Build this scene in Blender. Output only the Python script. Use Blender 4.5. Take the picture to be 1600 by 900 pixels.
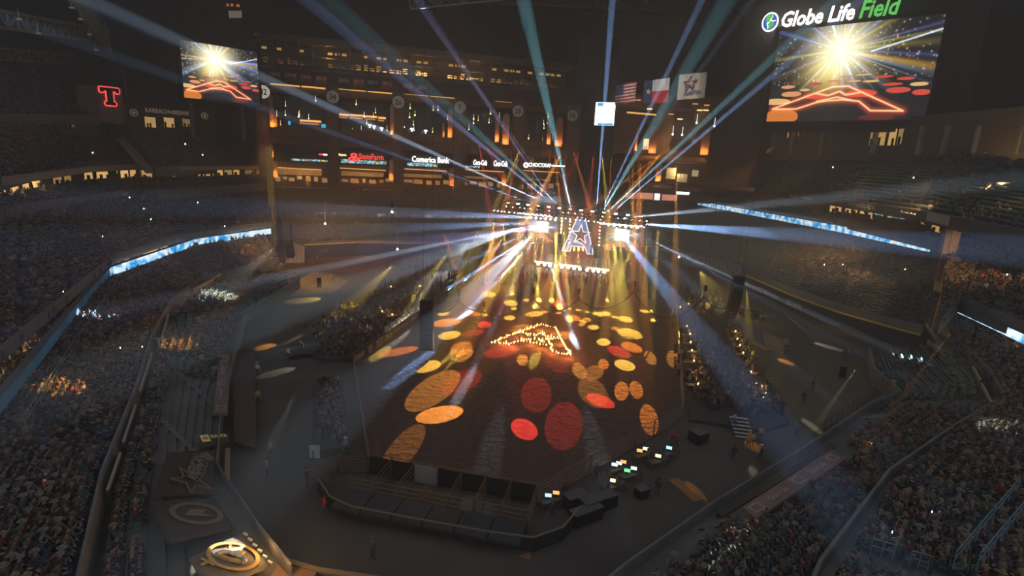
import bpy, bmesh, math, random
import numpy as np
from mathutils import Vector as V, Matrix
rnd = random.Random(7)
sc = bpy.context.scene
COL = sc.collection
for _o in list(bpy.data.objects):
    bpy.data.objects.remove(_o)

# ------------------------------------------------------------------ camera
FOC, CX, CY, EYE = 845.0, 800.0, 450.0, 26.0
_dn = V((624 - CX, 4126 - CY, FOC)).normalized()
_fw = (V((0, 0, 1)) - _dn.z * _dn).normalized()
_rt = _dn.cross(_fw)
cam = bpy.data.objects.new('camera', bpy.data.cameras.new('camera'))
COL.objects.link(cam)
cam.data.sensor_width = 36
cam.data.lens = FOC / 1600 * 36
cam.data.clip_end = 2000
_r = V((_rt.x, _fw.x, -_dn.x)); _d = V((_rt.y, _fw.y, -_dn.y)); _f = V((_rt.z, _fw.z, -_dn.z))
cam.matrix_world = Matrix(((_r.x, -_d.x, -_f.x, 0), (_r.y, -_d.y, -_f.y, 0), (_r.z, -_d.z, -_f.z, EYE), (0, 0, 0, 1)))
sc.camera = cam
EYEP = V((0, 0, EYE))

def ray(px, py):
    c = V((px - CX, py - CY, FOC))
    return V((c.dot(_rt), c.dot(_fw), -c.dot(_dn)))
def P(px, py, z=0.0):            # the point at height z that was measured at this place of the photograph
    r = ray(px, py)
    return EYEP + r * ((z - EYE) / r.z)
def PY(px, py, y):               # the point at distance y down the field
    r = ray(px, py)
    return EYEP + r * (y / r.y)
def pix(p):
    d = p - EYEP
    c = V((d.dot(_r), d.dot(_d), d.dot(_f)))
    return (CX + FOC * c.x / c.z, CY + FOC * c.y / c.z, c.z)

# ------------------------------------------------------------------ sky, exposure
world = bpy.data.worlds.new('night_sky')
sc.world = world
world.use_nodes = True
world.node_tree.nodes['Background'].inputs[0].default_value = (0.92, 0.98, 1.07, 1)
world.node_tree.nodes['Background'].inputs[1].default_value = 0.26
sc.view_settings.view_transform = 'Standard'
sc.view_settings.look = 'None'
sc.view_settings.gamma = 1
sc.view_settings.exposure = 0
sc.cycles.volume_bounces = 0
sc.cycles.use_adaptive_sampling = False
sc.cycles.max_bounces = 5
sc.cycles.diffuse_bounces = 3
sc.cycles.sample_clamp_indirect = 4

# ------------------------------------------------------------------ show lighting
def spot(loc, target, deg, power, color, blend=0.2, size=0.12, name='stage_beam'):
    l = bpy.data.lights.new(name, 'SPOT')
    l.energy = power; l.color = color; l.spot_size = math.radians(deg)
    l.spot_blend = blend; l.shadow_soft_size = size
    o = bpy.data.objects.new(name, l)
    COL.objects.link(o)
    o.location = loc
    o.rotation_euler = (V(target) - V(loc)).to_track_quat('-Z', 'Y').to_euler()
    return o
def lamp(loc, power, color, size=0.3, name='lamp'):
    l = bpy.data.lights.new(name, 'POINT')
    l.energy = power; l.color = color; l.shadow_soft_size = size
    o = bpy.data.objects.new(name, l); COL.objects.link(o); o.location = loc
    return o

BLUE = (0.30, 0.52, 1.0); ICE = (0.62, 0.80, 1.0); TEAL = (0.25, 0.72, 0.85); VIO = (0.45, 0.42, 1.0)
YEL = (1.0, 0.72, 0.10); AMB = (1.0, 0.42, 0.06); ORA = (1.0, 0.30, 0.035); RED = (1.0, 0.06, 0.045); WHT = (1.0, 0.93, 0.72)
YT = 141.0
# (origin px, a further point of the beam px, how far down the field that point is, degrees, strength, colour)
BEAMS = [
    ((862, 318), (480, 2), 128, 2.6, 5.0, BLUE), ((866, 319), (683, 43), 120, 2.0, 3.0, VIO),
    ((893, 330), (818, 0), 150, 4.6, 8, TEAL), ((932, 328), (957, 0), 135, 2.3, 14, BLUE),
    ((938, 332), (1097, 0), 135, 2.1, 10, BLUE), ((944, 336), (1225, 75), 120, 2.4, 7, TEAL),
    ((954, 334), (1172, 148), 120, 1.7, 11, BLUE), ((940, 334), (1010, 215), 130, 4.5, 2.6, TEAL),
    ((852, 316), (500, 162), 120, 2.0, 4, BLUE), ((875, 322), (640, 112), 150, 4.2, 3.4, TEAL),
    ((846, 314), (720, 258), 128, 1.6, 9, ICE), ((868, 322), (700, 180), 135, 1.6, 4, VIO),
    ((885, 330), (770, 170), 135, 1.4, 3.5, ICE), ((850, 324), (640, 250), 130, 1.5, 6, BLUE),
    ((872, 341), (430, 326), 62, 2.4, 5, BLUE), ((870, 347), (440, 364), 62, 2.4, 4, BLUE),
    ((878, 354), (440, 398), 64, 3.2, 2.2, VIO), ((850, 352), (560, 412), 62, 1.7, 2.4, VIO),
    ((962, 342), (1280, 312), 75, 2.2, 5, ICE), ((990, 349), (1310, 372), 72, 3.2, 8, BLUE),
    ((975, 338), (1150, 345), 80, 2.2, 7, BLUE),
    ((832, 368), (556, 622), 55, 3.0, 10, ICE), ((838, 362), (714, 498), 84, 2.2, 4, BLUE),
    ((842, 360), (735, 430), 100, 2.4, 13, BLUE), ((828, 362), (640, 452), 60, 1.6, 5, BLUE),
    ((846, 365), (765, 452), 105, 2.0, 10, ICE), ((822, 352), (700, 395), 70, 2.0, 5, ICE),
    ((910, 402), (1104, 765), 42, 2.9, 9, BLUE), ((958, 350), (1190, 640), 62, 2.3, 9, BLUE),
    ((972, 352), (1140, 505), 82, 2.0, 12, BLUE), ((985, 372), (1262, 520), 84, 2.0, 8, ICE),
    ((976, 352), (1180, 470), 92, 1.8, 10, BLUE), ((952, 350), (1050, 440), 100, 1.7, 9, ICE),
    ((848, 372), (878, 470), 100, 1.6, 6, ICE), ((914, 402), (985, 500), 90, 2.0, 9, BLUE),
    ((962, 372), (1002, 505), 90, 1.5, 6, ICE), ((960, 365), (935, 450), 112, 1.2, 5, ICE),
    ((955, 372), (1090, 470), 96, 1.4, 7, BLUE),
    ((836, 372), (775, 500), 88, 1.5, 2, ICE), ((948, 345), (1075, 402), 112, 1.5, 6, ICE),
    ((926, 336), (990, 250), 128, 1.3, 6, BLUE), ((870, 345), (770, 365), 118, 1.5, 8, ICE),
    ((845, 366), (800, 560), 78, 2.2, .35, ICE), ((868, 366), (905, 560), 78, 2.2, .35, ICE),
]
for a, b, yb, deg, k, c in BEAMS:
    o3 = PY(a[0], a[1], YT)
    up = b[1] < 300
    end = PY(b[0], b[1], yb) if b[1] < 420 else P(b[0], b[1], 10.5 if (b[0] < 700 or b[0] > 1095 or (b[1] >= 500 and b[0] > 950)) else 2.0)
    if not up: deg *= .72
    spot(o3, end, deg, k * (4000000 if up else 1700000 if b[1] < 420 else 1900000 if (b[0] > 1000 and b[1] < 560) else 800000 if b[0] > 1000 else 480000 if b[0] < 700 else 950000) / max(deg, 1.2) ** 0.4, c, 0.5, 0.08)
# yellow washes hanging under the stage truss: origin px, place on the ground px
for a, b, deg, k, c in [
    ((782, 330), (770, 405), 1.2, 3, ORA), ((790, 332), (778, 412), 1.0, 2, RED), ((797, 330), (822, 430), 1.6, 4, YEL),
    ((806, 333), (838, 452), 1.7, 5, YEL), ((814, 336), (800, 460), 1.8, 5, YEL), ((832, 342), (842, 470), 2.0, 7, YEL),
    ((838, 345), (790, 440), 2.0, 7, YEL), ((866, 346), (874, 480), 2.2, 7, YEL), ((872, 350), (862, 470), 2.0, 6, YEL),
    ((944, 352), (950, 470), 1.8, 5, YEL), ((950, 352), (965, 520), 1.8, 5, YEL), ((965, 355), (988, 470), 1.8, 5, YEL),
    ((976, 356), (992, 520), 1.9, 5, YEL), ((996, 356), (985, 412), 1.2, 6, YEL), ((1003, 353), (994, 388), 1.0, 6, YEL),
    ((970, 352), (1090, 490), 2.0, 6, YEL), ((845, 348), (740, 450), 1.8, 6, YEL), ((826, 340), (755, 420), 1.4, 5, AMB),
    ((852, 350), (836, 480), 1.8, 6, YEL), ((880, 352), (890, 500), 1.8, 5, YEL), ((968, 356), (1010, 500), 1.6, 4, YEL),
    ((842, 350), (705, 560), 2.0, 4.5, YEL), ((888, 352), (836, 560), 1.6, 3.5, YEL), ((955, 356), (972, 590), 1.7, 4, YEL)]:
    spot(PY(a[0], a[1], YT), P(b[0], b[1], 0), deg * .75, k * 620000, c, 0.4, 0.08, 'wash_beam')

def pool(cx, cy, a, b, rot, col, k, z=0.0, blend=0.04, name='gobo_spot', zmax=29.0, dirsign=1):
    """a spotlight whose pool of light has this size and slant on the plane z"""
    t = math.radians(rot)
    c = P(cx, cy, z)
    va = P(cx + a * math.cos(t), cy + a * math.sin(t), z) - c
    vb = P(cx - b * math.sin(t), cy + b * math.cos(t), z) - c
    u, s, _ = np.linalg.svd(np.array([[va.x, vb.x], [va.y, vb.y]]))
    el = math.asin(min(max(s[1] / s[0], 0.26), 0.98))
    d = V((u[0, 0], u[1, 0], 0))
    if d.y < 0: d = -d
    d *= dirsign
    lo, hi = 6.0, 150.0
    el = min(el, math.radians(40))
    if d.y < .55: d = (V((15, 142, 0)) - V((c.x, c.y, 0))).normalized(); el = max(el, math.radians(26))
    h = zmax if zmax < 20 else (13.0 if c.y > 78 else zmax)
    o = c + d * (h / math.tan(el)) + V((0, 0, h))
    dist = (o - c).length
    ang = 2 * math.degrees(math.atan(math.sqrt(s[0] * s[1] * math.sin(el)) / dist)) if False else 2 * math.degrees(math.atan(s[1] / dist))
    return spot(o, c, ang, k * dist * dist * 110, col, blend, 0.02, name)

SPOTS = [  # cx cy a b slant colour strength
    (680, 607, 46, 22, -33, AMB, 2.0), (722, 597, 34, 17, -25, RED, .9), (688, 648, 33, 13, -8, AMB, 4.5),
    (667, 573, 24, 7, -2, YEL, 4), (622, 550, 32, 6, -11, ORA, 3.6), (703, 524, 17, 5, 3, YEL, 4.2), (700, 504, 20, 6, -4, AMB, 4),
    (693, 491, 9, 3, -5, YEL, 4), (721, 545, 18, 11, -20, ORA, 2.6), (725, 556, 16, 8, -30, AMB, 3.2), (740, 521, 19, 5, -10, RED, 1.5),
    (757, 508, 11, 6, 0, RED, 3.2), (738, 490, 12, 4, 8, ORA, 3.4), (758, 492, 5, 3, 0, YEL, 4), (763, 460, 12, 3.2, 2, YEL, 4.5),
    (798, 474, 11, 5, 8, YEL, 4.5), (796, 497, 9, 4, 0, YEL, 4.5), (803, 483, 5, 2.4, 0, YEL, 4), (785, 549, 28, 9, -10, RED, 1.8),
    (815, 513, 18, 6, -5, AMB, 2.6), (816, 563, 9, 9, 0, AMB, 4), (835, 491, 13, 4, 0, YEL, 4.2), (850, 488, 5, 2.4, 0, AMB, 4),
    (841, 482, 4, 2, 0, AMB, 4), (822, 470, 5, 2, 0, YEL, 5), (874, 475, 11, 5, 0, RED, 4), (890, 483, 4, 2, 0, YEL, 4),
    (873, 490, 5, 2.2, 0, AMB, 4), (903, 485, 4, 2, 0, YEL, 5), (917, 488, 4, 2, 0, YEL, 5), (895, 497, 12, 4, 8, ORA, 3.5),
    (917, 500, 7, 3, 12, AMB, 4), (911, 503, 6, 3, 12, YEL, 4), (909, 508, 5, 3, 0, AMB, 4), (927, 512, 9, 4, 3, YEL, 4),
    (943, 491, 12, 4, 0, YEL, 5), (929, 490, 4, 2.4, 0, YEL, 5), (960, 496, 6, 3, 15, YEL, 5), (977, 499, 12, 4, 8, YEL, 4.5),
    (1007, 487, 7, 2.6, 8, YEL, 5), (1017, 487, 4, 2.2, 8, YEL, 5), (1020, 501, 5, 3, 10, YEL, 5), (983, 521, 22, 6, 2, YEL, 4.2),
    (962, 514, 6, 3, 15, AMB, 4), (943, 535, 11, 6, 4, YEL, 4.2), (987, 543, 18, 7, 18, ORA, 3.4), (967, 550, 20, 8, 20, RED, 2.4),
    (976, 571, 18, 5.6, 6, YEL, 4.2), (1016, 560, 11, 7, 50, AMB, 2.6), (886, 525, 12, 6, 18, AMB, 3.2), (870, 567, 21, 14, 35, RED, .55),
    (838, 615, 24, 30, 0, RED, .75), (881, 662, 30, 42, 10, RED, .75), (819, 671, 23, 16, 28, RED, 3.2), (905, 580, 15, 10, 55, AMB, 2.6),
    (928, 583, 16, 12, -20, AMB, 1.2), (943, 570, 9, 8, 40, ORA, 3.4), (926, 612, 30, 20, 45, AMB, .9), (938, 627, 22, 9, 16, RED, 3.2),
    (971, 612, 11, 15, 0, ORA, 3.4), (994, 610, 9, 13, -22, ORA, 3.2), (1014, 656, 12, 23, -14, ORA, 2.8), (1052, 562, 6, 9, -14, AMB, 2.0),
    (632, 700, 46, 20, -50, AMB, .95)]
for s in SPOTS:
    pool(*s)
_fl = PY(1035, 140, 165); spot(_fl + V((2, -30, -16)), _fl, 44, 26000, (1, .93, .84), .6, .3, 'added_flag_spot')  # added lamp that brightens the flags, no fixture behind it
spot((25, 62, 60), (78, 140, 9), 44, 70000, (1, .85, .65), .9, .5, 'added_stand_fill')  # added fill for the dark right-field stand
spot((-30, 118, 84), (-36, 192, 52), 58, 24000, (1, .9, .8), .7, .5, 'added_facade_fill')  # added fill so the fascia and its banners show
# stray pools of light on the stands and the concourse
for cx, cy, a, b, rot, col, k, z in [
    (485, 468, 22, 4, -5, YEL, 1.6, 0), (440, 580, 30, 5, -14, WHT, .5, 0), (455, 572, 26, 3, -16, YEL, 1.2, 0), (418, 541, 17, 4, -12, AMB, 1.4, 0),
    (1288, 540, 24, 2.6, 16, WHT, .9, 0), (1266, 664, 26, 4.5, 36, WHT, .6, 0), (1178, 738, 14, 6, 50, WHT, .35, 0), (1226, 565, 13, 3.4, 16, AMB, 1.6, 0),
    (346, 866, 44, 22, -30, WHT, 1.3, 2.2), (345, 461, 32, 7, 2, WHT, 3.0, 3.2), (1427, 586, 30, 11, 8, WHT, 2.4, 3.2), (108, 596, 84, 12, 3, AMB, 2.2, 7.2),
    (280, 536, 40, 9, 3, AMB, 2.2, 3.8), (1562, 668, 46, 9, 14, WHT, 1.0, 6.5), (1150, 840, 34, 18, -36, WHT, 1.3, 3.0), (1338, 716, 18, 9, -30, AMB, 2.4, 3.0),
    (520, 640, 14, 42, 6, WHT, .35, 1.2), (1085, 765, 24, 6, 42, AMB, .5, 0), (1176, 696, 16, 7, 0, AMB, .5, 0)]:
    pool(cx, cy, a, b, rot, col, k * (.8 if z else .9), z, 0.15, 'aisle_spot', 7.0 if z else 3.0, 1)
spot((-6, 44, 58), (-5, 38, 0), 9, 9000, AMB, .5, .3, 'gate_spot')
for px, py, z, k, c in [(470, 365, 10, 13, AMB), (520, 345, 9, 5, AMB), (300, 340, 15, 1.2, AMB), (1290, 245, 32, 16, AMB), (1420, 250, 32, 16, AMB), (1360, 246, 32, 10, AMB),
                        (1270, 390, 9, 5, AMB), (1340, 410, 9, 7, AMB), (1430, 420, 9, 8, AMB), (1560, 440, 12, 7, AMB), (640, 350, 8, 1.2, AMB), (740, 350, 8, 1.2, AMB), (560, 350, 8, 2, AMB)]:
    c3 = P(px, py, z) if abs(z - 26) > 5 and z < 26 else PY(px, py, 190)
    spot(c3 + V((0, -16, 18)), c3, 72, k * 3600, (1, .55, .2), 1.0, .6, 'added_crowd_fill')  # added fill in front of the crowds, hung on nothing
# ------------------------------------------------------------------ materials
MATS = {}
def mat(name, c, rough=0.8, emit=0.0, ec=None, noise=0.0, scale=2.0, bump=0.0, metal=0.0, c2=None):
    if name in MATS: return MATS[name]
    m = bpy.data.materials.new(name); m.use_nodes = True
    nt = m.node_tree; b = nt.nodes['Principled BSDF']
    b.inputs['Base Color'].default_value = (*c, 1); b.inputs['Roughness'].default_value = rough
    b.inputs['Metallic'].default_value = metal
    if emit:
        b.inputs['Emission Color'].default_value = (*(ec or c), 1); b.inputs['Emission Strength'].default_value = emit
        m.cycles.emission_sampling = 'NONE'
    if noise or bump:
        tc = nt.nodes.new('ShaderNodeTexCoord'); n = nt.nodes.new('ShaderNodeTexNoise')
        n.inputs['Scale'].default_value = scale; n.inputs['Detail'].default_value = 6
        nt.links.new(tc.outputs['Object'], n.inputs['Vector'])
        if noise:
            r = nt.nodes.new('ShaderNodeValToRGB')
            d = c2 or tuple(x * (1 - noise) for x in c)
            r.color_ramp.elements[0].position = .35; r.color_ramp.elements[1].position = .65
            r.color_ramp.elements[0].color = (*d, 1); r.color_ramp.elements[1].color = (*c, 1)
            nt.links.new(n.outputs['Fac'], r.inputs[0]); nt.links.new(r.outputs[0], b.inputs['Base Color'])
        if bump:
            bp = nt.nodes.new('ShaderNodeBump'); bp.inputs['Strength'].default_value = bump; bp.inputs['Distance'].default_value = .3
            nt.links.new(n.outputs['Fac'], bp.inputs['Height']); nt.links.new(bp.outputs[0], b.inputs['Normal'])
    MATS[name] = m
    return m
def attr_mat(name, rough=.8, emit=0.0, attr='Col'):
    m = bpy.data.materials.new(name); m.use_nodes = True; nt = m.node_tree; b = nt.nodes['Principled BSDF']
    a = nt.nodes.new('ShaderNodeAttribute'); a.attribute_name = attr
    nt.links.new(a.outputs['Color'], b.inputs['Base Color']); b.inputs['Roughness'].default_value = rough
    if emit:
        nt.links.new(a.outputs['Color'], b.inputs['Emission Color']); b.inputs['Emission Strength'].default_value = emit
    MATS[name] = m
    return m
def objcol_mat(name, rough=.8):
    m = bpy.data.materials.new(name); m.use_nodes = True; nt = m.node_tree; b = nt.nodes['Principled BSDF']
    a = nt.nodes.new('ShaderNodeObjectInfo')
    nt.links.new(a.outputs['Color'], b.inputs['Base Color']); b.inputs['Roughness'].default_value = rough
    MATS[name] = m
    return m
CONC = mat('grey_concrete', (.22, .215, .21), .9, noise=.25, scale=.6)
DCONC = mat('dark_concrete', (.17, .165, .16), .9, noise=.25, scale=.4)
BEIGE = mat('beige_precast', (.42, .36, .29), .9, noise=.2, scale=.8)
BRICK = mat('brown_brick', (.20, .13, .10), .9, noise=.3, scale=1.5)
STEEL = mat('dark_steel', (.13, .13, .14), .6, metal=.3)
BLACK = mat('black_paint', (.018, .018, .02), .7)
RAIL = mat('galvanised_pipe', (.26, .25, .24), .5, metal=.5)
GOLD = mat('yellow_paint', (.75, .52, .1), .7)
WHITE = mat('white_paint', (.75, .74, .70), .7)
GREEN = mat('green_seat_plastic', (.10, .14, .12), .6)
DGLASS = mat('dark_glass', (.05, .055, .06), .15)
WARM = mat('warm_lit_room', (.6, .4, .2), .8, emit=1.0, ec=(1.0, .55, .16), noise=.3, scale=.9)
def lit(name, c, e): return mat(name, c, .6, emit=e, ec=c)
LWHITE = lit('white_sign_light', (1, .97, .88), 3.4)
LRED = lit('red_sign_light', (1, .07, .06), 1.8)
LGREEN = lit('green_sign_light', (.13, .62, .12), 1.1)
LBLUE = lit('blue_sign_light', (.07, .2, .75), .8)
LAMB = lit('amber_cove_light', (1, .50, .11), 1.1)
LYEL = lit('yellow_lamp_light', (1, .72, .25), 3.5)
LENS = lit('white_lamp_lens', (1, .96, .85), 20)
LENSB = lit('ice_lamp_lens', (.7, .85, 1), 20)
CYAN = lit('cyan_screen_light', (.08, .52, .9), 1.0)

# ------------------------------------------------------------------ mesh helpers
class MB:
    def __init__(s): s.v = []; s.f = []; s.m = []
    def add(s, vs, fs, mi=0):
        n = len(s.v); s.v += [V(v) for v in vs]; s.f += [tuple(i + n for i in f) for f in fs]; s.m += [mi] * len(fs); return s
    def box(s, c, size, M=None, mi=0):
        x, y, z = (k / 2 for k in size)
        vs = [V((a * x, b * y, d * z)) for a in (-1, 1) for b in (-1, 1) for d in (-1, 1)]
        if M is not None: vs = [M @ v for v in vs]
        c = V(c)
        return s.add([v + c for v in vs], [(0, 1, 3, 2), (4, 6, 7, 5), (0, 4, 5, 1), (2, 3, 7, 6), (0, 2, 6, 4), (1, 5, 7, 3)], mi)
    def beam(s, p, q, w, h=None, mi=0, up=V((0, 0, 1))):
        p, q = V(p), V(q); d = q - p
        if d.length < 1e-6: return s
        x = d.normalized(); up = V((0, 1, 0)) if abs(x.dot(up)) > .98 else up
        y = up.cross(x).normalized(); z = x.cross(y)
        return s.box((p + q) / 2, (d.length, w, h or w), Matrix((x, y, z)).transposed(), mi)
    def tube(s, p, q, r, n=6, r2=None, mi=0, cap=True):
        p, q = V(p), V(q); x = (q - p).normalized()
        a = x.orthogonal().normalized(); b = x.cross(a); r2 = r if r2 is None else r2
        vs = []
        for k in range(n):
            t = 2 * math.pi * k / n; o = a * math.cos(t) + b * math.sin(t)
            vs += [p + o * r, q + o * r2]
        fs = [(2 * k, 2 * ((k + 1) % n), 2 * ((k + 1) % n) + 1, 2 * k + 1) for k in range(n)]
        if cap: fs += [tuple(2 * k for k in reversed(range(n))), tuple(2 * k + 1 for k in range(n))]
        return s.add(vs, fs, mi)
    def path(s, pts, r, n=6, mi=0):
        for a, b in zip(pts, pts[1:]): s.tube(a, b, r, n, mi=mi)
        return s
    def quad(s, a, b, c, d, mi=0): return s.add([a, b, c, d], [(0, 1, 2, 3)], mi)
    def slab(s, poly, z0, z1, mi=0):
        n = len(poly)
        vs = [V((p[0], p[1], z0)) for p in poly] + [V((p[0], p[1], z1)) for p in poly]
        return s.add(vs, [tuple(reversed(range(n))), tuple(range(n, 2 * n))] + [(k, (k + 1) % n, (k + 1) % n + n, k + n) for k in range(n)], mi)
    def prism(s, pts, nrm, t, mi=0):      # flat outline given thickness along nrm
        n = len(pts); pts = [V(p) for p in pts]; o = V(nrm) * t
        return s.add(pts + [p + o for p in pts], [tuple(reversed(range(n))), tuple(range(n, 2 * n))] + [(k, (k + 1) % n, (k + 1) % n + n, k + n) for k in range(n)], mi)
    def disc(s, c, x, y, r, t=.1, n=20, mi=0):
        x, y = V(x), V(y)
        pts = [V(c) + x * (r * math.cos(2 * math.pi * k / n)) + y * (r * math.sin(2 * math.pi * k / n)) for k in range(n)]
        return s.prism(pts, x.cross(y).normalized(), t, mi)
    def ring(s, c, x, y, r0, r1, t=.06, n=28, mi=0):
        c, x, y = V(c), V(x), V(y); z = x.cross(y).normalized() * t
        vs = []
        for k in range(n):
            o = x * math.cos(2 * math.pi * k / n) + y * math.sin(2 * math.pi * k / n)
            vs += [c + o * r0, c + o * r1, c + o * r0 + z, c + o * r1 + z]
        fs = []
        for k in range(n):
            a, b = 4 * k, 4 * ((k + 1) % n)
            fs += [(a + 2, a + 3, b + 3, b + 2), (a + 1, b + 1, b + 3, a + 3), (a, a + 2, b + 2, b)]
        return s.add(vs, fs, mi)
    def ball(s, c, r, mi=0, sx=1, sy=1, sz=1):
        vs = []; fs = []
        for i in range(1, 5):
            for k in range(8):
                t, p = math.pi * i / 5, 2 * math.pi * k / 8
                vs.append(V((r * sx * math.sin(t) * math.cos(p), r * sy * math.sin(t) * math.sin(p), r * sz * math.cos(t))) + V(c))
        for i in range(3):
            for k in range(8): fs.append((i * 8 + k, (i + 1) * 8 + k, (i + 1) * 8 + (k + 1) % 8, i * 8 + (k + 1) % 8))
        vs += [V(c) + V((0, 0, r * sz)), V(c) - V((0, 0, r * sz))]
        for k in range(8): fs += [(32, k, (k + 1) % 8), (33, 24 + (k + 1) % 8, 24 + k)]
        return s.add(vs, fs, mi)
    def mesh(s, name, mats, origin=(0, 0, 0)):
        o = V(origin); me = bpy.data.meshes.new(name)
        me.from_pydata([tuple(v - o) for v in s.v], [], s.f)
        for m in (mats if isinstance(mats, (list, tuple)) else [mats]): me.materials.append(m)
        me.polygons.foreach_set('material_index', s.m); me.update()
        return me
    def build(s, name, mats, parent=None, at=None):
        """vertices were given in world space; the object sits at AT (default: foot of its own bounding box)"""
        if at is None:
            if parent is not None: at = wpos(parent)
            else:
                xs = [v.x for v in s.v]; ys = [v.y for v in s.v]; zs = [v.z for v in s.v]
                at = V(((min(xs) + max(xs)) / 2, (min(ys) + max(ys)) / 2, min(zs)))
        return link(name, s.mesh(name, mats, at), parent, at)
def wpos(o):
    p = V(o.location)
    while o.parent is not None: o = o.parent; p += V(o.location)
    return p
def link(name, data, parent=None, at=(0, 0, 0)):
    o = bpy.data.objects.new(name, data); COL.objects.link(o)
    o.location = V(at)
    if parent is not None:
        o.location = V(at) - wpos(parent); o.parent = parent
    return o
def empty(name, at=(0, 0, 0), rz=0.0):
    o = bpy.data.objects.new(name, None); COL.objects.link(o); o.location = V(at); o.rotation_euler.z = rz
    return o
def tag(o, label=None, cat=None, group=None, kind=None):
    if label: o['label'] = label
    if cat: o['category'] = cat
    if group: o['group'] = group
    if kind: o['kind'] = kind
    return o
_ONES = 'first second third fourth fifth sixth seventh eighth ninth tenth eleventh twelfth thirteenth fourteenth fifteenth sixteenth seventeenth eighteenth nineteenth'.split()
def nth(k):
    """ordinal word of a zero-based index"""
    k += 1
    if k < 20: return _ONES[k - 1]
    t, o = divmod(k, 10)
    return ('twentieth thirtieth fortieth fiftieth'.split()[t - 2]) if o == 0 else 'twenty thirty forty fifty'.split()[t - 2] + '-' + _ONES[o - 1]
KIDS = {}
def kids(o):
    return [c for c in COL.objects if c.parent is o]
def copy_tree(o, ks=None):
    """copies of a thing, its parts and sub-parts; mesh data shared. ks: cached (child, [grandchildren])"""
    r = o.copy(); COL.objects.link(r)
    for c, gs in ks:
        d = c.copy(); COL.objects.link(d); d.parent = r
        for g in gs:
            e = g.copy(); COL.objects.link(e); e.parent = d
    return r
def tree(o): return [(c, kids(c)) for c in kids(o)]
def struct(mb, name, mats, label=None, parent=None):
    o = mb.build(name, mats, parent, at=None if parent else (0, 0, 0))
    if parent is None: tag(o, label, None, None, 'structure')
    return o
_TXT = {}
def text_mesh(body, shear=0.0, bold=0.0):
    key = (body, shear, bold)
    if key not in _TXT:
        cu = bpy.data.curves.new('txt', 'FONT'); cu.body = body; cu.align_x = 'CENTER'; cu.align_y = 'CENTER'
        cu.extrude = .02; cu.shear = shear; cu.offset = bold; cu.resolution_u = 2
        ob = bpy.data.objects.new('txt', cu); COL.objects.link(ob)
        dg = bpy.context.evaluated_depsgraph_get()
        me = bpy.data.meshes.new_from_object(ob.evaluated_get(dg))
        bpy.data.objects.remove(ob)
        n = len(me.vertices); a = np.empty(n * 3); me.vertices.foreach_get('co', a); a = a.reshape(-1, 3)
        _TXT[key] = (a, [tuple(p.vertices) for p in me.polygons])
        bpy.data.meshes.remove(me)
    return _TXT[key]
def lettering(body, c, x, y, w, h, m, parent=None, name='lettering', shear=0.0, bold=0.0, t=.08, mb=None, mi=0):
    """writing that fills a w by h box centred at c; x runs along the line, y up"""
    a, fs = text_mesh(body, shear, bold)
    mn, mx = a.min(0), a.max(0); x, y = V(x).normalized(), V(y).normalized(); z = x.cross(y)
    vs = []
    for p in a:
        u = ((p[0] - mn[0]) / (mx[0] - mn[0]) - .5) * w; v = ((p[1] - mn[1]) / (mx[1] - mn[1]) - .5) * h
        vs.append(V(c) + x * u + y * v + z * (t if p[2] > 0 else 0))
    if mb is not None: mb.add(vs, fs, mi); return None
    b = MB(); b.add(vs, fs)
    return b.build(name, m, parent)
def star_pts(c, x, y, r, k=.382, n=5, rot=math.pi / 2):
    return [V(c) + V(x) * (rr * math.cos(a)) + V(y) * (rr * math.sin(a))
            for i in range(2 * n) for rr, a in [((r if i % 2 == 0 else r * k), rot + math.pi * i / n)]]

class Plane:
    """an upright face of a building running from ground point a to ground point b; photographed points are found on it"""
    def __init__(s, a, b):
        s.a = V((a[0], a[1], 0)); s.x = (V((b[0], b[1], 0)) - s.a).normalized(); s.z = V((0, 0, 1)); s.n = s.x.cross(s.z)
        if s.n.dot(EYEP - s.a) < 0: s.n = -s.n
    def at(s, px, py):
        r = ray(px, py); t = (s.a - EYEP).dot(s.n) / r.dot(s.n)
        p = EYEP + r * t
        return ((p - s.a).dot(s.x), p.z)
    def w(s, u, z, d=0.0): return s.a + s.x * u + s.n * d + V((0, 0, z))
    def px(s, px, py, d=0.0):
        u, z = s.at(px, py); return s.w(u, z, d)
    def box(s, mb, u0, u1, z0, z1, d0, d1, mi=0):
        vs = [s.w(u, z, d) for u in (u0, u1) for d in (d0, d1) for z in (z0, z1)]
        return mb.add(vs, [(0, 1, 3, 2), (4, 6, 7, 5), (0, 4, 5, 1), (2, 3, 7, 6), (0, 2, 6, 4), (1, 5, 7, 3)], mi)
    def pbox(s, mb, x0, y0, x1, y1, d0, d1, mi=0):
        """box whose left end is centred at (x0, between) etc: px corners top-left, bottom-right"""
        ym = (y0 + y1) / 2
        u0, _ = s.at(x0, ym); u1, _ = s.at(x1, ym)
        xm = (x0 + x1) / 2
        _, z1 = s.at(xm, y0); _, z0 = s.at(xm, y1)
        return s.box(mb, min(u0, u1), max(u0, u1), z0, z1, d0, d1, mi)
def plerp(pts, t):
    """point at fraction t of the stations of a polyline"""
    n = len(pts) - 1; k = min(int(t * n), n - 1); f = t * n - k
    return V(pts[k]).lerp(V(pts[k + 1]), f)
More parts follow.
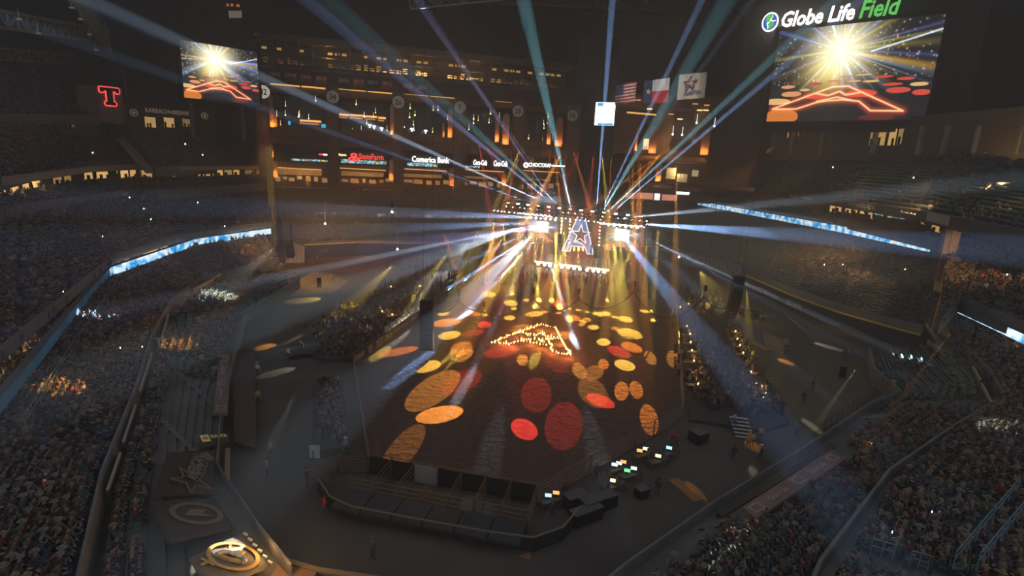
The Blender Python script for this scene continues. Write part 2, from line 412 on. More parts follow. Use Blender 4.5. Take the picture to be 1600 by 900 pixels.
# ------------------------------------------------------------------ ground
def poly_at(pxs, z=0.0): return [P(x, y, z) for x, y in pxs]
fl = MB(); fl.slab([(-260, -90), (260, -90), (260, 420), (-260, 420)], -.6, 0)
floor = struct(fl, 'floor', mat('field_cover', (.115, .105, .092), .9, noise=.35, scale=.12), 'dark grey-brown covered playing field under the whole event')
ARENA = [P(578, 742), P(838, 790), P(1048, 668), P(1066, 652), P(1056, 492), P(955, 432), P(742, 436), P(552, 572)]
dirt_m = mat('arena_dirt', (.125, .078, .058), .95, noise=.35, scale=1.3, bump=.9, c2=(.085, .054, .042))
d = MB(); d.slab([(p.x, p.y) for p in ARENA], -.02, .06)
tag(d.build('arena_dirt', dirt_m, floor), 'raked brown dirt of the arena')
d = MB(); d.slab([(p.x, p.y) for p in poly_at([(470, 402), (640, 398), (840, 400), (838, 412), (640, 440), (560, 428), (440, 412)])], -.02, .03)
tag(d.build('warning_track', mat('red_dirt', (.19, .095, .06), .95, noise=.3, scale=.5), floor), 'reddish dirt track below the outfield fence')
d = MB(); d.slab([(p.x, p.y) for p in poly_at([(446, 420), (520, 428), (545, 440), (520, 458), (440, 466), (428, 440)])], -.02, .025)
tag(d.build('infield_patch', mat('warm_lit_infield', (.24, .20, .12), .95, noise=.2, scale=.5), floor), 'tan patch of bare infield with its warm light in the colour')  # warm light on the bare ground is mixed into this tan
d = MB(); d.slab([(p.x, p.y) for p in poly_at([(1215, 525), (1330, 560), (1400, 575), (1330, 650), (1240, 690), (1180, 640)])], -.02, .025)
tag(d.build('mat_cover', mat('brown_cover', (.14, .12, .09), .95, noise=.2, scale=.5), floor), 'brown floor matting right of the arena')

# ------------------------------------------------------------------ stands: stepped tiers with seats
SEATS = []      # (pos, yaw, tier index)
CROWD = []      # (pos, yaw, kind, bright)
TIERS = []
def tier(name, front, back, n, label, aisles=(), density=None, seat=True, wall=None, m=None, skip_seat=None, drop=1.2):
    """stepped tier between a front and a back edge"""
    mb = MB(); K = 4 * (len(front) - 1)
    fr = [plerp(front, k / K) for k in range(K + 1)]; bk = [plerp(back, k / K) for k in range(K + 1)]
    rows = []
    for i in range(n):
        a, b = i / n, (i + 1) / n
        e0 = [V((*fr[k].lerp(bk[k], a).xy, fr[k].lerp(bk[k], a).z)) for k in range(K + 1)]
        e1 = [V((*fr[k].lerp(bk[k], b).xy, fr[k].lerp(bk[k], a).z)) for k in range(K + 1)]
        nx = [V((p.x, p.y, fr[k].lerp(bk[k], b).z)) for k, p in enumerate(e1)]
        for k in range(K):
            mb.quad(e0[k], e0[k + 1], e1[k + 1], e1[k]); mb.quad(e1[k], e1[k + 1], nx[k + 1], nx[k])
        rows.append((e0, e1))
    wh = wall if wall is not None else 1.0
    for k in range(K):        # front parapet
        a, b = fr[k], fr[k + 1]
        dirv = (bk[k] - fr[k]); dirv.z = 0; o = -dirv.normalized() * .2
        mb.add([a + o - V((0, 0, drop)), b + o - V((0, 0, drop)), b + o + V((0, 0, wh)), a + o + V((0, 0, wh)), a - V((0, 0, drop)), b - V((0, 0, drop)), b + V((0, 0, wh)), a + V((0, 0, wh))],
               [(0, 1, 2, 3), (5, 4, 7, 6), (3, 2, 6, 7), (0, 3, 7, 4), (1, 5, 6, 2)], 1)
    o = struct(mb, 'seating_tier', [m or DCONC, CONC], label)
    TIERS.append(o); ti = len(TIERS) - 1
    am = MB()
    for i, (e0, e1) in enumerate(rows):
        L = [0.0]
        for k in range(K): L.append(L[-1] + (e0[k + 1] - e0[k]).length)
        tot = L[-1]; cnt = int(tot / .56)
        asp = [a * tot for a in aisles]
        for a in aisles:
            p0 = plerp(e0, a); p1 = plerp(e1, a); tdir = (plerp(e0, min(a + .01, 1)) - plerp(e0, max(a - .01, 0))).normalized() * .65
            for hh, f0, f1 in ((.03, 0, .5), (.03 + (bk[0].z - fr[0].z) / n / 2, .5, 1)):
                q0, q1 = p0.lerp(p1, f0), p0.lerp(p1, f1); q1.z = q0.z
                up = V((0, 0, hh))
                am.add([q0 - tdir + up, q0 + tdir + up, q1 + tdir + up, q1 - tdir + up, q0 - tdir, q0 + tdir], [(0, 1, 2, 3), (4, 5, 1, 0)])
        k = 0
        if i == 0 and (bk[0] - fr[0]).length / n < .95: continue
        for j in range(cnt):
            s = (j + .5) / cnt * tot
            if any(abs(s - q) < .85 for q in asp): continue
            while k < K - 1 and L[k + 1] < s: k += 1
            f = (s - L[k]) / max(L[k + 1] - L[k], 1e-6)
            p0 = e0[k].lerp(e0[k + 1], f); p1 = e1[k].lerp(e1[k + 1], f)
            dv = p0 - p1; dv.z = 0
            pos = p1 + dv * .42; pos.z = p0.z
            x, y, dep = pix(pos + V((0, 0, .6)))
            if dep < 2 or not (-40 < x < 1640 and -30 < y < 940): continue
            u, t = s / tot, (i + .5) / n
            yaw = math.atan2(dv.y, dv.x) - math.pi / 2
            if skip_seat and skip_seat(u, t, x, y): continue
            occ = rnd.random() < (density(u, t, x, y) if density else .8)
            if seat: SEATS.append((pos, yaw, ti, occ, dep, x, y))
            if occ: CROWD.append((pos, yaw, 0, dep, ti, x, y))
    if aisles: tag(am.build('aisle_steps', CONC, o), 'pale concrete aisle steps', kind='stuff')
    return o
def VV(l, z): return [V((x, y, z)) for x, y in l]

# left side, lower bowl
L_FRONT = [(-42, 104), (-41.5, 94), (-41, 80), (-33, 61), (-28, 49), (-22.5, 38), (-16, 31), (-12.5, 27.5)]
L_CROSS = [(-47, 108), (-49, 98), (-51, 88), (-47, 73), (-39.5, 57.5), (-32.5, 45), (-25.5, 31.5), (-19, 21)]
L_BACK = [(-56, 120), (-59, 108), (-61.5, 97), (-58, 76), (-50, 60), (-43, 46), (-36, 32), (-29, 18)]
TARP_Z = (.60, .92)
tier('lower_stand', VV(L_FRONT, 1.2), VV(L_CROSS, 3.6), 9, 'field-level seating tier on the left in front of the pale cross-aisle wall', (.18, .32, .46, .58, .72),
     lambda u, t, x, y: .25 if u < .32 else (.62 if u < .6 else (.8 if t > .8 else 0)),
     skip_seat=lambda u, t, x, y: u > .62 and t < .78)
tier('bowl_stand', VV([(x - .6, y - .3) for x, y in L_CROSS], 4.4), VV(L_BACK, 7.4), 19, 'lower bowl tier on the left behind the pale cross-aisle wall', (.1, .22, .34, .46, .58, .70, .82),
     lambda u, t, x, y: .86 if t < .82 else .5)
L_RIB = [(-55.5, 124), (-59, 110), (-61, 97), (-57.5, 76), (-49.5, 60), (-42.5, 46), (-35.5, 32), (-28.5, 18)]
L_MID = [(-82, 172), (-80, 150), (-84, 128), (-82, 112), (-72, 84), (-66, 70), (-60, 56), (-54, 42)]
tier('club_stand', VV(L_RIB, 9.6), VV(L_MID, 15.0), 17, 'dark packed middle deck on the left above the blue light ribbon', (.12, .25, .37, .5, .62, .75, .87),
     lambda u, t, x, y: .88, drop=.25)
# suite terrace and upper deck on the left
tier('suite_stand', [P(422, 291, 16.0), P(245, 303, 16.0), P(221, 300, 16), P(110, 318, 16), P(42, 328, 16), P(-40, 350, 16)],
     [P(422, 276, 17.8), P(247, 282, 17.8), P(216, 279, 17.8), P(115, 288, 17.8), P(55, 301, 17.8), P(-40, 322, 17.8)], 4,
     'narrow suite-level terrace on the left below the lit suites', (.3,), lambda u, t, x, y: .6)
UF = [P(216, 256, 20.6), P(112, 259, 20.6), P(50, 272, 20.6), P(-40, 293, 20.6)]
UB = [PY(192, 205, 178), PY(98, 201, 142), PY(40, 201, 106), PY(-40, 203, 84)]
tier('upper_stand', UF, UB, 14, 'dark upper deck on the left below the row of lit boxes', (.3, .62), lambda u, t, x, y: .8)
tier('corner_stand', [P(421, 262, 20.2), P(330, 265, 20.2), P(243, 268, 20.2)], [PY(415, 236, 226), PY(330, 212, 190), PY(208, 203, 164)], 14,
     'dark upper corner section left of the outfield building', (.2, .5, .8), lambda u, t, x, y: .7)
tier('top_stand', [PY(165, 188, 158), PY(60, 186, 120), PY(-40, 186, 96)], [PY(150, 150, 186), PY(60, 110, 150), PY(-40, 80, 124)], 12,
     'topmost dark deck in the upper left under the roof', (.4,), lambda u, t, x, y: .7)

# right side
R_FRONT = [(53, 76), (48, 67), (46.5, 60), (40, 55.5), (28, 45.5), (16, 36), (8, 29), (4, 25)]
R_CROSS = [(62, 74), (59.5, 68), (55.5, 60), (50.5, 52.5), (39, 44.5), (28, 36.5), (17.5, 26.5), (12, 20)]
R_BACK = [(66, 80), (64, 72), (61, 62), (57, 53), (48, 42.5), (39, 31.5), (28, 17), (20, 8)]
tier('lower_stand', VV(R_FRONT, 1.2), VV(R_CROSS, 3.6), 10, 'field-level seating tier on the lower right', (.14, .3, .45, .6, .75),
     lambda u, t, x, y: .10 if u < .36 else (.5 if t > .3 else .4), skip_seat=lambda u, t, x, y: (u > .36 and t < .18) or (u > .4 and t < .48 and 1100 < x < 1340 and 690 < y < 806))
tier('bowl_stand', VV([(x + .5, y - .4) for x, y in R_CROSS], 4.4), VV(R_BACK, 7.6), 18, 'lower bowl tier on the lower right behind the cross aisle', (.1, .22, .34, .46, .58, .72, .85),
     lambda u, t, x, y: .84)
RF = [(43, 168), (50, 150), (55, 120), (62, 99), (69, 90.5), (75, 92)]
RFz = [P(1030, 385, 3.6), P(1100, 400, 3.6), P(1170, 425, 3.6), P(1240, 454, 3.6), P(1320, 482, 3.6), P(1395, 502, 3.6), P(1442, 514, 3.6)]
RBz = [P(1078, 322, 11.3), P(1120, 328, 11.3), P(1190, 341, 11.3), P(1280, 358, 11.3), P(1370, 375, 11.3), P(1465, 393, 11.3), P(1500, 402, 11.3)]
tier('porch_stand', RFz, RBz, 30, 'wide lower right-field tier with pale aisles behind the blue wall', (.13, .27, .41, .55, .69, .83),
     lambda u, t, x, y: .03 if x < 1180 else (.14 if x < 1240 else (.55 if y < 430 else .3)), wall=.6)
tier('pole_stand', [P(1468, 508, 9.6), P(1500, 474, 10.4), P(1560, 500, 10.4), P(1640, 530, 10.4)], [P(1478, 402, 13.4), P(1510, 404, 13.6), P(1570, 425, 13.6), P(1640, 452, 13.6)], 12,
     'packed tier right of the leaning pole above the short light ribbon', (.3, .66), lambda u, t, x, y: .8)
tier('club_stand', [P(1096, 314, 14.4), P(1190, 330, 14.4), P(1280, 345, 14.4), P(1370, 362, 14.4), P(1466, 381, 14.4)],
     [P(1100, 304, 16.6), P(1190, 316, 16.6), P(1285, 333, 16.6), P(1370, 348, 16.6), P(1466, 370, 16.6)], 5, 'shallow club tier above the long right light ribbon', (.2, .4, .6, .8),
     lambda u, t, x, y: .45 if x > 1300 else .1, drop=.15, wall=.7)
tier('club_stand', [P(1500, 392, 14.6), P(1560, 408, 14.6), P(1640, 432, 14.6)], [P(1502, 366, 17.2), P(1560, 380, 17.2), P(1640, 400, 17.2)], 5,
     'shallow club tier right of the leaning pole', (.5,), lambda u, t, x, y: .4)
UR = [P(1098, 286, 20.4), P(1190, 298, 20.4), P(1275, 310, 20.4), P(1440, 336, 20.4), P(1640, 380, 20.4)]
URB = [PY(1150, 232, 226), PY(1250, 228, 205), PY(1340, 230, 185), PY(1480, 236, 150), PY(1640, 262, 96)]
tier('upper_stand', UR, URB, 18, 'dark upper deck on the right under the big screen', (.2, .38, .56, .74, .9), lambda u, t, x, y: .75 if t > .8 else .12)

# outfield
tier('outfield_stand', [P(446, 374, 3.8), P(482, 381, 3.8), P(560, 377, 3.8), P(700, 380, 3.8), P(842, 378, 3.8)],
     [P(436, 332, 9.4), P(500, 335, 9.4), P(580, 338, 9.4), P(700, 341, 9.4), P(880, 348, 9.4)], 16, 'outfield tier behind the dark padded fence', (.34, .52, .70, .88),
     lambda u, t, x, y: .92 if x < 530 + (y - 340) * .3 else (.10 if t < .85 else .5), wall=.5)
tier('terrace_stand', [P(425, 322, 10.6), P(600, 328, 10.6), P(790, 332, 10.6), P(890, 336, 10.6)], [P(425, 300, 11.3), P(600, 303, 11.3), P(790, 308, 11.3), P(890, 312, 11.3)], 9,
     'crowded dark terrace below the outfield building', (.25, .5, .75), lambda u, t, x, y: .8)
tier('center_stand', [P(960, 350, 7.0), P(1080, 352, 7)], [P(955, 322, 11.5), P(1085, 318, 11.5)], 14, 'empty benches behind the stage', (.5,), lambda u, t, x, y: .06)
# ------------------------------------------------------------------ seats and spectators
def tmpl(mb): return np.array([tuple(v) for v in mb.v]), mb.f, mb.m
def instance_mesh(name, T, pos, yaw, scl, cols, m, parent=None, sel=None):
    """T: one template, or several with SEL choosing which places get which"""
    if isinstance(T, list):
        objs = [instance_mesh(name, t, pos[s], yaw[s], scl[s], cols[s], m, parent) for t, s in zip(T, sel) if s.any()]
        bm = bmesh.new()
        for o in objs: bm.from_mesh(o.data)
        o = objs[0]; bm.to_mesh(o.data); bm.free()
        for q in objs[1:]: bpy.data.objects.remove(q)
        return o
    return instance_one(name, T, pos, yaw, scl, cols, m, parent)
def instance_one(name, T, pos, yaw, scl, cols, m, parent=None):
    """many copies of one small template joined in one mesh; cols: (n, parts, 3) chosen by the template's piece index"""
    tv, tf, tm = T; n = len(pos); nv = len(tv)
    c, s = np.cos(yaw)[:, None], np.sin(yaw)[:, None]
    X = tv[None, :, 0] * scl[:, None]; Y = tv[None, :, 1] * scl[:, None]; Z = tv[None, :, 2] * scl[:, None]
    co = np.stack([X * c - Y * s, X * s + Y * c, Z], -1) + pos[:, None, :]
    org = wpos(parent) if parent is not None else V((0, 0, 0))
    co = co.reshape(-1, 3) - np.array(tuple(org))
    lt = np.array([len(f) for f in tf]); li = np.concatenate([np.array(f) for f in tf])
    loops = (li[None, :] + (np.arange(n) * nv)[:, None]).ravel()
    tot = np.tile(lt, n); start = np.concatenate([[0], np.cumsum(tot)[:-1]])
    me = bpy.data.meshes.new(name)
    me.vertices.add(n * nv); me.vertices.foreach_set('co', co.ravel().astype(np.float32))
    me.loops.add(len(loops)); me.loops.foreach_set('vertex_index', loops.astype(np.int32))
    me.polygons.add(len(tot)); me.polygons.foreach_set('loop_start', start.astype(np.int32)); me.polygons.foreach_set('loop_total', tot.astype(np.int32))
    me.update(calc_edges=True)
    if cols is not None:
        pv = np.zeros(nv, int)
        for f, k in zip(tf, tm):
            for i in f: pv[i] = k
        a = me.attributes.new('Col', 'FLOAT_COLOR', 'POINT')
        cc = np.ones((n, nv, 4), np.float32); cc[:, :, :3] = cols[:, pv, :]
        a.data.foreach_set('color', cc.ravel())
    me.materials.append(m)
    o = bpy.data.objects.new(name, me); COL.objects.link(o)
    if parent is not None: o.parent = parent
    return o
def far_person(standing, hat):
    b = MB()
    if standing:
        b.box((-.1, 0, .42), (.15, .18, .84), mi=1); b.box((.1, 0, .42), (.15, .18, .84), mi=1); z0, y0 = .84, 0
    else:
        b.box((0, .22, .52), (.38, .52, .17), mi=1); b.box((0, .45, .24), (.34, .14, .46), mi=1); z0, y0 = .5, -.04
    t = [(-.19, -.11, z0), (.19, -.11, z0), (.19, .11, z0), (-.19, .11, z0), (-.23, -.1, z0 + .52), (.23, -.1, z0 + .52), (.2, .1, z0 + .55), (-.2, .1, z0 + .55)]
    b.add([V(p) + V((0, y0, 0)) for p in t], [(0, 1, 5, 4), (1, 2, 6, 5), (2, 3, 7, 6), (3, 0, 4, 7), (4, 5, 6, 7)], 0)
    for s in (-1, 1):
        b.beam((s * .25, y0, z0 + .48), (s * .26, y0 + .12, z0 + .18), .09, mi=0); b.beam((s * .26, y0 + .12, z0 + .18), (s * .15, y0 + .34, z0 + .14), .08, mi=2)
    b.tube((0, y0 + .02, z0 + .52), (0, y0 + .05, z0 + .66), .1, 6, .11, mi=2, cap=False); b.tube((0, y0 + .05, z0 + .66), (0, y0 + .05, z0 + .8), .11, 6, .06, mi=3)
    if hat:
        b.tube((0, y0 + .05, z0 + .72), (0, y0 + .05, z0 + .74), .2, 8, .2, mi=3); b.tube((0, y0 + .05, z0 + .74), (0, y0 + .05, z0 + .86), .11, 6, .085, mi=3)
    return tmpl(b)
SHIRTS = [(.05, .05, .06), (.09, .10, .13), (.30, .29, .28), (.55, .53, .50), (.22, .26, .34), (.12, .16, .28), (.38, .08, .08), (.30, .20, .14), (.20, .30, .34), (.42, .36, .28), (.15, .22, .16), (.34, .16, .2)]
PANTS = [(.05, .07, .12), (.08, .10, .16), (.04, .04, .045), (.2, .17, .13)]
SKIN = [(.42, .26, .18), (.50, .33, .24), (.30, .18, .12), (.22, .13, .09)]
HAIR = [(.05, .035, .025), (.16, .10, .05), (.30, .22, .12), (.04, .04, .04)]
HATS = [(.55, .52, .46), (.08, .07, .06), (.36, .27, .18), (.62, .60, .56), (.2, .2, .22)]
CNAMES = ['black', 'charcoal', 'grey', 'off-white', 'slate blue', 'navy', 'dark red', 'brown', 'teal grey', 'tan', 'dark green', 'plum']
crowd_m = attr_mat('crowd_clothes', .85)
CROWD.sort(key=lambda c: c[3])
near_persons, far_persons = [], []
for c in CROWD:
    if len(near_persons) < 286 and 4 < c[5] < 1596 and 4 < c[6] < 893 and not (250 < c[5] < 450 and c[6] > 760): near_persons.append(c)
    else: far_persons.append(c)
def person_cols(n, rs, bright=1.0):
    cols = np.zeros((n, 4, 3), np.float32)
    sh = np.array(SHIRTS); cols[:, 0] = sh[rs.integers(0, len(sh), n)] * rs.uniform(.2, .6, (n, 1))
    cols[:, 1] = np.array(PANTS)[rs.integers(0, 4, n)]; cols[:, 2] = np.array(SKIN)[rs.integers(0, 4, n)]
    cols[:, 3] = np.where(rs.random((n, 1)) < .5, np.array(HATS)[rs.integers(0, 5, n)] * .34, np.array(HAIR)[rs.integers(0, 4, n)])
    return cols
rs = np.random.default_rng(3)
FP_HAT, FP_BARE, FP_UP = far_person(False, True), far_person(False, False), far_person(True, False)
bytier = {}
for c in far_persons: bytier.setdefault(c[4], []).append(c)
ODD = []
for ti, lst in bytier.items():
    pos = np.array([tuple(c[0]) for c in lst]); yaw = np.array([c[1] for c in lst]) + rs.normal(0, .25, len(lst))
    pos[:, 2] += 0; pos[:, :2] += rs.normal(0, .05, (len(lst), 2))
    k = rs.random(len(lst)); lab = TIERS[ti]['label']; col = person_cols(len(lst), rs)
    sel = [k < .5, (k >= .5) & (k < .9), k >= .9]
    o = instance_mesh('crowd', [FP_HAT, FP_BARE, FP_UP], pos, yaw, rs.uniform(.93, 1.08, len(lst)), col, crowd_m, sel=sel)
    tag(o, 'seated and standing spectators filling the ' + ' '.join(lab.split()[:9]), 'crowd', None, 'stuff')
# seats: the nearest ones are parts of their tier, the rest joined
def seat_mesh():
    b = MB(); b.box((0, .02, .42), (.47, .44, .06)); b.box((0, -.2, .66), (.47, .05, .46), Matrix.Rotation(.12, 3, 'X')); b.box((-.25, .0, .5), (.04, .4, .05)); b.box((0, -.08, .2), (.06, .1, .4), mi=1)
    return b
sb = seat_mesh(); seat_me = sb.mesh('seat', [GREEN, STEEL])
fb = MB(); fb.box((0, .02, .42), (.47, .44, .06)); fb.box((0, -.2, .66), (.47, .05, .46)); FST = tmpl(fb)
vis = sorted([s for s in SEATS if not s[3] and 0 < s[5] < 1600 and 0 < s[6] < 896], key=lambda s: s[4])
nearset = vis[:260]
ids = set(id(s) for s in nearset)
for s in nearset:
    o = bpy.data.objects.new('seat', seat_me); COL.objects.link(o)
    o.location = s[0]; o.rotation_euler.z = s[1]; o.parent = TIERS[s[2]]
bt = {}
for s in SEATS:
    if id(s) not in ids and not (s[3] and s[4] > 90): bt.setdefault(s[2], []).append(s)
for ti, lst in bt.items():
    o = instance_mesh('seat_rows', FST, np.array([tuple(s[0]) for s in lst]), np.array([s[1] for s in lst]), np.ones(len(lst)), None, GREEN, TIERS[ti])
    tag(o, None, None, None, 'stuff')

# ---- spectators large enough to be seen one by one: one continuous body each
def body(bones, radii, name, root=0):
    """bones: list of (a, b, material), joints: radii dict name -> (pos, radius)"""
    keys = list(radii); idx = {k: i for i, k in enumerate(keys)}
    me = bpy.data.meshes.new(name)
    me.from_pydata([radii[k][0] for k in keys], [(idx[a], idx[b]) for a, b, _ in bones], [])
    ob = bpy.data.objects.new(name, me); COL.objects.link(ob)
    sk = ob.modifiers.new('skin', 'SKIN'); sk.use_smooth_shade = True
    for k, v in zip(keys, me.skin_vertices[0].data):
        r = radii[k][1]; v.radius = r if isinstance(r, tuple) else (r, r); v.use_root = (k == 'pelvis')
    su = ob.modifiers.new('sub', 'SUBSURF'); su.levels = 1; su.render_levels = 1
    dg = bpy.context.evaluated_depsgraph_get()
    out = bpy.data.meshes.new_from_object(ob.evaluated_get(dg))
    bpy.data.objects.remove(ob)
    seg = [(V(radii[a][0]), V(radii[b][0]), m) for a, b, m in bones]
    for p in out.polygons:
        c = p.center; best = (9, 0)
        for a, b, m in seg:
            ab = b - a; t = max(0, min(1, (c - a).dot(ab) / max(ab.length_squared, 1e-9)))
            d = (a + ab * t - c).length
            if d < best[0]: best = (d, m)
        p.material_index = best[1]; p.use_smooth = True
    return out
def figure(pose, rest):
    """rest: dict of joint positions for this pose"""
    J = dict(rest)
    R = {'pelvis': .13, 'spine': .135, 'chest': (.17, .12), 'neck': .055, 'jaw': .075, 'head': .1, 'crown': .07, 'nose': .016, 'nose_root': .05}
    rad = {}
    for k in J:
        base = k[:-2] if k.endswith(('_l', '_r')) else k
        rad[k] = (J[k], R.get(k, {'shoulder': .07, 'elbow': .045, 'wrist': .03, 'palm': .034, 'hip': .09, 'knee': .062, 'ankle': .042, 'toe': .036, 'heel': .03}.get(base, .011)))
    B = [('pelvis', 'spine', 0), ('spine', 'chest', 0), ('chest', 'neck', 0), ('neck', 'jaw', 2), ('jaw', 'head', 2), ('head', 'crown', 2), ('jaw', 'nose', 2)]
    for s in ('_l', '_r'):
        B += [('chest', 'shoulder' + s, 0), ('shoulder' + s, 'elbow' + s, 0), ('elbow' + s, 'wrist' + s, 0), ('wrist' + s, 'palm' + s, 2),
              ('pelvis', 'hip' + s, 1), ('hip' + s, 'knee' + s, 1), ('knee' + s, 'ankle' + s, 1), ('ankle' + s, 'toe' + s, 3)]
        w, p = V(J['wrist' + s]), V(J['palm' + s]); d = (p - w).normalized(); side = d.cross(V((0, 0, 1))).normalized() if abs(d.z) < .9 else V((1, 0, 0))
        sg = 1 if s == '_r' else -1
        for i, ln in enumerate((.07, .085, .09, .08, .065)):
            if i == 0: q0 = w.lerp(p, .5); q1 = q0 + (side * -sg * .06 + d * .04); q2 = q1 + d * .03
            else: q0 = p; q1 = p + d * ln * .55 + side * sg * (i - 2.5) * .021; q2 = q1 + d * ln * .4 - V((0, 0, .02))
            for nm, q in (('fa', q1), ('fb', q2)): rad[f'{nm}{i}{s}'] = (tuple(q), .0095)
            if i == 0: B.append(('palm' + s, f'fa0{s}', 2))
            else: B.append(('palm' + s, f'fa{i}{s}', 2))
            B.append((f'fa{i}{s}', f'fb{i}{s}', 2))
    return body(B, rad, pose)
def mir(d):
    o = {}
    for k, v in d.items():
        if k.endswith('*'): o[k[:-1] + '_r'] = v; o[k[:-1] + '_l'] = (-v[0], v[1], v[2])
        else: o[k] = v
    return o
SIT = mir({'pelvis': (0, 0, .53), 'spine': (0, -.05, .74), 'chest': (0, -.05, .96), 'neck': (0, -.02, 1.12), 'jaw': (0, .02, 1.2), 'head': (0, .02, 1.29), 'crown': (0, .01, 1.37), 'nose': (0, .13, 1.24),
           'shoulder*': (.18, -.05, 1.02), 'elbow*': (.25, .08, .78), 'wrist*': (.15, .28, .66), 'palm*': (.12, .35, .64), 'hip*': (.1, .03, .53), 'knee*': (.14, .46, .54), 'ankle*': (.13, .42, .1), 'toe*': (.14, .58, .05)})
LEAN = dict(SIT, **mir({'spine': (0, .03, .74), 'chest': (0, .13, .93), 'neck': (0, .2, 1.07), 'jaw': (0, .25, 1.13), 'head': (0, .26, 1.22), 'crown': (0, .25, 1.3), 'nose': (0, .36, 1.16),
           'shoulder*': (.18, .13, .98), 'elbow*': (.22, .33, .68), 'wrist*': (.08, .52, .72), 'palm*': (.04, .58, .75)}))
PHONE = dict(SIT, **mir({'elbow*': (.23, .2, .86), 'wrist*': (.1, .36, 1.08), 'palm*': (.07, .4, 1.14)}))
STAND = mir({'pelvis': (0, 0, .95), 'spine': (0, 0, 1.12), 'chest': (0, 0, 1.34), 'neck': (0, .01, 1.5), 'jaw': (0, .04, 1.58), 'head': (0, .03, 1.66), 'crown': (0, .02, 1.73), 'nose': (0, .14, 1.61),
             'shoulder*': (.19, 0, 1.41), 'elbow*': (.25, -.03, 1.13), 'wrist*': (.26, .08, .9), 'palm*': (.26, .11, .82), 'hip*': (.1, 0, .92), 'knee*': (.12, .03, .5), 'ankle*': (.12, -.01, .09), 'toe*': (.14, .15, .04)})
WALK = dict(STAND, **{'knee_r': (.11, .2, .52), 'ankle_r': (.11, .28, .11), 'toe_r': (.12, .43, .08), 'knee_l': (-.11, -.02, .5), 'ankle_l': (-.11, -.26, .14), 'toe_l': (-.12, -.12, .05),
                      'wrist_r': (.24, -.12, .92), 'palm_r': (.24, -.15, .85), 'wrist_l': (-.24, .2, .95), 'palm_l': (-.24, .26, .89)})
CARRY = dict(STAND, **mir({'elbow*': (.27, .05, 1.12), 'wrist*': (.14, .3, 1.1), 'palm*': (.1, .36, 1.1)}))
shirt_m = objcol_mat('shirt_cloth', .85)
trouser_m = mat('denim', (.07, .09, .15), .9, noise=.3, scale=6); skin_m = mat('skin', (.42, .27, .19), .6, noise=.1, scale=9); boot_m = mat('boot_leather', (.08, .05, .035), .6)
hat_m = objcol_mat('hat_felt', .85)
FIG = {k: figure('person_' + k, p) for k, p in dict(sit=SIT, lean=LEAN, phone=PHONE, stand=STAND, walk=WALK, carry=CARRY).items()}
for me in FIG.values():
    for m in (shirt_m, trouser_m, skin_m, boot_m): me.materials.append(m)
HEADS = dict(sit=SIT, lean=LEAN, phone=PHONE, stand=STAND, walk=WALK, carry=CARRY)
def hat_mesh():
    b = MB(); n = 14; pts = []
    for k in range(n):
        t = 2 * math.pi * k / n
        pts.append((.2 * math.cos(t), .24 * math.sin(t), .05 * abs(math.cos(t)) ** 2))
    inner = [(p[0] * .52, p[1] * .5, .005) for p in pts]
    top = [(p[0] * .42, p[1] * .42, .11 + .02 * abs(math.cos(2 * math.pi * i / n))) for i, p in enumerate(pts)]
    b.add(pts + inner + top + [(0, 0, .095)], [(k, (k + 1) % n, (k + 1) % n + n, k + n) for k in range(n)] + [(k + n, (k + 1) % n + n, (k + 1) % n + 2 * n, k + 2 * n) for k in range(n)] + [(k + 2 * n, (k + 1) % n + 2 * n, 3 * n) for k in range(n)])
    return b.mesh('hat', hat_m)
def cap_mesh():
    b = MB(); b.tube((0, 0, -.02), (0, -.01, .07), .112, 10, .07); b.box((0, .13, -.01), (.15, .12, .015)); return b.mesh('cap', hat_m)
def hair_mesh():
    b = MB(); b.ball((0, -.025, -.03), .118, sx=.95, sy=1, sz=1.02); return b.mesh('hair', hat_m)
HATM, CAPM, HAIRM = hat_mesh(), cap_mesh(), hair_mesh()
def person(pos, yaw, pose, shirt, top, tcol, label, group=None, scale=1.0, hatk=1.0):
    o = bpy.data.objects.new('person', FIG[pose]); COL.objects.link(o)
    o.location = pos; o.rotation_euler.z = yaw; o.color = (*shirt, 1); o.scale = (scale,) * 3
    me, nm = {'hat': (HATM, 'hat'), 'cap': (CAPM, 'cap'), 'hair': (HAIRM, 'hair')}[top]
    h = bpy.data.objects.new(nm, me); COL.objects.link(h); h.parent = o; c = HEADS[pose]['crown']
    h.location = (c[0], c[1], c[2] + (.02 if top != 'hair' else -.035)); h.color = (*[v * hatk for v in tcol], 1)
    return tag(o, label, 'person', group)
HN = ['pale', 'black', 'brown', 'white', 'grey']; HRN = ['dark', 'brown', 'blond', 'black']
NEARP = []
for k, c in enumerate(near_persons):
    si = rnd.randrange(12); pose = rnd.choice(['sit', 'sit', 'lean', 'phone', 'sit']); tp = rnd.choice(['hat', 'hat', 'hat', 'cap', 'hair', 'hair'])
    hi = rnd.randrange(5) if tp != 'hair' else rnd.randrange(4)
    tc = HATS[hi] if tp != 'hair' else HAIR[hi]
    tn = (HN[hi] + (' brimmed hat' if tp == 'hat' else ' cap')) if tp != 'hair' else HRN[hi] + ' hair'
    side = 'left' if c[5] < 800 else 'right'
    lvl = TIERS[c[4]]['label']
    where = ('field-level' if 'field-level' in lvl else 'bowl' if 'bowl' in lvl else 'upper')
    act = {'sit': 'sitting', 'lean': 'leaning', 'phone': 'hands raised'}[pose]
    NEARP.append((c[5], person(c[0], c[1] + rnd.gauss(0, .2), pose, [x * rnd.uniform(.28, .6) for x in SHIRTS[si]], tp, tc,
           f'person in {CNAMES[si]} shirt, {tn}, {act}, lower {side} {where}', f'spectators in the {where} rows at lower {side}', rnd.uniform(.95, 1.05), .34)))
byl = {}
for x, o in NEARP: byl.setdefault(o['label'], []).append((x, o))
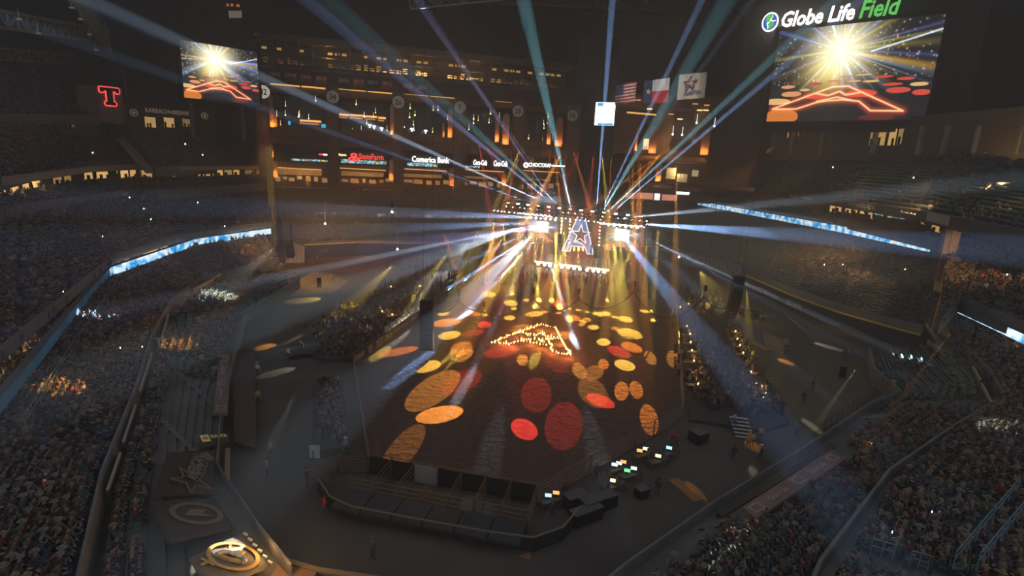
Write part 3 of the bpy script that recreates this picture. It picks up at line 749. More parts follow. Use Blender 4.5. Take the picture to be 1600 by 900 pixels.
for l, lst in byl.items():
    if len(lst) > 1:
        for k, (x, o) in enumerate(sorted(lst, key=lambda t: t[0])): o['label'] = f'{l}, {nth(k)} from left'
# ------------------------------------------------------------------ outfield building
FA = Plane(PY(400, 220, 181), PY(892, 220, 211))
b = MB()
FA.pbox(b, 398, 128, 902, 320, -14, -12)                       # rear wall
for y0, y1, d0 in ((76, 84, -10), (150, 158, -11), (208, 236, -11), (262, 272, -11), (300, 322, -11)):
    FA.pbox(b, 398, y0, 902, y1, d0, -.8)                      # floors
struct(b, 'wall_back', BRICK, 'brown brick body of the outfield building with its floors')
b = MB(); FA.pbox(b, 398, 118, 902, 148, -1.2, .2); struct(b, 'trim_1', mat('dark_brown_fascia', (.10, .075, .065), .9, noise=.2), 'deep dark fascia that carries the year banners')
def facade_px(px, py): return FA.at(px, py)
cols = [412, 520, 622, 718, 808, 893]
NUM = ['42', '34', '26', '7', '29', '10']
slope = .048
for i, cx in enumerate(cols):
    b = MB(); yb = 128 + (cx - 412) * .075
    FA.pbox(b, cx - 9, yb, cx + 9, 312, -1.0, 1.0)
    c = tag(struct(b, 'pillar', BRICK), 'brown brick pillar of the outfield building under the round number ' + NUM[i], kind='structure')
    # round retired number
    ny = [144, 152, 160, 168, 174, 181][i]
    u, z = FA.at(cx, ny); r = 2.0
    s = MB(); s.disc(FA.w(u, z, 1.02), FA.x if FA.x.cross(FA.z).dot(FA.n) > 0 else -FA.x, FA.z, r, .15, 24)
    s = s.build('number_disc', WHITE if i else lit('pale_lit_disc', (.9, .85, .7), .5))
    tag(s, f'round white disc reading {NUM[i]} high on the {nth(i)} brick pillar from the left', 'sign', 'round numbers on the pillars')
    xd = FA.x if FA.x.cross(FA.z).dot(FA.n) > 0 else -FA.x
    lettering(NUM[i], FA.w(u, z, 1.2), xd, FA.z, 2.2 if len(NUM[i]) > 1 else 1.1, 1.9, mat('dark_red_paint', (.16, .03, .03)) if i else BLACK, s, bold=.02)
XD = FA.x if FA.x.cross(FA.z).dot(FA.n) > 0 else -FA.x
# arched niches, up-lit, in the sides of the bays: reveal wall + arch + lamp
niche_m = mat('plaster_niche', (.55, .34, .22), .9)
def niche(x, yt, yb, w, power, pl=FA, m=niche_m):
    u, z1 = pl.at(x, yt); _, z0 = pl.at(x, yb); hw = w / 2
    mb = MB(); n = 8; out = []
    for k in range(n + 1):
        t = math.pi * k / n; out.append((hw * math.cos(t), z1 - hw + hw * math.sin(t)))
    out = [(hw, z0)] + out + [(-hw, z0)]
    mb.add([pl.w(u + a, zz, 1.05) for a, zz in out], [tuple(range(len(out)))])
    for (a, za), (c2, zc) in zip(out, out[1:]):
        mb.quad(pl.w(u + a, za, 1.05), pl.w(u + c2, zc, 1.05), pl.w(u + c2, zc, 1.7), pl.w(u + a, za, 1.7))
    o = mb.build('arched_niche', m); tag(o, None, None, None, 'structure')
    o['label'] = 'orange up-lit arched niche in the building'
    lamp(pl.w(u, z0 + .9, 2.1), power, (1, .36, .08), .15, 'niche_uplight')
    return o
for x, yt, yb, w in [(424, 150, 199, 1.3), (612, 164, 211, 1.2), (703, 171, 215, 1.6), (790, 178, 226, 2.3), (873, 184, 229, 2.6), (431, 176, 199, .7), (692, 192, 215, .6), (776, 180, 222, 1.4), (857, 186, 226, 1.4)]:
    niche(x, yt, yb, w, 330 if w > 1 else 110)
for x, yt, yb, w in [(430, 252, 277, 1.6), (611, 249, 282, 1.5), (705, 262, 290, 1.6), (786, 270, 290, 1.6), (425, 226, 246, .9)]:
    niche(x, yt, yb, w, 220)
# bays: cove light, rear glazing, lit balcony, sign level, concourse
BAYS = [(424, 512), (531, 613), (632, 708), (727, 798), (817, 884)]
def strip(mbx, pl, x0, y0, x1, y1, th, d0, d1):
    u0, z0 = pl.at(x0, y0); u1, z1 = pl.at(x1, y1)
    a0, a1 = pl.w(u0, z0, d0), pl.w(u1, z1, d0); b0, b1 = pl.w(u0, z0, d1), pl.w(u1, z1, d1); up = V((0, 0, th))
    mbx.add([a0, a1, b1, b0, a0 + up, a1 + up, b1 + up, b0 + up], [(0, 1, 2, 3), (4, 7, 6, 5), (0, 4, 5, 1), (1, 5, 6, 2), (2, 6, 7, 3), (3, 7, 4, 0)])
for i, (x0, x1) in enumerate(BAYS):
    y = 130 + (x0 - 424) * .073
    for a, e in ((0, .5), (.53, 1)):
        s = MB(); xa, xe = x0 - 2 + (x1 - x0 + 4) * a, x0 - 2 + (x1 - x0 + 4) * e
        ya, ye = y + (xa - x0) * .09, y + (xe - x0) * .09
        strip(s, FA, xa, ya + 1.5, xe, ye + 1.5, .42, -.9, -.2)
        tag(s.build('cove_light', LAMB), f'amber cove strip under the {nth(i)} lintel from the left, its {"left" if a == 0 else "right"} half', 'light', 'cove lights over the bays')
    # glazed rear wall of the bay with mullions
    g = MB(); FA.pbox(g, x0, y + 14, x1, 236, -9.2, -9.0)
    gw = g.build('glazed_wall', DGLASS, at=(0, 0, 0)); tag(gw, 'dark glazed rear wall of an upper bay', kind='structure')
    u0, za = FA.at(x0, y + 14); u1, _ = FA.at(x1, y + 14); zb = FA.at((x0 + x1) / 2, 236)[1]
    for k in range(7):
        m_ = MB(); u = u0 + (u1 - u0) * k / 6; FA.box(m_, u - .09, u + .09, zb, za, -9.0, -8.8); m_.build('mullion_or_figure', STEEL, gw)
    for zz in (.33, .66):
        m_ = MB(); FA.box(m_, u0, u1, zb + (za - zb) * zz - .08, zb + (za - zb) * zz + .08, -9.0, -8.8); m_.build('transom', STEEL, gw)
    # balcony front and its rail
    r = MB(); FA.pbox(r, x0, 212 + i * 4, x1, 219 + i * 4, -.9, -.6); r = r.build('balcony_front', mat('balcony_panel', (.09, .075, .07), .8)); tag(r, f'dark balcony front across the {"first second third fourth fifth".split()[i]} bay from the left', 'balcony', 'balconies of the building')
    q = MB(); strip(q, FA, x0, 210 + i * 4, x1, 210 + i * 4 + (x1 - x0) * .04, .1, -.9, -.75); q.build('handrail', RAIL, r)
    # lower cove and sign beam
    s = MB(); strip(s, FA, x0, 262 + i * 1.2, x1 - 10, 263.5 + i * 1.2 + (x1 - x0) * .03, .25, -.8, -.2)
    tag(s.build('cove_light', LAMB), f'thin amber light strip above the concourse in the {"first second third fourth fifth".split()[i]} bay', 'light', 'cove lights over the concourse')
# small lit fittings on the balcony level: hanging lamps, lit bars, shirt-shaped lights, screens
def plate(x0, y0, x1, y1, m, name, label, cat, group, d=-1.0, t=.15, pl=FA, frame=None):
    s = MB(); pl.pbox(s, x0, y0, x1, y1, d, d + t)
    if frame is None: o = s.build(name, m)
    else:
        o = empty(name, pl.px((x0 + x1) / 2, y1, d)); s.build('screen', m, o)
        f = MB(); h = .35
        for bx in ((x0 - h, y0 - h, x1 + h, y0), (x0 - h, y1, x1 + h, y1 + h), (x0 - h, y0, x0, y1), (x1, y0, x1 + h, y1)): pl.pbox(f, *bx, d - .05, d + t + .05)
        f.build('frame', frame, o)
    return tag(o, label, cat, group)
random_b = random.Random(11)
for i, (x0, x1) in enumerate(BAYS):
    nb_ = nth(i)
    base = 186 + i * 8
    segs = {0: [(466, 500, 186)], 1: [(529, 545, 176), (546, 570, 177), (571, 590, 179), (592, 604, 181)], 2: [(632, 642, 210), (652, 680, 217)], 3: [(731, 760, 219), (764, 782, 222)], 4: [(826, 842, 224), (846, 862, 227)]}[i]
    for k, (a, e, yy) in enumerate(segs):
        plate(a, yy, e, yy + 3.0, mat('lit_bar_%d' % (k % 2), (.6, .4, .2), .8, emit=1.4, ec=(1, .45, .12), noise=.6, scale=1.5), 'lit_counter', f'warm lit bar counter, {nth(k)} from the left in the {nb_} bay', 'bar', 'lit bars in the bays', -6, .6)
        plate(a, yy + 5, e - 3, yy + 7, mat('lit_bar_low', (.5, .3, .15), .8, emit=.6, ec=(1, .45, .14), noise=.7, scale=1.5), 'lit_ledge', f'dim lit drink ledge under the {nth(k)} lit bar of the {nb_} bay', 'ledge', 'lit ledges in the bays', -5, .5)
    for k in range(9):
        xx, yy = random_b.uniform(x0 + 4, x1 - 4), random_b.uniform(150 + i * 7, 205 + i * 6)
        q = MB(); u, z = FA.at(xx, yy); q.ball(FA.w(u, z, -5), random_b.uniform(.16, .3)); q.tube(FA.w(u, z + .2, -5), FA.w(u, z + 1.6, -5), .03, 4)
        tag(q.build('pendant_lamp', LYEL if k % 3 else LWHITE), f'small glowing pendant lamp inside the {nb_} bay of the outfield building', 'lamp', f'pendant lamps in the {nb_} bay')
def tee(x, y, s, pl, m, d, label, group, name='letter_light', cat='sign'):
    u, z = pl.at(x, y); mb = MB()
    pl.box(mb, u - s * .55, u + s * .55, z + s * .25, z + s * .6, d, d + .2); pl.box(mb, u - s * .2, u + s * .2, z - s * .6, z + s * .25, d, d + .2)
    pl.box(mb, u - s * .55, u - s * .35, z + .05 * s, z + s * .25, d, d + .2); pl.box(mb, u + s * .35, u + s * .55, z + .05 * s, z + s * .25, d, d + .2)
    return tag(mb.build(name, m), label, cat, group)
for x, y, k in [(578, 196, 'first'), (585, 198, 'second'), (597, 201, 'third'), (631, 199, 'fourth'), (645, 202, 'fifth'), (667, 205, 'sixth')]:
    tee(x, y, 1.0, FA, LWHITE, -4, f'small white and red T-shaped light, {k} from the left', 'small T lights')
for k, (x0, y0, x1, y1) in enumerate([(574, 203, 583, 211), (584, 205, 592, 212), (628, 207, 637, 216), (640, 210, 648, 217), (501, 193, 508, 200), (688, 215, 692, 221), (448, 188, 452, 194)]):
    plate(x0, y0, x1, y1, CYAN, 'television', f'small blue television screen at balcony level, {"first second third fourth fifth sixth seventh".split()[k]} of seven', 'television', 'small blue televisions', -4, .2, frame=BLACK)
# year banners
yrs = [('1996', 430, 118, 0), ('1998', 455, 120, 0), ('1999', 478, 123, 1), ('2010', 502, 125, 1), ('2010', 537, 128, 2), ('2011', 560, 130, 1), ('2011', 582, 131, 2), ('2012', 605, 133, 1), ('2015', 637, 137, 0), ('2016', 659, 139, 0)]
ban_m = [mat('dull_red_cloth', (.22, .07, .07), .9), mat('red_cloth', (.34, .07, .07), .9), mat('dark_blue_cloth', (.05, .055, .08), .9)]
for k, (t, x, y, c) in enumerate(yrs):
    o = plate(x - 8.6, y - 6.5, x + 8.6, y + 7, ban_m[c], 'year_banner', f'{["dull red", "red", "dark blue"][c]} pennant banner reading {t}, {"first second third fourth fifth sixth seventh eighth ninth tenth".split()[k]} from the left', 'banner', 'year banners on the dark fascia', .22, .08)
    u, z = FA.at(x, y - 2)
    lettering(t, FA.w(u, z, .34), XD, FA.z, 3.0, 1.2, mat('dull_white_print', (.8, .76, .72), .9), o, bold=.01)
# illuminated signs
def sign(body, x0, y0, x1, y1, m, label, d=-.3, shear=0.0, bold=.004, pl=FA, back=True, group='illuminated signs on the building'):
    u0, z0 = pl.at(x0, (y0 + y1) / 2); u1, _ = pl.at(x1, (y0 + y1) / 2); _, zt = pl.at((x0 + x1) / 2, y0); _, zb = pl.at((x0 + x1) / 2, y1)
    xd = pl.x if pl.x.cross(pl.z).dot(pl.n) > 0 else -pl.x
    c = pl.w((u0 + u1) / 2, (zt + zb) / 2, d)
    if back:
        o = MB(); pl.box(o, min(u0, u1) - .5, max(u0, u1) + .5, zb - .35, zt + .35, d - .4, d - .05)
        o = o.build('lit_sign', STEEL)
    else: o = empty('lit_sign', c)
    lettering(body, c, xd, pl.z, abs(u1 - u0), zt - zb, m, o, shear=shear, bold=bold, t=.15)
    return tag(o, label, 'sign', group), c, xd
o, c, xd = sign('StateFarm', 561, 240.5, 599, 249.5, LRED, 'red illuminated word sign with three ovals at its left')
e = MB(); h = FA.at(553, 246); 
for a, bq in ((-.75, -.55), (.75, -.55), (0, .75)): e.ring(FA.w(h[0] + a * (1 if xd.dot(FA.x) > 0 else -1), h[1] + bq, -.15), xd * 1.15, FA.z * .75, .35, 1.0, .15, 18)
e.build('oval_emblem', LRED, o)
sign('Comerica Bank', 644, 245, 702, 254, LWHITE, 'white illuminated bank sign in tall letters', bold=.008)
sign('Coca-Cola', 740, 250, 761, 258, LWHITE, 'white script soft-drink sign, left of the two', shear=.35, bold=.005)
sign('Coca-Cola', 772, 251, 793, 260, LWHITE, 'white script soft-drink sign, right of the two', shear=.35, bold=.005)
o, c, xd = sign('CHOCTAW', 826, 255, 861, 261, LWHITE, 'white illuminated casino sign with a long light bar', bold=.004)
q = MB(); FA.pbox(q, 862, 258.6, 889, 260.6, -.3, -.1); q.build('light_bar', LWHITE, o)
q = MB(); u, z = FA.at(822, 258); q.ring(FA.w(u, z, -.2), XD * 1.0, FA.z * 1.0, .4, 1.0, .1, 14); q.build('round_emblem', LWHITE, o)
plate(498, 240, 511, 242.6, LRED, 'lit_sign', 'small red light sign at the pillar left of the red word sign', 'sign', 'small lit plates', -.4)
plate(505, 241, 513, 243, LWHITE, 'lit_sign', 'small white light plate left of the second pillar', 'sign', 'small lit plates', -.35)
sign('Boyce', 529, 240, 541, 244.5, LYEL, 'small yellow-white word sign right of the second pillar', bold=.01)
# ribbons of coloured light under the signs
rib_m = bpy.data.materials.new('coloured_ribbon'); rib_m.use_nodes = True
def ribbon_mat(name, c0, c1, scale, strength, c2=None):
    m = bpy.data.materials.new(name); m.use_nodes = True; nt = m.node_tree; bs = nt.nodes['Principled BSDF']
    tc = nt.nodes.new('ShaderNodeTexCoord'); n = nt.nodes.new('ShaderNodeTexNoise'); n.inputs['Scale'].default_value = scale; n.inputs['Detail'].default_value = 3
    r = nt.nodes.new('ShaderNodeValToRGB'); r.color_ramp.elements[0].position = .42; r.color_ramp.elements[0].color = (*c0, 1)
    r.color_ramp.elements[1].position = .6; r.color_ramp.elements[1].color = (*c1, 1)
    if c2: q = r.color_ramp.elements.new(.34); q.color = (*c2, 1)
    nt.links.new(tc.outputs['Object'], n.inputs['Vector']); nt.links.new(n.outputs['Fac'], r.inputs[0])
    nt.links.new(r.outputs[0], bs.inputs['Emission Color']); bs.inputs['Emission Strength'].default_value = strength; bs.inputs['Base Color'].default_value = (.02, .02, .02, 1)
    return m
rib_m = ribbon_mat('scoreboard_ribbon', (.02, .02, .02), (.35, .8, 1.0), 1.1, 1.2, (.9, .6, .1))
for k, (x0, x1, y0, y1) in enumerate([(455, 512, 249, 252), (533, 604, 250, 256), (636, 684, 255, 260), (722, 750, 259, 262)]):
    plate(x0, y0, x1, y1, rib_m, 'light_ribbon', f'thin ribbon of blue and white score lights, {"first second third fourth".split()[k]} from the left', 'screen', 'score ribbons under the signs', -.5)
# concourse: rear wall with a painted warm glow, stall openings, standing crowd in front
for i, (x0, x1) in enumerate(BAYS):
    nb_ = nth(i)
    x = x0 + 2
    while x < x1 - 4:
        w = random_b.uniform(5, 14); hgt = random_b.uniform(4, 8); yy = 276 + i * 2.6 + random_b.uniform(0, 4)
        plate(x, yy, min(x + w, x1), yy + hgt, mat('stall_light_%d' % random_b.randrange(4), (.5, .35, .2), .8, emit=random_b.choice([.3, .7, 1.2, 2.0]), ec=random_b.choice([(1, .45, .12), (1, .6, .22), (.9, .4, .1)]), noise=.7, scale=1.3), 'lit_stall', f'warm lit stall opening at the concourse in the {nb_} bay', 'stall', f'lit stalls in the {nb_} bay', -7, .4)
        x += w + random_b.uniform(2, 7)
    plate(x0 + 1, 264 + i * 1.6, x1 - 12, 275 + i * 2, mat('glowing_warm_wall', (.30, .19, .11), .9, emit=.2, ec=(1, .5, .15), noise=.5, scale=.5), 'wall_panel', 'concourse rear wall given a dim warm glow', None, None, -9, .2)['kind'] = 'structure'  # emission stands in for lamplight on the wall
cp = []
for i, (x0, x1) in enumerate(BAYS):
    for _ in range(80):
        px, py = random_b.uniform(x0, x1), 300 + i * 1.8
        u, _z = FA.at(px, py); cp.append((FA.w(u, FA.at((x0 + x1) / 2, 301 + i * 1.2)[1], random_b.uniform(-6, -.5)), random_b.uniform(0, 6.28)))
o = instance_mesh('crowd', far_person(True, True), np.array([tuple(p) for p, _ in cp]), np.array([y for _, y in cp]), np.ones(len(cp)), person_cols(len(cp), rs), crowd_m)
tag(o, 'people standing along the warm lit concourse of the outfield building', 'crowd', None, 'stuff')
for i, (x0, x1) in enumerate(BAYS):
    u, z = FA.at((x0 + x1) / 2, 274 + i * 2); lamp(FA.w(u, z + 1, -3), 1200, (1, .5, .15), .6, 'concourse_lamp')
# steel gallery truss above, warm rooms behind
u0, zt = FA.at(404, 60); u1, _ = FA.at(885, 70); zb = zt - 8.1
ga = empty('gallery_truss', FA.w(u0, zb, 0)); tag(ga, 'long dark steel truss gallery with amber lit rooms above the pennant banners', 'truss')
NB = 26
for k, (z, w) in enumerate([(zt, .45), (zt - 3.4, .3), (zt - 5.6, .3), (zb, .5)]):
    m_ = MB(); m_.beam(FA.w(u0, z, .4), FA.w(u1, z, .4), w, w); m_.build('chord', STEEL, ga)
    m_ = MB(); m_.beam(FA.w(u0, z, -4), FA.w(u1, z, -4), w, w); m_.build('chord', STEEL, ga)
for k in range(NB + 1):
    u = u0 + (u1 - u0) * k / NB
    m_ = MB(); m_.beam(FA.w(u, zb, .4), FA.w(u, zt + .8, .4), .3 if k % 2 else .5); m_.build('post', STEEL, ga)
    if k < NB:
        un = u0 + (u1 - u0) * (k + 1) / NB; m_ = MB()
        a, c_ = (zb, zt - 4.2) if k % 2 else (zt - 4.2, zb)
        m_.beam(FA.w(u, a, .4), FA.w(un, c_, .4), .28); m_.build('brace', STEEL, ga)
fl_ = MB(); FA.box(fl_, u0, u1, zb - .3, zb, -5, .4); fl_.build('walkway', STEEL, ga)
for k in range(46):
    f = (k + .5) / 46; u = u0 + (u1 - u0) * f
    br = max(.03, 1 - abs(f - .53) / .33) if f > .22 else .05
    if random_b.random() < .22: continue
    hh = random_b.uniform(1.8, 3.4)
    m_ = MB(); FA.box(m_, u - .85, u + .75, zb + .5, zb + .5 + hh, -4.8, -4.6)
    lv = min(3, int(br * 3.9))
    m_.build('lit_window', mat('gallery_window_%d' % lv, (.4, .25, .1), .8, emit=[.12, .5, 1.3, 2.4][lv], ec=(1, .5, .13), noise=.55, scale=.8), ga)
    if random_b.random() < .7:
        m_ = MB(); FA.box(m_, u - .8, u + .7, zt - 2.4, zt - 1.7, -3, -2.7); m_.build('glowing_duct', mat('duct_glow', (.3, .22, .12), .8, emit=.45, ec=(1, .55, .15), noise=.6, scale=1), ga)  # duct is no lamp, warm emission makes it look lit
lamp(FA.w(u0 + (u1 - u0) * .5, zb + 3, -2.5), 1000, (1, .5, .13), .5, 'gallery_lamp'); lamp(FA.w(u0 + (u1 - u0) * .68, zb + 3, -2.5), 1000, (1, .5, .13), .5, 'gallery_lamp')
lamp(FA.w(u0 + (u1 - u0) * .2, zb + 5, -2.5), 500, (1, .5, .13), .5, 'gallery_lamp')
m_ = MB(); FA.pbox(m_, 398, 60, 902, 130, -18, -16); struct(m_, 'wall_back', DCONC, 'dark rear wall above the outfield building')

# ------------------------------------------------------------------ dark pylon and right-hand outfield building
FB = Plane(PY(955, 240, 212), PY(1200, 250, 205))
b = MB(); FB.pbox(b, 895, 58, 958, 330, -10, -1); struct(b, 'wall_front', mat('dark_cladding', (.05, .047, .045), .8, noise=.2), 'dark clad pylon behind the stage')
b = MB(); FB.pbox(b, 958, 165, 1215, 320, -14, -12); FB.pbox(b, 958, 236, 1180, 244, -12, 0); FB.pbox(b, 958, 288, 1180, 294, -12, 0); FB.pbox(b, 958, 150, 1215, 170, -12, -2)
for x in (1040, 1098): FB.pbox(b, x - 12, 172, x + 12, 245, -6, -4)
struct(b, 'wall_right', BRICK, 'brown building right of the dark pylon with arches and terraces')
for x, yt, yb, w in [(1022, 197, 240, 2.8), (1103, 203, 242, 2.8), (1030, 255, 284, 2.2), (996, 200, 236, .8)]:
    niche(x, yt, yb, w, 380, FB)
for k, (x, y) in enumerate([(1053, 209), (1068, 210), (1091, 191), (1119, 196)]):
    q = MB(); u, z = FB.at(x, y); q.ball(FB.w(u, z, -3), .38); q.tube(FB.w(u, z + .3, -3), FB.w(u, z + 3, -3), .05, 5)
    tag(q.build('pendant_lamp', LWHITE), f'bright globe lamp hanging in the right building, {"first second third fourth".split()[k]} from the left', 'lamp', 'globe lamps in the right building')
def ceiling_fit(k, x, y):
    q = MB(); u, z = FB.at(x, y); FB.box(q, u - .9, u + .9, z, z + .22, -2.5, -1.5)
    tag(q.build('ceiling_light', LYEL if k % 2 else LAMB), f'flat warm ceiling light under the roof edge by the flags, {"first second third fourth fifth sixth seventh eighth".split()[k]} of eight', 'light', 'ceiling lights behind the flags')
for k, (x, y) in enumerate([(998, 156), (1016, 170), (1050, 178), (1064, 186), (1088, 162), (1095, 172), (1106, 164), (1105, 172)]): ceiling_fit(k, x, y)
s = MB(); strip(s, FB, 980, 176, 1026, 180, .5, -2, -1.2); tag(s.build('cove_light', LAMB), 'amber cove strip under the roof edge right of the white screen', 'light')
# tall lit poster, shop front, terrace seats
o = plate(1005, 217, 1015, 240, lit('cream_poster_light', (1, .82, .42), 1.1), 'lit_poster', 'tall cream lit poster standing on the terrace rail', 'poster', None, -.5, .3, FB)
u, z = FB.at(1010, 230.5); lettering('L11', FB.w(u, z, -.1), FB.x if FB.x.cross(FB.z).dot(FB.n) > 0 else -FB.x, FB.z, 1.9, 1.1, BLACK, o, bold=.02)
ter = MB()
for r in range(5):
    FB.box(ter, *sorted((FB.at(994, 243)[0], FB.at(1104, 243)[0])), FB.at(1050, 252)[1] - .5, FB.at(1050, 252)[1] - .2 + r * .55, 1.5 - r * .9, 2.4 - r * .9)
struct(ter, 'seating_tier', mat('bench_wood', (.38, .27, .16), .8), 'short stepped terrace with warm benches on the right building')
for k in range(5):
    u0, u1 = sorted((FB.at(998, 243)[0], FB.at(1102, 243)[0])); st = TIERS  # rows of chairs on the terrace
    zz = FB.at(1050, 252)[1] + k * .55; w_ = (u1 - u0) / 24
    for q in range(24):
        m_ = MB(); FB.box(m_, u0 + q * w_, u0 + (q + .72) * w_, zz - .1, zz + .5, 1.9 - k * .9, 2.0 - k * .9); FB.box(m_, u0 + q * w_, u0 + (q + .72) * w_, zz - .1, zz, 2.0 - k * .9, 2.4 - k * .9)
        tag(m_.build('terrace_chair', mat('tan_chair', (.45, .34, .2), .7)), f'tan chair in the {nth(k)} row of the short terrace on the right building', 'chair', f'chairs of the {nth(k)} terrace row')
u, z = FB.at(1045, 238); lamp(FB.w(u, z + 3, 2), 1500, (1, .6, .25), .4, 'terrace_lamp'); u, z = FB.at(1060, 268); lamp(FB.w(u, z, -2), 900, (1, .75, .35), .4, 'bar_lamp')
for k, (x0, y0, x1, y1, e, c) in enumerate([(1043, 262, 1058, 280, .16, (1, .8, .4)), (1060, 272, 1076, 285, .12, (1, .85, .55)), (1084, 266, 1094, 276, .3, (1, .9, .5)), (986, 302, 1000, 312, .5, (1, .35, .2)), (1001, 302, 1022, 312, .75, (1, .42, .25)), (1024, 303, 1033, 314, 1.6, (1, .97, .9)), (1036, 305, 1060, 316, .7, (1, .4, .25)), (978, 302, 985, 310, .5, (1, .7, .4))]):
    plate(x0, y0, x1, y1, mat('shop_light_%d' % k, c, .8, emit=e, ec=c, noise=.5, scale=1.6), 'shop_window', f'lit shop window in the right building, {"first second third fourth fifth sixth seventh eighth".split()[k]} of eight', 'window', 'shop windows in the right building', -3.5, .2, FB)
sign('HART HVAC', 1021, 290, 1050, 294.5, mat('tan_letters', (.5, .34, .22), .8, emit=.1, ec=(1, .5, .25)), 'dull tan word sign above the lit shop', pl=FB, d=.3, group='signs of the right building')
sign('PLUCKERS', 1069, 294, 1096, 298, mat('red_letters', (.4, .08, .05), .8, emit=.1, ec=(1, .15, .05)), 'dull red word sign right of the tan one', pl=FB, d=.3, group='signs of the right building')
plate(1057, 300, 1077, 304, LWHITE, 'lit_sign', 'bright white bar sign at the right end of the shops', 'sign', None, -.2, .2, FB)
cp = []
for _ in range(120):
    u, z = FB.at(random_b.uniform(962, 1075), 318); cp.append((FB.w(u, FB.at(1010, 318)[1], random_b.uniform(-2, 2.5)), random_b.uniform(0, 6.28)))
o = instance_mesh('crowd', far_person(True, False), np.array([tuple(p) for p, _ in cp]), np.array([y for _, y in cp]), np.ones(len(cp)), person_cols(len(cp), rs), crowd_m)
tag(o, 'people standing in front of the lit shops right of the pylon', 'crowd', None, 'stuff')
# white video board on the pylon
FV = Plane(PY(930, 180, 190), PY(962, 182, 188))
o = empty('video_board', FV.px(945, 197)); tag(o, 'small square video board showing a white picture with blue corners', 'screen')
s = MB(); FV.pbox(s, 930, 160, 960.5, 196, 0, .3); s.build('screen', lit('white_screen', (1, 1, .96), 2.2), o)
s = MB(); FV.pbox(s, 934, 192.5, 958, 195.8, .3, .34); FV.pbox(s, 934, 161, 943, 166, .3, .34); s.build('picture', CYAN, o)
s = MB(); FV.pbox(s, 929, 159, 961.5, 197, -.5, -.02); s.build('casing', BLACK, o)

q = MB()
a = FV.px(938, 159, -.3); c = FV.px(953, 160, -.3)
q.tube(a, V((a.x, a.y, 88)), .05, 5); q.tube(c, V((c.x, c.y, 88)), .05, 5); q.build('hanging_cable', BLACK, o)
# ------------------------------------------------------------------ outer shell and roof
def wall_line(pts, z0, z1, th, m, name, label):
    mb = MB()
    for a, c in zip(pts, pts[1:]):
        a, c = V((a[0], a[1], 0)), V((c[0], c[1], 0)); d = (c - a).normalized(); o = V((-d.y, d.x, 0)) * th
        mb.add([a + V((0, 0, z0)), c + V((0, 0, z0)), c + V((0, 0, z1)), a + V((0, 0, z1)), a + o + V((0, 0, z0)), c + o + V((0, 0, z0)), c + o + V((0, 0, z1)), a + o + V((0, 0, z1))],
               [(0, 1, 2, 3), (5, 4, 7, 6), (3, 2, 6, 7), (0, 3, 7, 4), (1, 5, 6, 2), (4, 5, 1, 0)])
    return struct(mb, name, m, label)
SHELL = mat('shell_panel', (.14, .13, .125), .9, noise=.25, scale=.15)
wall_line([(-150, 20), (-190, 120), (-170, 236), (-100, 250)], -.5, 104, 1, SHELL, 'wall_left', 'dark outer wall behind the left decks')
wall_line([(-100, 250), (20, 262), (130, 262), (200, 232)], -.5, 104, 1, SHELL, 'wall_back', 'dark outer wall behind the outfield building')
wall_line([(200, 232), (215, 120), (150, 10)], -.5, 104, 1, SHELL, 'wall_right', 'dark outer wall behind the right decks')
etfe = bpy.data.materials.new('translucent_roof_panel'); etfe.use_nodes = True; nt = etfe.node_tree; nt.nodes.clear()
oo = nt.nodes.new('ShaderNodeOutputMaterial'); tr = nt.nodes.new('ShaderNodeBsdfTranslucent'); df = nt.nodes.new('ShaderNodeBsdfDiffuse'); mx = nt.nodes.new('ShaderNodeMixShader')
tr.inputs[0].default_value = (.17, .17, .17, 1); df.inputs[0].default_value = (.12, .12, .12, 1); mx.inputs[0].default_value = .4
nt.links.new(tr.outputs[0], mx.inputs[1]); nt.links.new(df.outputs[0], mx.inputs[2]); nt.links.new(mx.outputs[0], oo.inputs[0])
roof = tag(empty('ceiling', (0, 150, 92)), 'retractable roof of translucent panels on dark steel trusses', kind='structure')
pm = MB(); pm.box((0, 0, 0), (19.4, 19.4, .3)); pme = pm.mesh('roof_panel', etfe)
for i in range(-11, 12):
    for j in range(4, 14):
        if abs(i * 20) > 225: continue
        o = bpy.data.objects.new('roof_panel', pme); COL.objects.link(o); o.parent = roof; o.location = (i * 20, j * 20 + 5 - 150, 1.5)
for y in (106, 126, 146, 166, 186, 206, 226):
    t = MB(); z0, z1 = 85.5, 92
    t.beam((-215, y, z0), (215, y, z0), .8); t.beam((-215, y, z1), (215, y, z1), .8)
    for k in range(-21, 21):
        a, c = (z0, z1) if k % 2 else (z1, z0)
        t.beam((k * 10, y, a), ((k + 1) * 10, y, c), .4); t.beam((k * 10, y, z0), (k * 10, y, z1), .3)
    t.build('roof_truss', STEEL, roof)
for x in range(-200, 201, 40):
    t = MB(); t.beam((x, 85, 93), (x, 250, 93), .6); t.build('purlin', STEEL, roof)
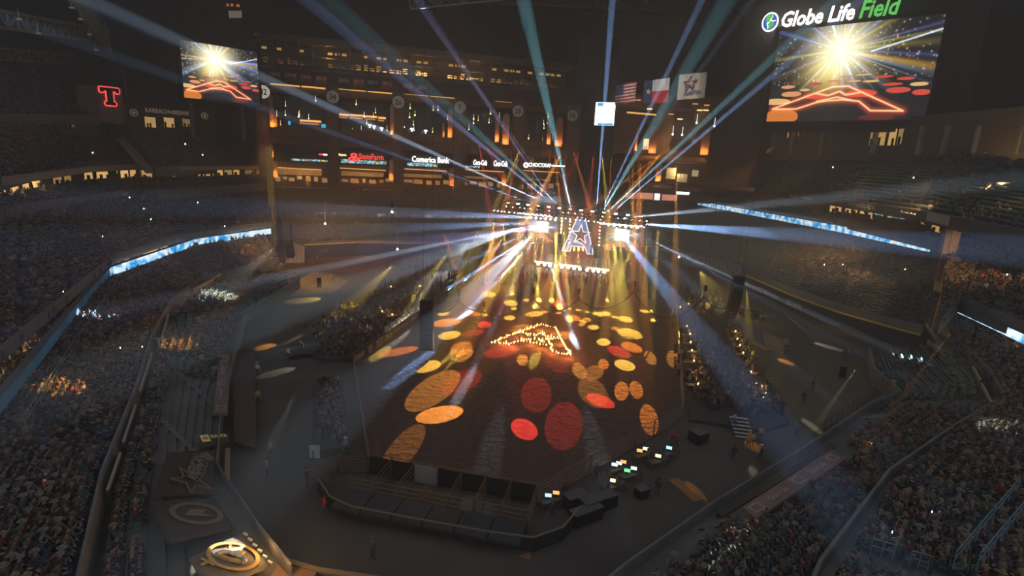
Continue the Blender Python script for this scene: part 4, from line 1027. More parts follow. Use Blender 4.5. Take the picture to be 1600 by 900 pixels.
# sloping trusses in the upper left corner
def truss(p, q, h, n, w, m, name, label, up=V((0, 0, 1)), parts=True):
    r = empty(name, V(p)); tag(r, label, 'truss')
    p, q = V(p), V(q); up = V(up) * h
    for o in (V((0, 0, 0)), up):
        t = MB(); t.beam(p + o, q + o, w); t.build('chord', m, r)
    for k in range(n):
        a, c = p.lerp(q, k / n), p.lerp(q, (k + 1) / n)
        t = MB(); t.beam(a, a + up, w * .6); t.build('post', m, r)
        t = MB(); t.beam(a + (up if k % 2 else V()), c + (V() if k % 2 else up), w * .6); t.build('brace', m, r)
    return r
DULL = mat('dull_truss_paint', (.30, .31, .24), .6)
truss(PY(98, -14, 122), PY(176, 92, 168), 7, 12, .7, DULL, 'roof_truss', 'large sloping roof truss in the upper left corner')
truss(PY(-20, 40, 112), PY(158, 66, 160), 3.2, 14, .6, DULL, 'roof_truss', 'level truss crossing behind the sloping one in the upper left corner')
truss(PY(-20, 92, 122), PY(120, 100, 168), 2.4, 10, .5, DULL, 'roof_truss', 'lower level truss over the topmost left deck')
truss(PY(640, 14, 118), PY(880, -10, 128), 2.2, 12, .3, DULL, 'roof_truss', 'thin roof truss above the middle of the outfield building')
for k, (px, py, yy) in enumerate([(126, 30, 130), (140, 54, 142), (112, 12, 126), (150, 78, 150), (30, 30, 116), (60, 52, 126)]):
    c = PY(px, py, yy)
    q = MB(); q.box(c, (.9, .4, .3)); q.tube(c + V((0, 0, .2)), c + V((0, 0, 2)), .04, 5)
    tag(q.build('roof_lamp', mat('dim_lamp', (.6, .6, .35), .6, emit=.06, ec=(.9, .9, .55))), f'dim greenish lamp hanging at the upper left roof trusses, {"first second third fourth fifth sixth".split()[k]} of six', 'lamp', 'dim roof lamps')
fv = Plane(PY(350, 20, 200), PY(385, 24, 200)); o = empty('vent_grille', fv.px(367, 29)); tag(o, 'small lit vent grille with red tops high in the dark roof', 'vent')
for k in range(8):
    q = MB(); fv.pbox(q, 358 + k * 2.6, 17, 359.5 + k * 2.6, 28, 0, .2); q.build('slat', mat('vent_slat', (.5, .45, .3), .7, emit=.22, ec=(.8, .75, .5)), o)
for k, (x, y) in enumerate([(356, 8), (362, 8), (371, 9)]):
    q = MB(); fv.pbox(q, x - 1.6, y - 2, x + 1.6 + k, y + 2, 0, .2); q.build('red_panel', lit('dim_red', (1, .25, .1), .45), o)

# ------------------------------------------------------------------ video screens: a picture of the same show
def show_image(name, w, h, seed):
    yy, xx = np.mgrid[0:h, 0:w]; u = xx / w; v = 1 - yy / h        # v up is flipped later
    v = yy / h                                                     # 0 bottom
    r = np.random.default_rng(seed); A = w / h
    img = np.zeros((h, w, 3)) + np.array([.012, .012, .016])
    cx, cy = .43, .74
    dx, dy = (u - cx) * A, v - cy; d = np.hypot(dx, dy); th = np.arctan2(dy, dx)
    for k in range(46):
        a = r.uniform(-3.14, 3.14); wd = r.uniform(.012, .05); col = [(.2, .35, 1.), (.5, .7, 1.), (.8, .65, .08), (.9, .5, .05), (.25, .3, .9)][r.integers(0, 5)]
        g = np.exp(-((np.angle(np.exp(1j * (th - a)))) / wd) ** 2) * np.exp(-d * r.uniform(1.6, 3.6)) * r.uniform(.5, 1.5)
        img += (g * np.clip((v - .22) / .3, .06, 1) ** 1.2)[..., None] * np.array(col)
    gl = np.exp(-(d / .26) ** 2); img += gl[..., None] * np.array([1.6, 1.45, .9])
    img += (np.exp(-((u - .37) / .12) ** 2) * np.exp(-((v - .5) / .16) ** 2))[..., None] * np.array([.55, .4, .02])
    for k in range(260):                                           # crowd lights
        x, y = r.uniform(0, 1), r.uniform(.40, 1.0); c = [(1, .9, .7), (1, .55, .15), (.6, .7, 1)][r.integers(0, 3)]
        img += (np.exp(-(((u - x) * A) ** 2 + (v - y) ** 2) / r.uniform(2e-5, 8e-5)))[..., None] * np.array(c) * r.uniform(.2, .8)
    t = np.clip((u - .62) / .4, 0, 1); img += (np.exp(-((v - (.70 + .17 * t)) / .008) ** 2) * (u > .62))[..., None] * np.array([.7, .85, 1]) * 1.2
    for x, y, a, b, c in [(.05, .22, .10, .035, 1), (.15, .30, .07, .03, 2), (.32, .27, .08, .035, 0), (.6, .28, .10, .04, 0), (.82, .30, .07, .03, 0), (.95, .27, .05, .03, 0), (.93, .35, .05, .02, 1), (.12, .38, .05, .018, 2), (.3, .4, .05, .014, 0), (.42, .42, .05, .012, 2),
                          (.55, .41, .04, .01, 1), (.65, .4, .05, .012, 1), (.72, .44, .06, .012, 0), (.85, .41, .05, .014, 0), (.5, .46, .04, .01, 2), (.6, .47, .05, .01, 1), (.24, .34, .035, .014, 1), (.78, .36, .06, .014, 0), (.1, .05, .12, .09, 3), (.72, .03, .11, .03, 4)]:
        m = ((u - x) / a) ** 2 + ((v - y) / b) ** 2 < 1
        img[m] = np.array([(.75, .08, .05), (.9, .55, .2), (.85, .35, .15), (.75, .22, .04), (.14, .02, .02)][c])
    fl = [(.03, .14), (.42, .36), (.52, .36), (.87, .09), (.68, .10), (.60, .20), (.5, .22), (.4, .215), (.33, .2), (.2, .135), (.03, .14)]
    segs = list(zip(fl, fl[1:])) + [((.31, .30), (.40, .27)), ((.40, .27), (.47, .31)), ((.47, .31), (.51, .27)), ((.51, .27), (.60, .29)), ((.33, .21), (.46, .25)), ((.46, .25), (.56, .21))]
    D = np.full((h, w), 9.)
    for (x0, y0), (x1, y1) in segs:
        ex, ey = (x1 - x0) * A, y1 - y0; t = np.clip((((u - x0) * A) * ex + (v - y0) * ey) / (ex * ex + ey * ey), 0, 1)
        D = np.minimum(D, np.hypot((u - x0) * A - t * ex, v - y0 - t * ey))
    jit = 1 + .35 * np.sin(xx * 1.7) * np.sin(yy * 2.3)
    img += (np.exp(-(D / (.007 * jit)) ** 2))[..., None] * np.array([1.5, .9, .45]) + (np.exp(-(D / .03) ** 2))[..., None] * np.array([.5, .06, .01])
    img = np.clip(img, 0, 1.6)
    im = bpy.data.images.new(name, w, h, float_buffer=True)
    px = np.ones((h, w, 4), np.float32); px[..., :3] = img
    im.pixels.foreach_set(px.ravel()); im.update(); im.pack()
    m = bpy.data.materials.new(name); m.use_nodes = True; nt = m.node_tree; bs = nt.nodes['Principled BSDF']
    ti = nt.nodes.new('ShaderNodeTexImage'); ti.image = im; bs.inputs['Base Color'].default_value = (.01, .01, .01, 1)
    nt.links.new(ti.outputs['Color'], bs.inputs['Emission Color']); bs.inputs['Emission Strength'].default_value = 1.15
    return m
def screen(pl, px_tl, px_br_x, z_from, img_m, label, border=.9):
    u0, zt = pl.at(*px_tl[0]); u1, zt2 = pl.at(*px_tl[1]); _, zb = pl.at(*px_tl[2])
    xd = pl.x if pl.x.cross(pl.z).dot(pl.n) > 0 else -pl.x
    o = empty('video_board', pl.w((u0 + u1) / 2, zb, 0)); tag(o, label, 'screen')
    q = MB(); q.quad(pl.w(u0, zb, .1), pl.w(u1, zb, .1), pl.w(u1, zt, .1), pl.w(u0, zt, .1))
    s = q.build('screen', img_m, o); uv = s.data.uv_layers.new(name='UVMap')
    for i, c in enumerate([(0, 0), (1, 0), (1, 1), (0, 1)]): uv.data[i].uv = c
    q = MB(); a, c = min(u0, u1), max(u0, u1)
    pl.box(q, a - border, c + border, zb - border, zt + border, -2.2, 0); q.build('casing', BLACK, o)
    q = MB()
    for bx in ((a - border, c + border, zb - border, zb), (a - border, c + border, zt, zt + border), (a - border, a, zb, zt), (c, c + border, zb, zt)): pl.box(q, *bx, 0, .35)
    q.build('bezel', BLACK, o)
    return o, xd, (u0, u1, zb, zt)
FL = Plane(PY(277, 100, 150), PY(402, 110, 163))
screen(FL, [(280, 62), (401, 82), (284, 152)], None, None, show_image('show_picture_small', 320, 250, 5), 'smaller left video board showing the light show', .7)
q = MB(); FL.pbox(q, 300, 152, 306, 215, -3, -2); FL.pbox(q, 380, 155, 386, 220, -3, -2); struct(q, 'pillar', STEEL, 'steel legs under the left video board')
FR = Plane(PY(1222, 120, 176), PY(1478, 90, 151))
bd, xd, (u0, u1, zb, zt) = screen(FR, [(1218, 49), (1478, 27), (1205, 190)], None, None, show_image('show_picture_large', 480, 300, 8), 'huge right video board showing the light show', 1.2)
q = MB(); FR.pbox(q, 1150, -20, 1530, 205, -4.5, -2.4); struct(q, 'wall_right', mat('dark_board_back', (.05, .05, .05), .8), 'dark backing wall of the huge right video board')
# big name sign on top of the board
sg = empty('roof_sign', FR.px(1300, 45, .6)); tag(sg, 'big illuminated stadium name with a round globe emblem on top of the huge video board', 'sign')
ul, zl = FR.at(1204, 37); ua, za = FR.at(1222, 36); ub, zb_ = FR.at(1336, 22); uc, _z = FR.at(1344, 20); ud, zd = FR.at(1407, 14)
zc = zt + 3.0
lettering('Globe Life', FR.w((ua + ub) / 2, zc, .5), xd, FR.z, abs(ub - ua), 4.3, LWHITE, sg, shear=.18, bold=.018, t=.3)
lettering('Field', FR.w((uc + ud) / 2, zc + .2, .5), xd, FR.z, abs(ud - uc), 4.6, LGREEN, sg, shear=.18, bold=.018, t=.3)
c = FR.w(ul, zc - .2, .5)
q = MB(); q.disc(c, xd * .86, FR.z, 2.75, .2, 28); q.build('globe_rim', LWHITE, sg)
q = MB(); q.disc(c + FR.n * .22, xd * .86, FR.z, 2.35, .05, 28); q.build('globe_sea', LBLUE, sg)
def blob(pts, off, m, name):
    q = MB(); q.prism([c + xd * (x * 2.0) + FR.z * (y * 2.3) + FR.n * off for x, y in pts], FR.n, .05); q.build(name, m, sg)
blob([(-.25, .9), (.25, .95), (.3, .6), (.0, .25), (-.15, 0), (-.4, -.05), (-.62, .3), (-.5, .7)], .28, LGREEN, 'globe_land')
blob([(-.05, .02), (.45, -.05), (.62, -.35), (.25, -.8), (-.1, -.97), (-.05, -.55), (-.22, -.25)], .28, LGREEN, 'globe_land')
blob([(-.62, .33), (-.35, -.02), (.0, .05), (-.12, -.02), (-.3, -.25), (-.15, -.55), (-.2, -.9), (-.28, -.5), (-.42, -.2), (-.45, .05)], .26, LWHITE, 'globe_line')
blob([(.3, .92), (.36, .6), (.08, .25), (.5, .12), (.95, .1), (.5, .02), (0, .12), (-.05, .25), (.24, .62)], .26, LWHITE, 'globe_line')

# ------------------------------------------------------------------ upper left: tower with letter, lettered wall, lit boxes
FT = Plane(PY(122, 180, 150), PY(196, 180, 158))
q = MB(); FT.pbox(q, 122, 133, 153, 195, -8, -.5); FT.pbox(q, 152, 135, 193, 192, -8, 0)
struct(q, 'wall_left', mat('tower_brick', (.24, .17, .14), .9, noise=.2, scale=.7), 'brown brick tower block with the red letter at the upper left')
T_ = [(-1, 1), (1, 1), (1, .45), (.62, .45), (.62, .62), (.33, .62), (.33, -.62), (.55, -.62), (.55, -1), (-.55, -1), (-.55, -.62), (-.33, -.62), (-.33, .62), (-.62, .62), (-.62, .45), (-1, .45)]
u, z = FT.at(171.5, 151); xt = FT.x if FT.x.cross(FT.z).dot(FT.n) > 0 else -FT.x
o = empty('letter_sign', FT.w(u, z - 2.6, .1)); tag(o, 'big black letter T with a glowing red outline on the brick tower', 'sign')
tp_ = [FT.w(u, z, .1) + xt * (x * 2.2) + V((0, 0, y * 2.3)) for x, y in T_]
q = MB(); q.path(tp_ + [tp_[0]], .3, 6); q.build('red_outline', LRED, o)
q = MB()
for x0, x1, y0, y1 in ((-1, 1, .62, 1), (-1, -.62, .45, .62), (.62, 1, .45, .62), (-.33, .33, -.62, .62), (-.55, .55, -1, -.62)):
    FT.box(q, u + min(x0, x1) * 2.2, u + max(x0, x1) * 2.2, z + y0 * 2.3, z + y1 * 2.3, .05, .42)
q.build('letter', BLACK, o)
FK = Plane(PY(195, 180, 170), PY(336, 190, 188))
q = MB(); FK.pbox(q, 193, 164, 336, 206, -6, 0); struct(q, 'wall_left', mat('dark_brown_panel', (.12, .09, .075), .9, noise=.15), 'long dark brown lettered wall left of the small video board')
uk, zk = FK.at(265, 175); xk = FK.x if FK.x.cross(FK.z).dot(FK.n) > 0 else -FK.x
o = empty('wall_lettering', FK.w(uk, zk - 1, .1)); tag(o, 'dull tan two-word lettering with a small star between on the dark brown wall', 'sign')
TAN = mat('glowing_tan_letters', (.55, .45, .34), .8, emit=.11, ec=(1, .75, .5))  # faint emission brightens the letters in place of a wall light
w1 = abs(FK.at(227, 174)[0] - FK.at(264, 175)[0]); w2 = abs(FK.at(270, 176)[0] - FK.at(303, 177)[0])
lettering('KARBACH', FK.w((FK.at(227, 174)[0] + FK.at(264, 175)[0]) / 2, zk, .12), xk, FK.z, w1, 1.4, TAN, o, bold=.02)
lettering('BREWING', FK.w((FK.at(270, 176)[0] + FK.at(303, 177)[0]) / 2, zk, .12), xk, FK.z, w2, 1.4, TAN, o, bold=.02)
q = MB(); q.prism(star_pts(FK.w(FK.at(267, 176)[0], zk, .12), xk, FK.z, .55), FK.n, .08); q.build('star', lit('dull_red_star', (.8, .25, .1), .25), o)
for k, (x, y) in enumerate([(209, 176), (319.5, 181)]):
    u, z = FK.at(x, y); q = MB(); q.ring(FK.w(u, z, .1), xk, FK.z, .8, 1.05, .1, 20); q.disc(FK.w(u, z, .1), xk, FK.z, .45, .1, 12)
    tag(q.build('round_emblem', TAN), f'round dull tan emblem on the dark brown wall, {"left" if k == 0 else "right"} of the lettering', 'emblem')
def lit_win(pl, x0, y0, x1, y1, e, label, group, d=.12, col=(1, .60, .20), figures=True):
    o = empty('lit_window', pl.px((x0 + x1) / 2, y1, d)); tag(o, label, 'window', group)
    s = MB(); pl.pbox(s, x0, y0, x1, y1, d, d + .06); s.build('pane', mat('window_glow_%d' % int(e * 100), col, .8, emit=e, ec=col, noise=.45, scale=.7), o)
    f = MB(); h = .8
    for bx in ((x0 - h, y0 - h, x1 + h, y0), (x0 - h, y1, x1 + h, y1 + h), (x0 - h, y0, x0, y1), (x1, y0, x1 + h, y1)): pl.pbox(f, *bx, d - .1, d + .25)
    f.build('frame', STEEL, o)
    if figures:
        g = MB(); rr = random.Random(int(x0 * 7 + y0))
        for _ in range(max(1, int((x1 - x0) / 7))):
            px = rr.uniform(x0 + 1, x1 - 1); pl.pbox(g, px - 1.3, y1 - (y1 - y0) * rr.uniform(.35, .6), px + 1.3, y1, d + .3, d + .6)
        g.build('mullion_or_figure', BLACK, o)  # dark boxes are people silhouetted against the pane
    return o
for k, (x0, y0, x1, y1, e) in enumerate([(226, 183, 243, 199, .5), (256, 184, 272, 199, .55), (285, 186, 301, 198, .22)]):
    lit_win(FK, x0, y0, x1, y1, e, f'warm lit window in the dark brown lettered wall, {"left middle right".split()[k]} of three', 'windows in the lettered wall')
FU = Plane(PY(-40, 195, 100), PY(166, 195, 160))
q = MB(); FU.pbox(q, -60, 176, 168, 205, -5, -1.5); struct(q, 'wall_left', DCONC, 'rear wall of the dim boxes under the topmost left deck')
q = MB(); strip(q, FU, -40, 183, 160, 187, 1.0, -1.4, .8); struct(q, 'trim_2', BEIGE, 'pale ledge along the front of the topmost left deck')
for k, (x0, x1, e) in enumerate([(1, 12, .1), (50, 66, .16), (68, 84, .10), (86, 100, .14), (114, 126, .08)]):
    lit_win(FU, x0, 188, x1, 199, e, f'dim warm box window under the topmost left deck, {"first second third fourth fifth".split()[k]} from the left', 'dim windows under the topmost deck', -1.4)
q = MB(); FT.pbox(q, 194, 108, 197, 150, -1, 0); struct(q, 'pillar', BRICK, 'thin brown mast beside the brick tower')
# diagonal pale stair walls
def panel3(pts, th, m, name, label):
    p = [V(a) for a in pts]; n = (p[1] - p[0]).cross(p[2] - p[0]).normalized(); q = MB(); q.prism(p, n, th); return struct(q, name, m, label)
panel3([PY(180, 216, 160), PY(194, 214, 160), PY(242, 268, 134), PY(226, 268, 134)], .5, BEIGE, 'wall_left', 'pale diagonal stair wall between the two upper decks')
panel3([P(221, 284, 17.4), P(232, 283, 17.4), P(246, 303, 15.6), P(232, 304, 15.6)], .4, BEIGE, 'wall_left', 'pale diagonal stair wall at the suite level')
panel3([P(212, 312, 14.6), P(228, 317, 14.1), P(272, 313, 14.1), P(272, 302, 15.4), P(215, 305, 15.4)], .3, BEIGE, 'wall_left', 'pale wall patch under the suite terrace')
# suites, left
SU = [P(422, 275, 17.8), P(247, 281, 17.8), P(216, 278, 17.8), P(115, 287, 17.8), P(55, 300, 17.8), P(-40, 321, 17.8)]
SP = [Plane(a, c) for a, c in zip(SU, SU[1:])]
for i, pl in enumerate(SP):
    L = (SU[i + 1] - SU[i]).length; dd = (SU[i + 1] - SU[i]).dot(pl.x)
    q = MB(); pl.box(q, 0, L, 17.2, 20.9, -1.5, -.6); pl.box(q, 0, L, 20.2, 20.7, -.6, 3.0); struct(q, 'wall_left', DCONC, 'suite level wall on the left, section %d' % (i + 1))
    q = MB(); pl.box(q, 0, L, 20.3, 21.4, 3.0, 3.3); struct(q, 'trim_3', BEIGE, 'pale upper deck fascia on the left, section %d' % (i + 1))
nm = 0
for pi, lst in ((4, [(2, 286, 20, 301, .75), (23, 284, 34, 303, .8), (38, 277, 52, 297, .85), (54, 276, 67, 293, .9)]), (3, [(86, 275, 101, 288, .35), (103, 274, 119, 286, .28)]),
                (2, [(134, 268, 148, 280, .7), (153, 267, 172, 279, .8), (184, 262, 188, 271, .7), (190, 261, 203, 278, .9), (205, 264, 215, 277, .7)]),
                (1, [(219, 267, 238, 279, .5)]), (0, [(250, 270, 262, 277, .2), (266, 271, 280, 277, .2), (296, 266, 306, 272, .45), (311, 266, 321, 275, .5), (323, 266, 336, 275, .5), (341, 265, 350, 274, .7), (352, 264, 364, 273, .35), (366, 264, 376, 273, .55), (384, 266, 396, 272, .15), (402, 266, 412, 272, .12)])):
    for x0, y0, x1, y1, e in lst:
        nm += 1
        lit_win(SP[pi], x0, y0, x1, y1, e, f'warm lit suite window, {nth(nm - 1)} along the left suite level from the left edge', 'lit suite windows on the left', -.5)
for x, y, e in [(45, 290, 300), (160, 275, 260), (205, 272, 260), (330, 272, 240), (15, 296, 200)]:
    p = P(x, y, 18.6); lamp(p + V((2.5, -2, .6)), e, (1, .58, .2), .4, 'suite_lamp')

# ------------------------------------------------------------------ light ribbons
sky_m = ribbon_mat('sky_ribbon', (.03, .40, .80), (.85, .97, 1.0), .55, 1.25, (.02, .20, .62))
dim_m = ribbon_mat('dim_ribbon', (.01, .06, .12), (.02, .10, .17), .3, .35)
def ribbon(pts, h, m, label, parts=True, off=1.6, emblem=()):
    o = empty('light_ribbon', pts[0]); tag(o, label, 'screen')
    for a, c in zip(pts, pts[1:]):
        d = (c - a).normalized(); n = V((d.y, -d.x, 0)); 
        if n.dot(EYEP - a) < 0: n = -n
        q = MB(); up = V((0, 0, h)); a2, c2 = a + n * off, c + n * off
        q.add([a2, c2, c2 + up, a2 + up, a2 - n * .3, c2 - n * .3, c2 + up - n * .3, a2 + up - n * .3], [(0, 1, 2, 3), (5, 4, 7, 6), (3, 2, 6, 7), (0, 3, 7, 4), (1, 5, 6, 2), (4, 5, 1, 0)])
        q.build('led_panel', m, o)
        q = MB(); q.beam(a2 + up + V((0, 0, .1)), c2 + up + V((0, 0, .1)), .5, .12); q.build('cap_rail', STEEL, o)
    for (a, c, f) in emblem:
        p = pts[a].lerp(pts[a + 1], f); d = (pts[a + 1] - pts[a]).normalized(); n = V((d.y, -d.x, 0))
        if n.dot(EYEP - p) < 0: n = -n
        if d.cross(V((0, 0, 1))).dot(n) < 0: d = -d
        q = MB(); q.disc(p + n * (off + .02) + V((0, 0, h / 2)), d, V((0, 0, 1)), h * .42, .04, 16); q.build('round_emblem', lit('pale_emblem', (1, .75, .6), 1.2), o)
    return o
ribbon([P(414.5, 364.5, 8), P(292, 383, 8), P(152, 431.5, 8)], 1.25, sky_m, 'long curved blue and white light ribbon along the left deck', emblem=[(0, 0, .98), (1, 0, .42)])
ribbon([P(151, 432, 8), P(100, 484, 8), P(55, 535, 8), P(0, 598, 8), P(-60, 665, 8)], 1.25, dim_m, 'dim blue end of the left light ribbon running towards the viewer')
ribbon([V((c_.x, c_.y, 12.7)) for c_ in (P(1096, 314, 14.4), P(1190, 330, 14.4), P(1330, 354, 14.4), P(1466, 381, 14.4))], 1.55, sky_m, 'long straight blue and white light ribbon along the right deck', emblem=[(1, 0, .35), (2, 0, -.06), (2, 0, .65)])
ribbon([P(1500, 483, 9.0), P(1545, 503, 9.0), P(1640, 547, 9.0)], 1.1, sky_m, 'short blue and white light ribbon at the right edge', emblem=[(0, 0, .25), (1, 0, .5)])
# lit concourses behind the bowls
NST = {}
def concourse(pts, z0, z1, n, col, es, label, group, back, lampw, seed=1):
    rr = random.Random(seed); K = len(pts) - 1
    for a, c in zip(pts, pts[1:]):
        pl = Plane(a, c); L = (c - a).length; q = MB(); s = 1 if (c - a).dot(pl.x) > 0 else -1
        pl.box(q, 0, L, z0 - .3, z1 + .2, -back - .4, -back); struct(q, 'wall_left' if a.x < 0 else 'wall_right', DCONC, 'rear wall of the ' + label)
        x = .3; k = 0
        while x < L - 1.5:
            w = rr.uniform(1.0, 3.6); e = rr.choice(es); k += 1
            q = MB(); pl.box(q, x, min(x + w, L), z0 + rr.uniform(.1, .6), z1 - rr.uniform(0, .4), -back, -back + .1)
            tag(q.build('lit_stall', mat('stall_glow_%d' % int(e * 100), (.5, .35, .2), .8, emit=e, ec=col, noise=.5, scale=.8)), f'warm lit stall opening in the {label}, {nth(NST.setdefault(label, 0))} along it', 'stall', group); NST[label] += 1
            x += w + rr.uniform(.5, 2.5)
        for f in (.25, .75): lamp(a.lerp(c, f) + pl.n * (-back + 1.2) + V((0, 0, z1 - a.z - .3)), lampw, (1, .6, .22), .25, 'concourse_lamp')
AMBC = (1, .58, .2)
concourse([P(412, 366, 8), P(292, 384, 8), P(152, 433, 8)], 6.9, 8.5, 0, AMBC, [.1, .25, .5, .7], 'left concourse under the light ribbon', 'lit stalls under the left light ribbon', 3.4, 260)
concourse([P(150, 433, 8), P(60, 530, 8), P(-20, 622, 8)], 6.9, 8.5, 0, AMBC, [.08, .2, .4], 'left concourse near the viewer', 'lit stalls on the near left concourse', 2.4, 130, 2)
concourse([P(1500, 484, 9), P(1640, 548, 9)], 7.2, 9.0, 0, (1, .5, .15), [.1, .3, .5], 'right concourse under the short light ribbon', 'lit stalls under the short light ribbon', 3, 220, 3)
pts = []
for a, c in ((P(412, 366, 8), P(292, 384, 8)), (P(292, 384, 8), P(152, 433, 8)), (P(152, 433, 8), P(0, 600, 8)), (P(1500, 484, 9), P(1640, 548, 9))):
    for _ in range(42):
        p = a.lerp(c, rnd.random()); n = V((-(c - a).y, (c - a).x, 0)).normalized()
        if n.dot(EYEP - p) > 0: n = -n
        pts.append((p.x + n.x * rnd.uniform(0, 2), p.y + n.y * rnd.uniform(0, 2), p.z - 1.1))
o = instance_mesh('crowd', far_person(True, True), np.array(pts), rs.uniform(0, 6.28, len(pts)), np.ones(len(pts)), person_cols(len(pts), rs), crowd_m)
tag(o, 'people standing along the lit concourses under the light ribbons', 'crowd', None, 'stuff')
# right suites and the fascia with faint adverts
RSP = Plane(P(1285, 333, 16.6), P(1466, 370, 16.6))
q = MB(); RSP.pbox(q, 1280, 312, 1470, 372, -1.5, -.8); struct(q, 'wall_right', DCONC, 'suite level wall on the right above the club tier')
for k, (x0, y0, x1, y1, e) in enumerate([(1293, 319, 1302, 331, .7), (1303, 318, 1312, 330, .75), (1317, 322, 1327, 332, .7), (1330, 323, 1347, 333, .8), (1352, 329, 1360, 341, .6), (1374, 332, 1388, 339, .5), (1394, 331, 1406, 341, .6), (1432, 344, 1440, 350, .3), (1450, 348, 1464, 362, .5)]):
    lit_win(RSP, x0, y0, x1, y1, e, f'warm lit suite window on the right suite level, {"first second third fourth fifth sixth seventh eighth ninth".split()[k]} from the left', 'lit suite windows on the right', -.7)
q = MB(); RSP.pbox(q, 1362, 335, 1410, 338.5, -.5, -.4); tag(q.build('light_ribbon', rib_m), 'thin blue score ribbon in the right suites', 'screen')
RSQ = Plane(P(1498, 366, 17.2), P(1640, 402, 17.2))
q = MB(); RSQ.pbox(q, 1496, 340, 1650, 402, -1.5, -.8); struct(q, 'wall_right', DCONC, 'suite level wall right of the leaning pole')
for k, (x0, y0, x1, y1, e) in enumerate([(1503, 345, 1522, 360, .85), (1524, 350, 1537, 364, .5), (1573, 361, 1582, 370, .8), (1552, 356, 1560, 362, .2)]):
    lit_win(RSQ, x0, y0, x1, y1, e, f'warm lit suite window right of the leaning pole, {"first second fourth third".split()[k]} from the left', 'lit suites right of the pole', -.7)
for x, y in ((1310, 326), (1340, 330), (1455, 356), (1515, 354)):
    p = P(x, y + 3, 17.0); lamp(p + V((-3, -2, 1)), 420, (1, .58, .2), .4, 'suite_lamp')
for a, c in zip(UR, UR[1:]):
    pl = Plane(a, c); q = MB(); L = (c - a).length; pl.box(q, 0, L, 19.3, 21.2, .1, .45)
    struct(q, 'trim_4', mat('dark_fascia', (.085, .085, .09), .8, noise=.2), 'dark upper deck fascia on the right carrying faint adverts')
def faint_sign(body, x0, y0, x1, y1, c, label, pl, m=None, board=None):
    u0, z1 = pl.at(x0, (y0 + y1) / 2); u1, _ = pl.at(x1, (y0 + y1) / 2); z0 = pl.at((x0 + x1) / 2, y1)[1]; z1 = pl.at((x0 + x1) / 2, y0)[1]
    xd = pl.x if pl.x.cross(pl.z).dot(pl.n) > 0 else -pl.x
    cc = pl.w((u0 + u1) / 2, (z0 + z1) / 2, .55)
    if board: q = MB(); pl.box(q, min(u0, u1) - .6, max(u0, u1) + .6, z0 - .35, z1 + .35, .47, .53); o = q.build('advert_board', board)
    else: o = empty('advert_board', cc)
    if body: lettering(body, cc, xd, pl.z, abs(u1 - u0), z1 - z0, m or mat('grey_print', (.38, .38, .38), .8), o, bold=.01)
    return tag(o, label, 'sign', None)
U1 = Plane(UR[0], UR[1]); U2 = Plane(UR[1], UR[2]); U3 = Plane(UR[2], UR[3]); U4 = Plane(UR[3], UR[4])
faint_sign('LUXOR STAFFING', 1110, 287, 1151, 293, 0, 'faint grey staffing advert on the right upper fascia', U1)
faint_sign('', 1158, 294, 1178, 299, 0, 'small dark red advert panel near the left end of the right upper fascia', U1, board=mat('dim_red_board', (.20, .05, .05), .8))
faint_sign('', 1190, 298, 1212, 303, 0, 'second dark red advert panel on the right upper fascia', U2, board=mat('dim_red_board', (.20, .05, .05), .8))
faint_sign('PGL', 1238, 304, 1252, 310, 0, 'faint three-letter advert on the right upper fascia', U2)
faint_sign('SUNDOWN ATLANTIC', 1257, 308, 1274, 312, 0, 'tiny two-word advert on the right upper fascia', U2)
faint_sign('POWERADE', 1330, 319, 1374, 326, 0, 'faint grey sports-drink advert on the right upper fascia', U3, m=mat('dim_print', (.26, .26, .26), .8))
faint_sign('The Best Buzz Around', 1412, 331, 1436, 335, 0, 'small faint advert line left of the leaning pole', U3)
faint_sign('', 1455, 338, 1488, 346, 0, 'pale grey blank advert panel beside the leaning pole', U4, board=mat('pale_board', (.38, .36, .34), .8))

# ------------------------------------------------------------------ foul poles
def foul_pole(base, top, w, label, boards):
    b3 = P(*base, 0); y = b3.y; t3 = PY(*top, y); t3.x = b3.x
    o = empty('foul_pole', b3); tag(o, label, 'pole')
    q = MB(); q.tube(b3, V((b3.x, b3.y, t3.z)), .22, 10); q.build('mast', GOLD, o)
    d = V((-b3.y, b3.x, 0)).normalized()
    if d.x < 0: d = -d
    q = MB(); hh = t3.z
    for s in (-1, 1): q.beam(b3 + d * (s * w / 2) + V((0, 0, 3)), b3 + d * (s * w / 2) + V((0, 0, hh)), .12)
    for k in range(int((hh - 3) / 1.5) + 1): q.beam(b3 - d * w / 2 + V((0, 0, 3 + k * 1.5)), b3 + d * w / 2 + V((0, 0, 3 + k * 1.5)), .1)
    q.build('side_frame', GOLD, o)
    q = MB(); n = V((d.y, -d.x, 0)); q.add([b3 + d * (s * w / 2) + V((0, 0, z)) + n * .0 for z in (3, hh) for s in (-1, 1)], [(0, 1, 3, 2)]); q.build('mesh_panel', mat('pole_mesh', (.72, .55, .2), .8, noise=.3, scale=3), o)
    for z0, z1, m in boards:
        q = MB(); q.add([b3 + d * (s * w / 2) + V((0, 0, z)) + n * .1 for z in (z0, z1) for s in (-1, 1)], [(0, 1, 3, 2)]); q.build('advert_panel', m, o)
    return o
foul_pole((429, 404), (419, 229), 1.3, 'tall yellow foul pole at the left with advert panels', [(6, 9, mat('green_board', (.12, .2, .1), .8)), (9.5, 13, mat('dark_board', (.12, .09, .08), .8))])
foul_pole((1455, 516), (1500, 322), 1.9, 'tall yellow foul pole at the right leaning outwards in the view', [(9, 14, mat('brown_board', (.22, .13, .09), .8))])

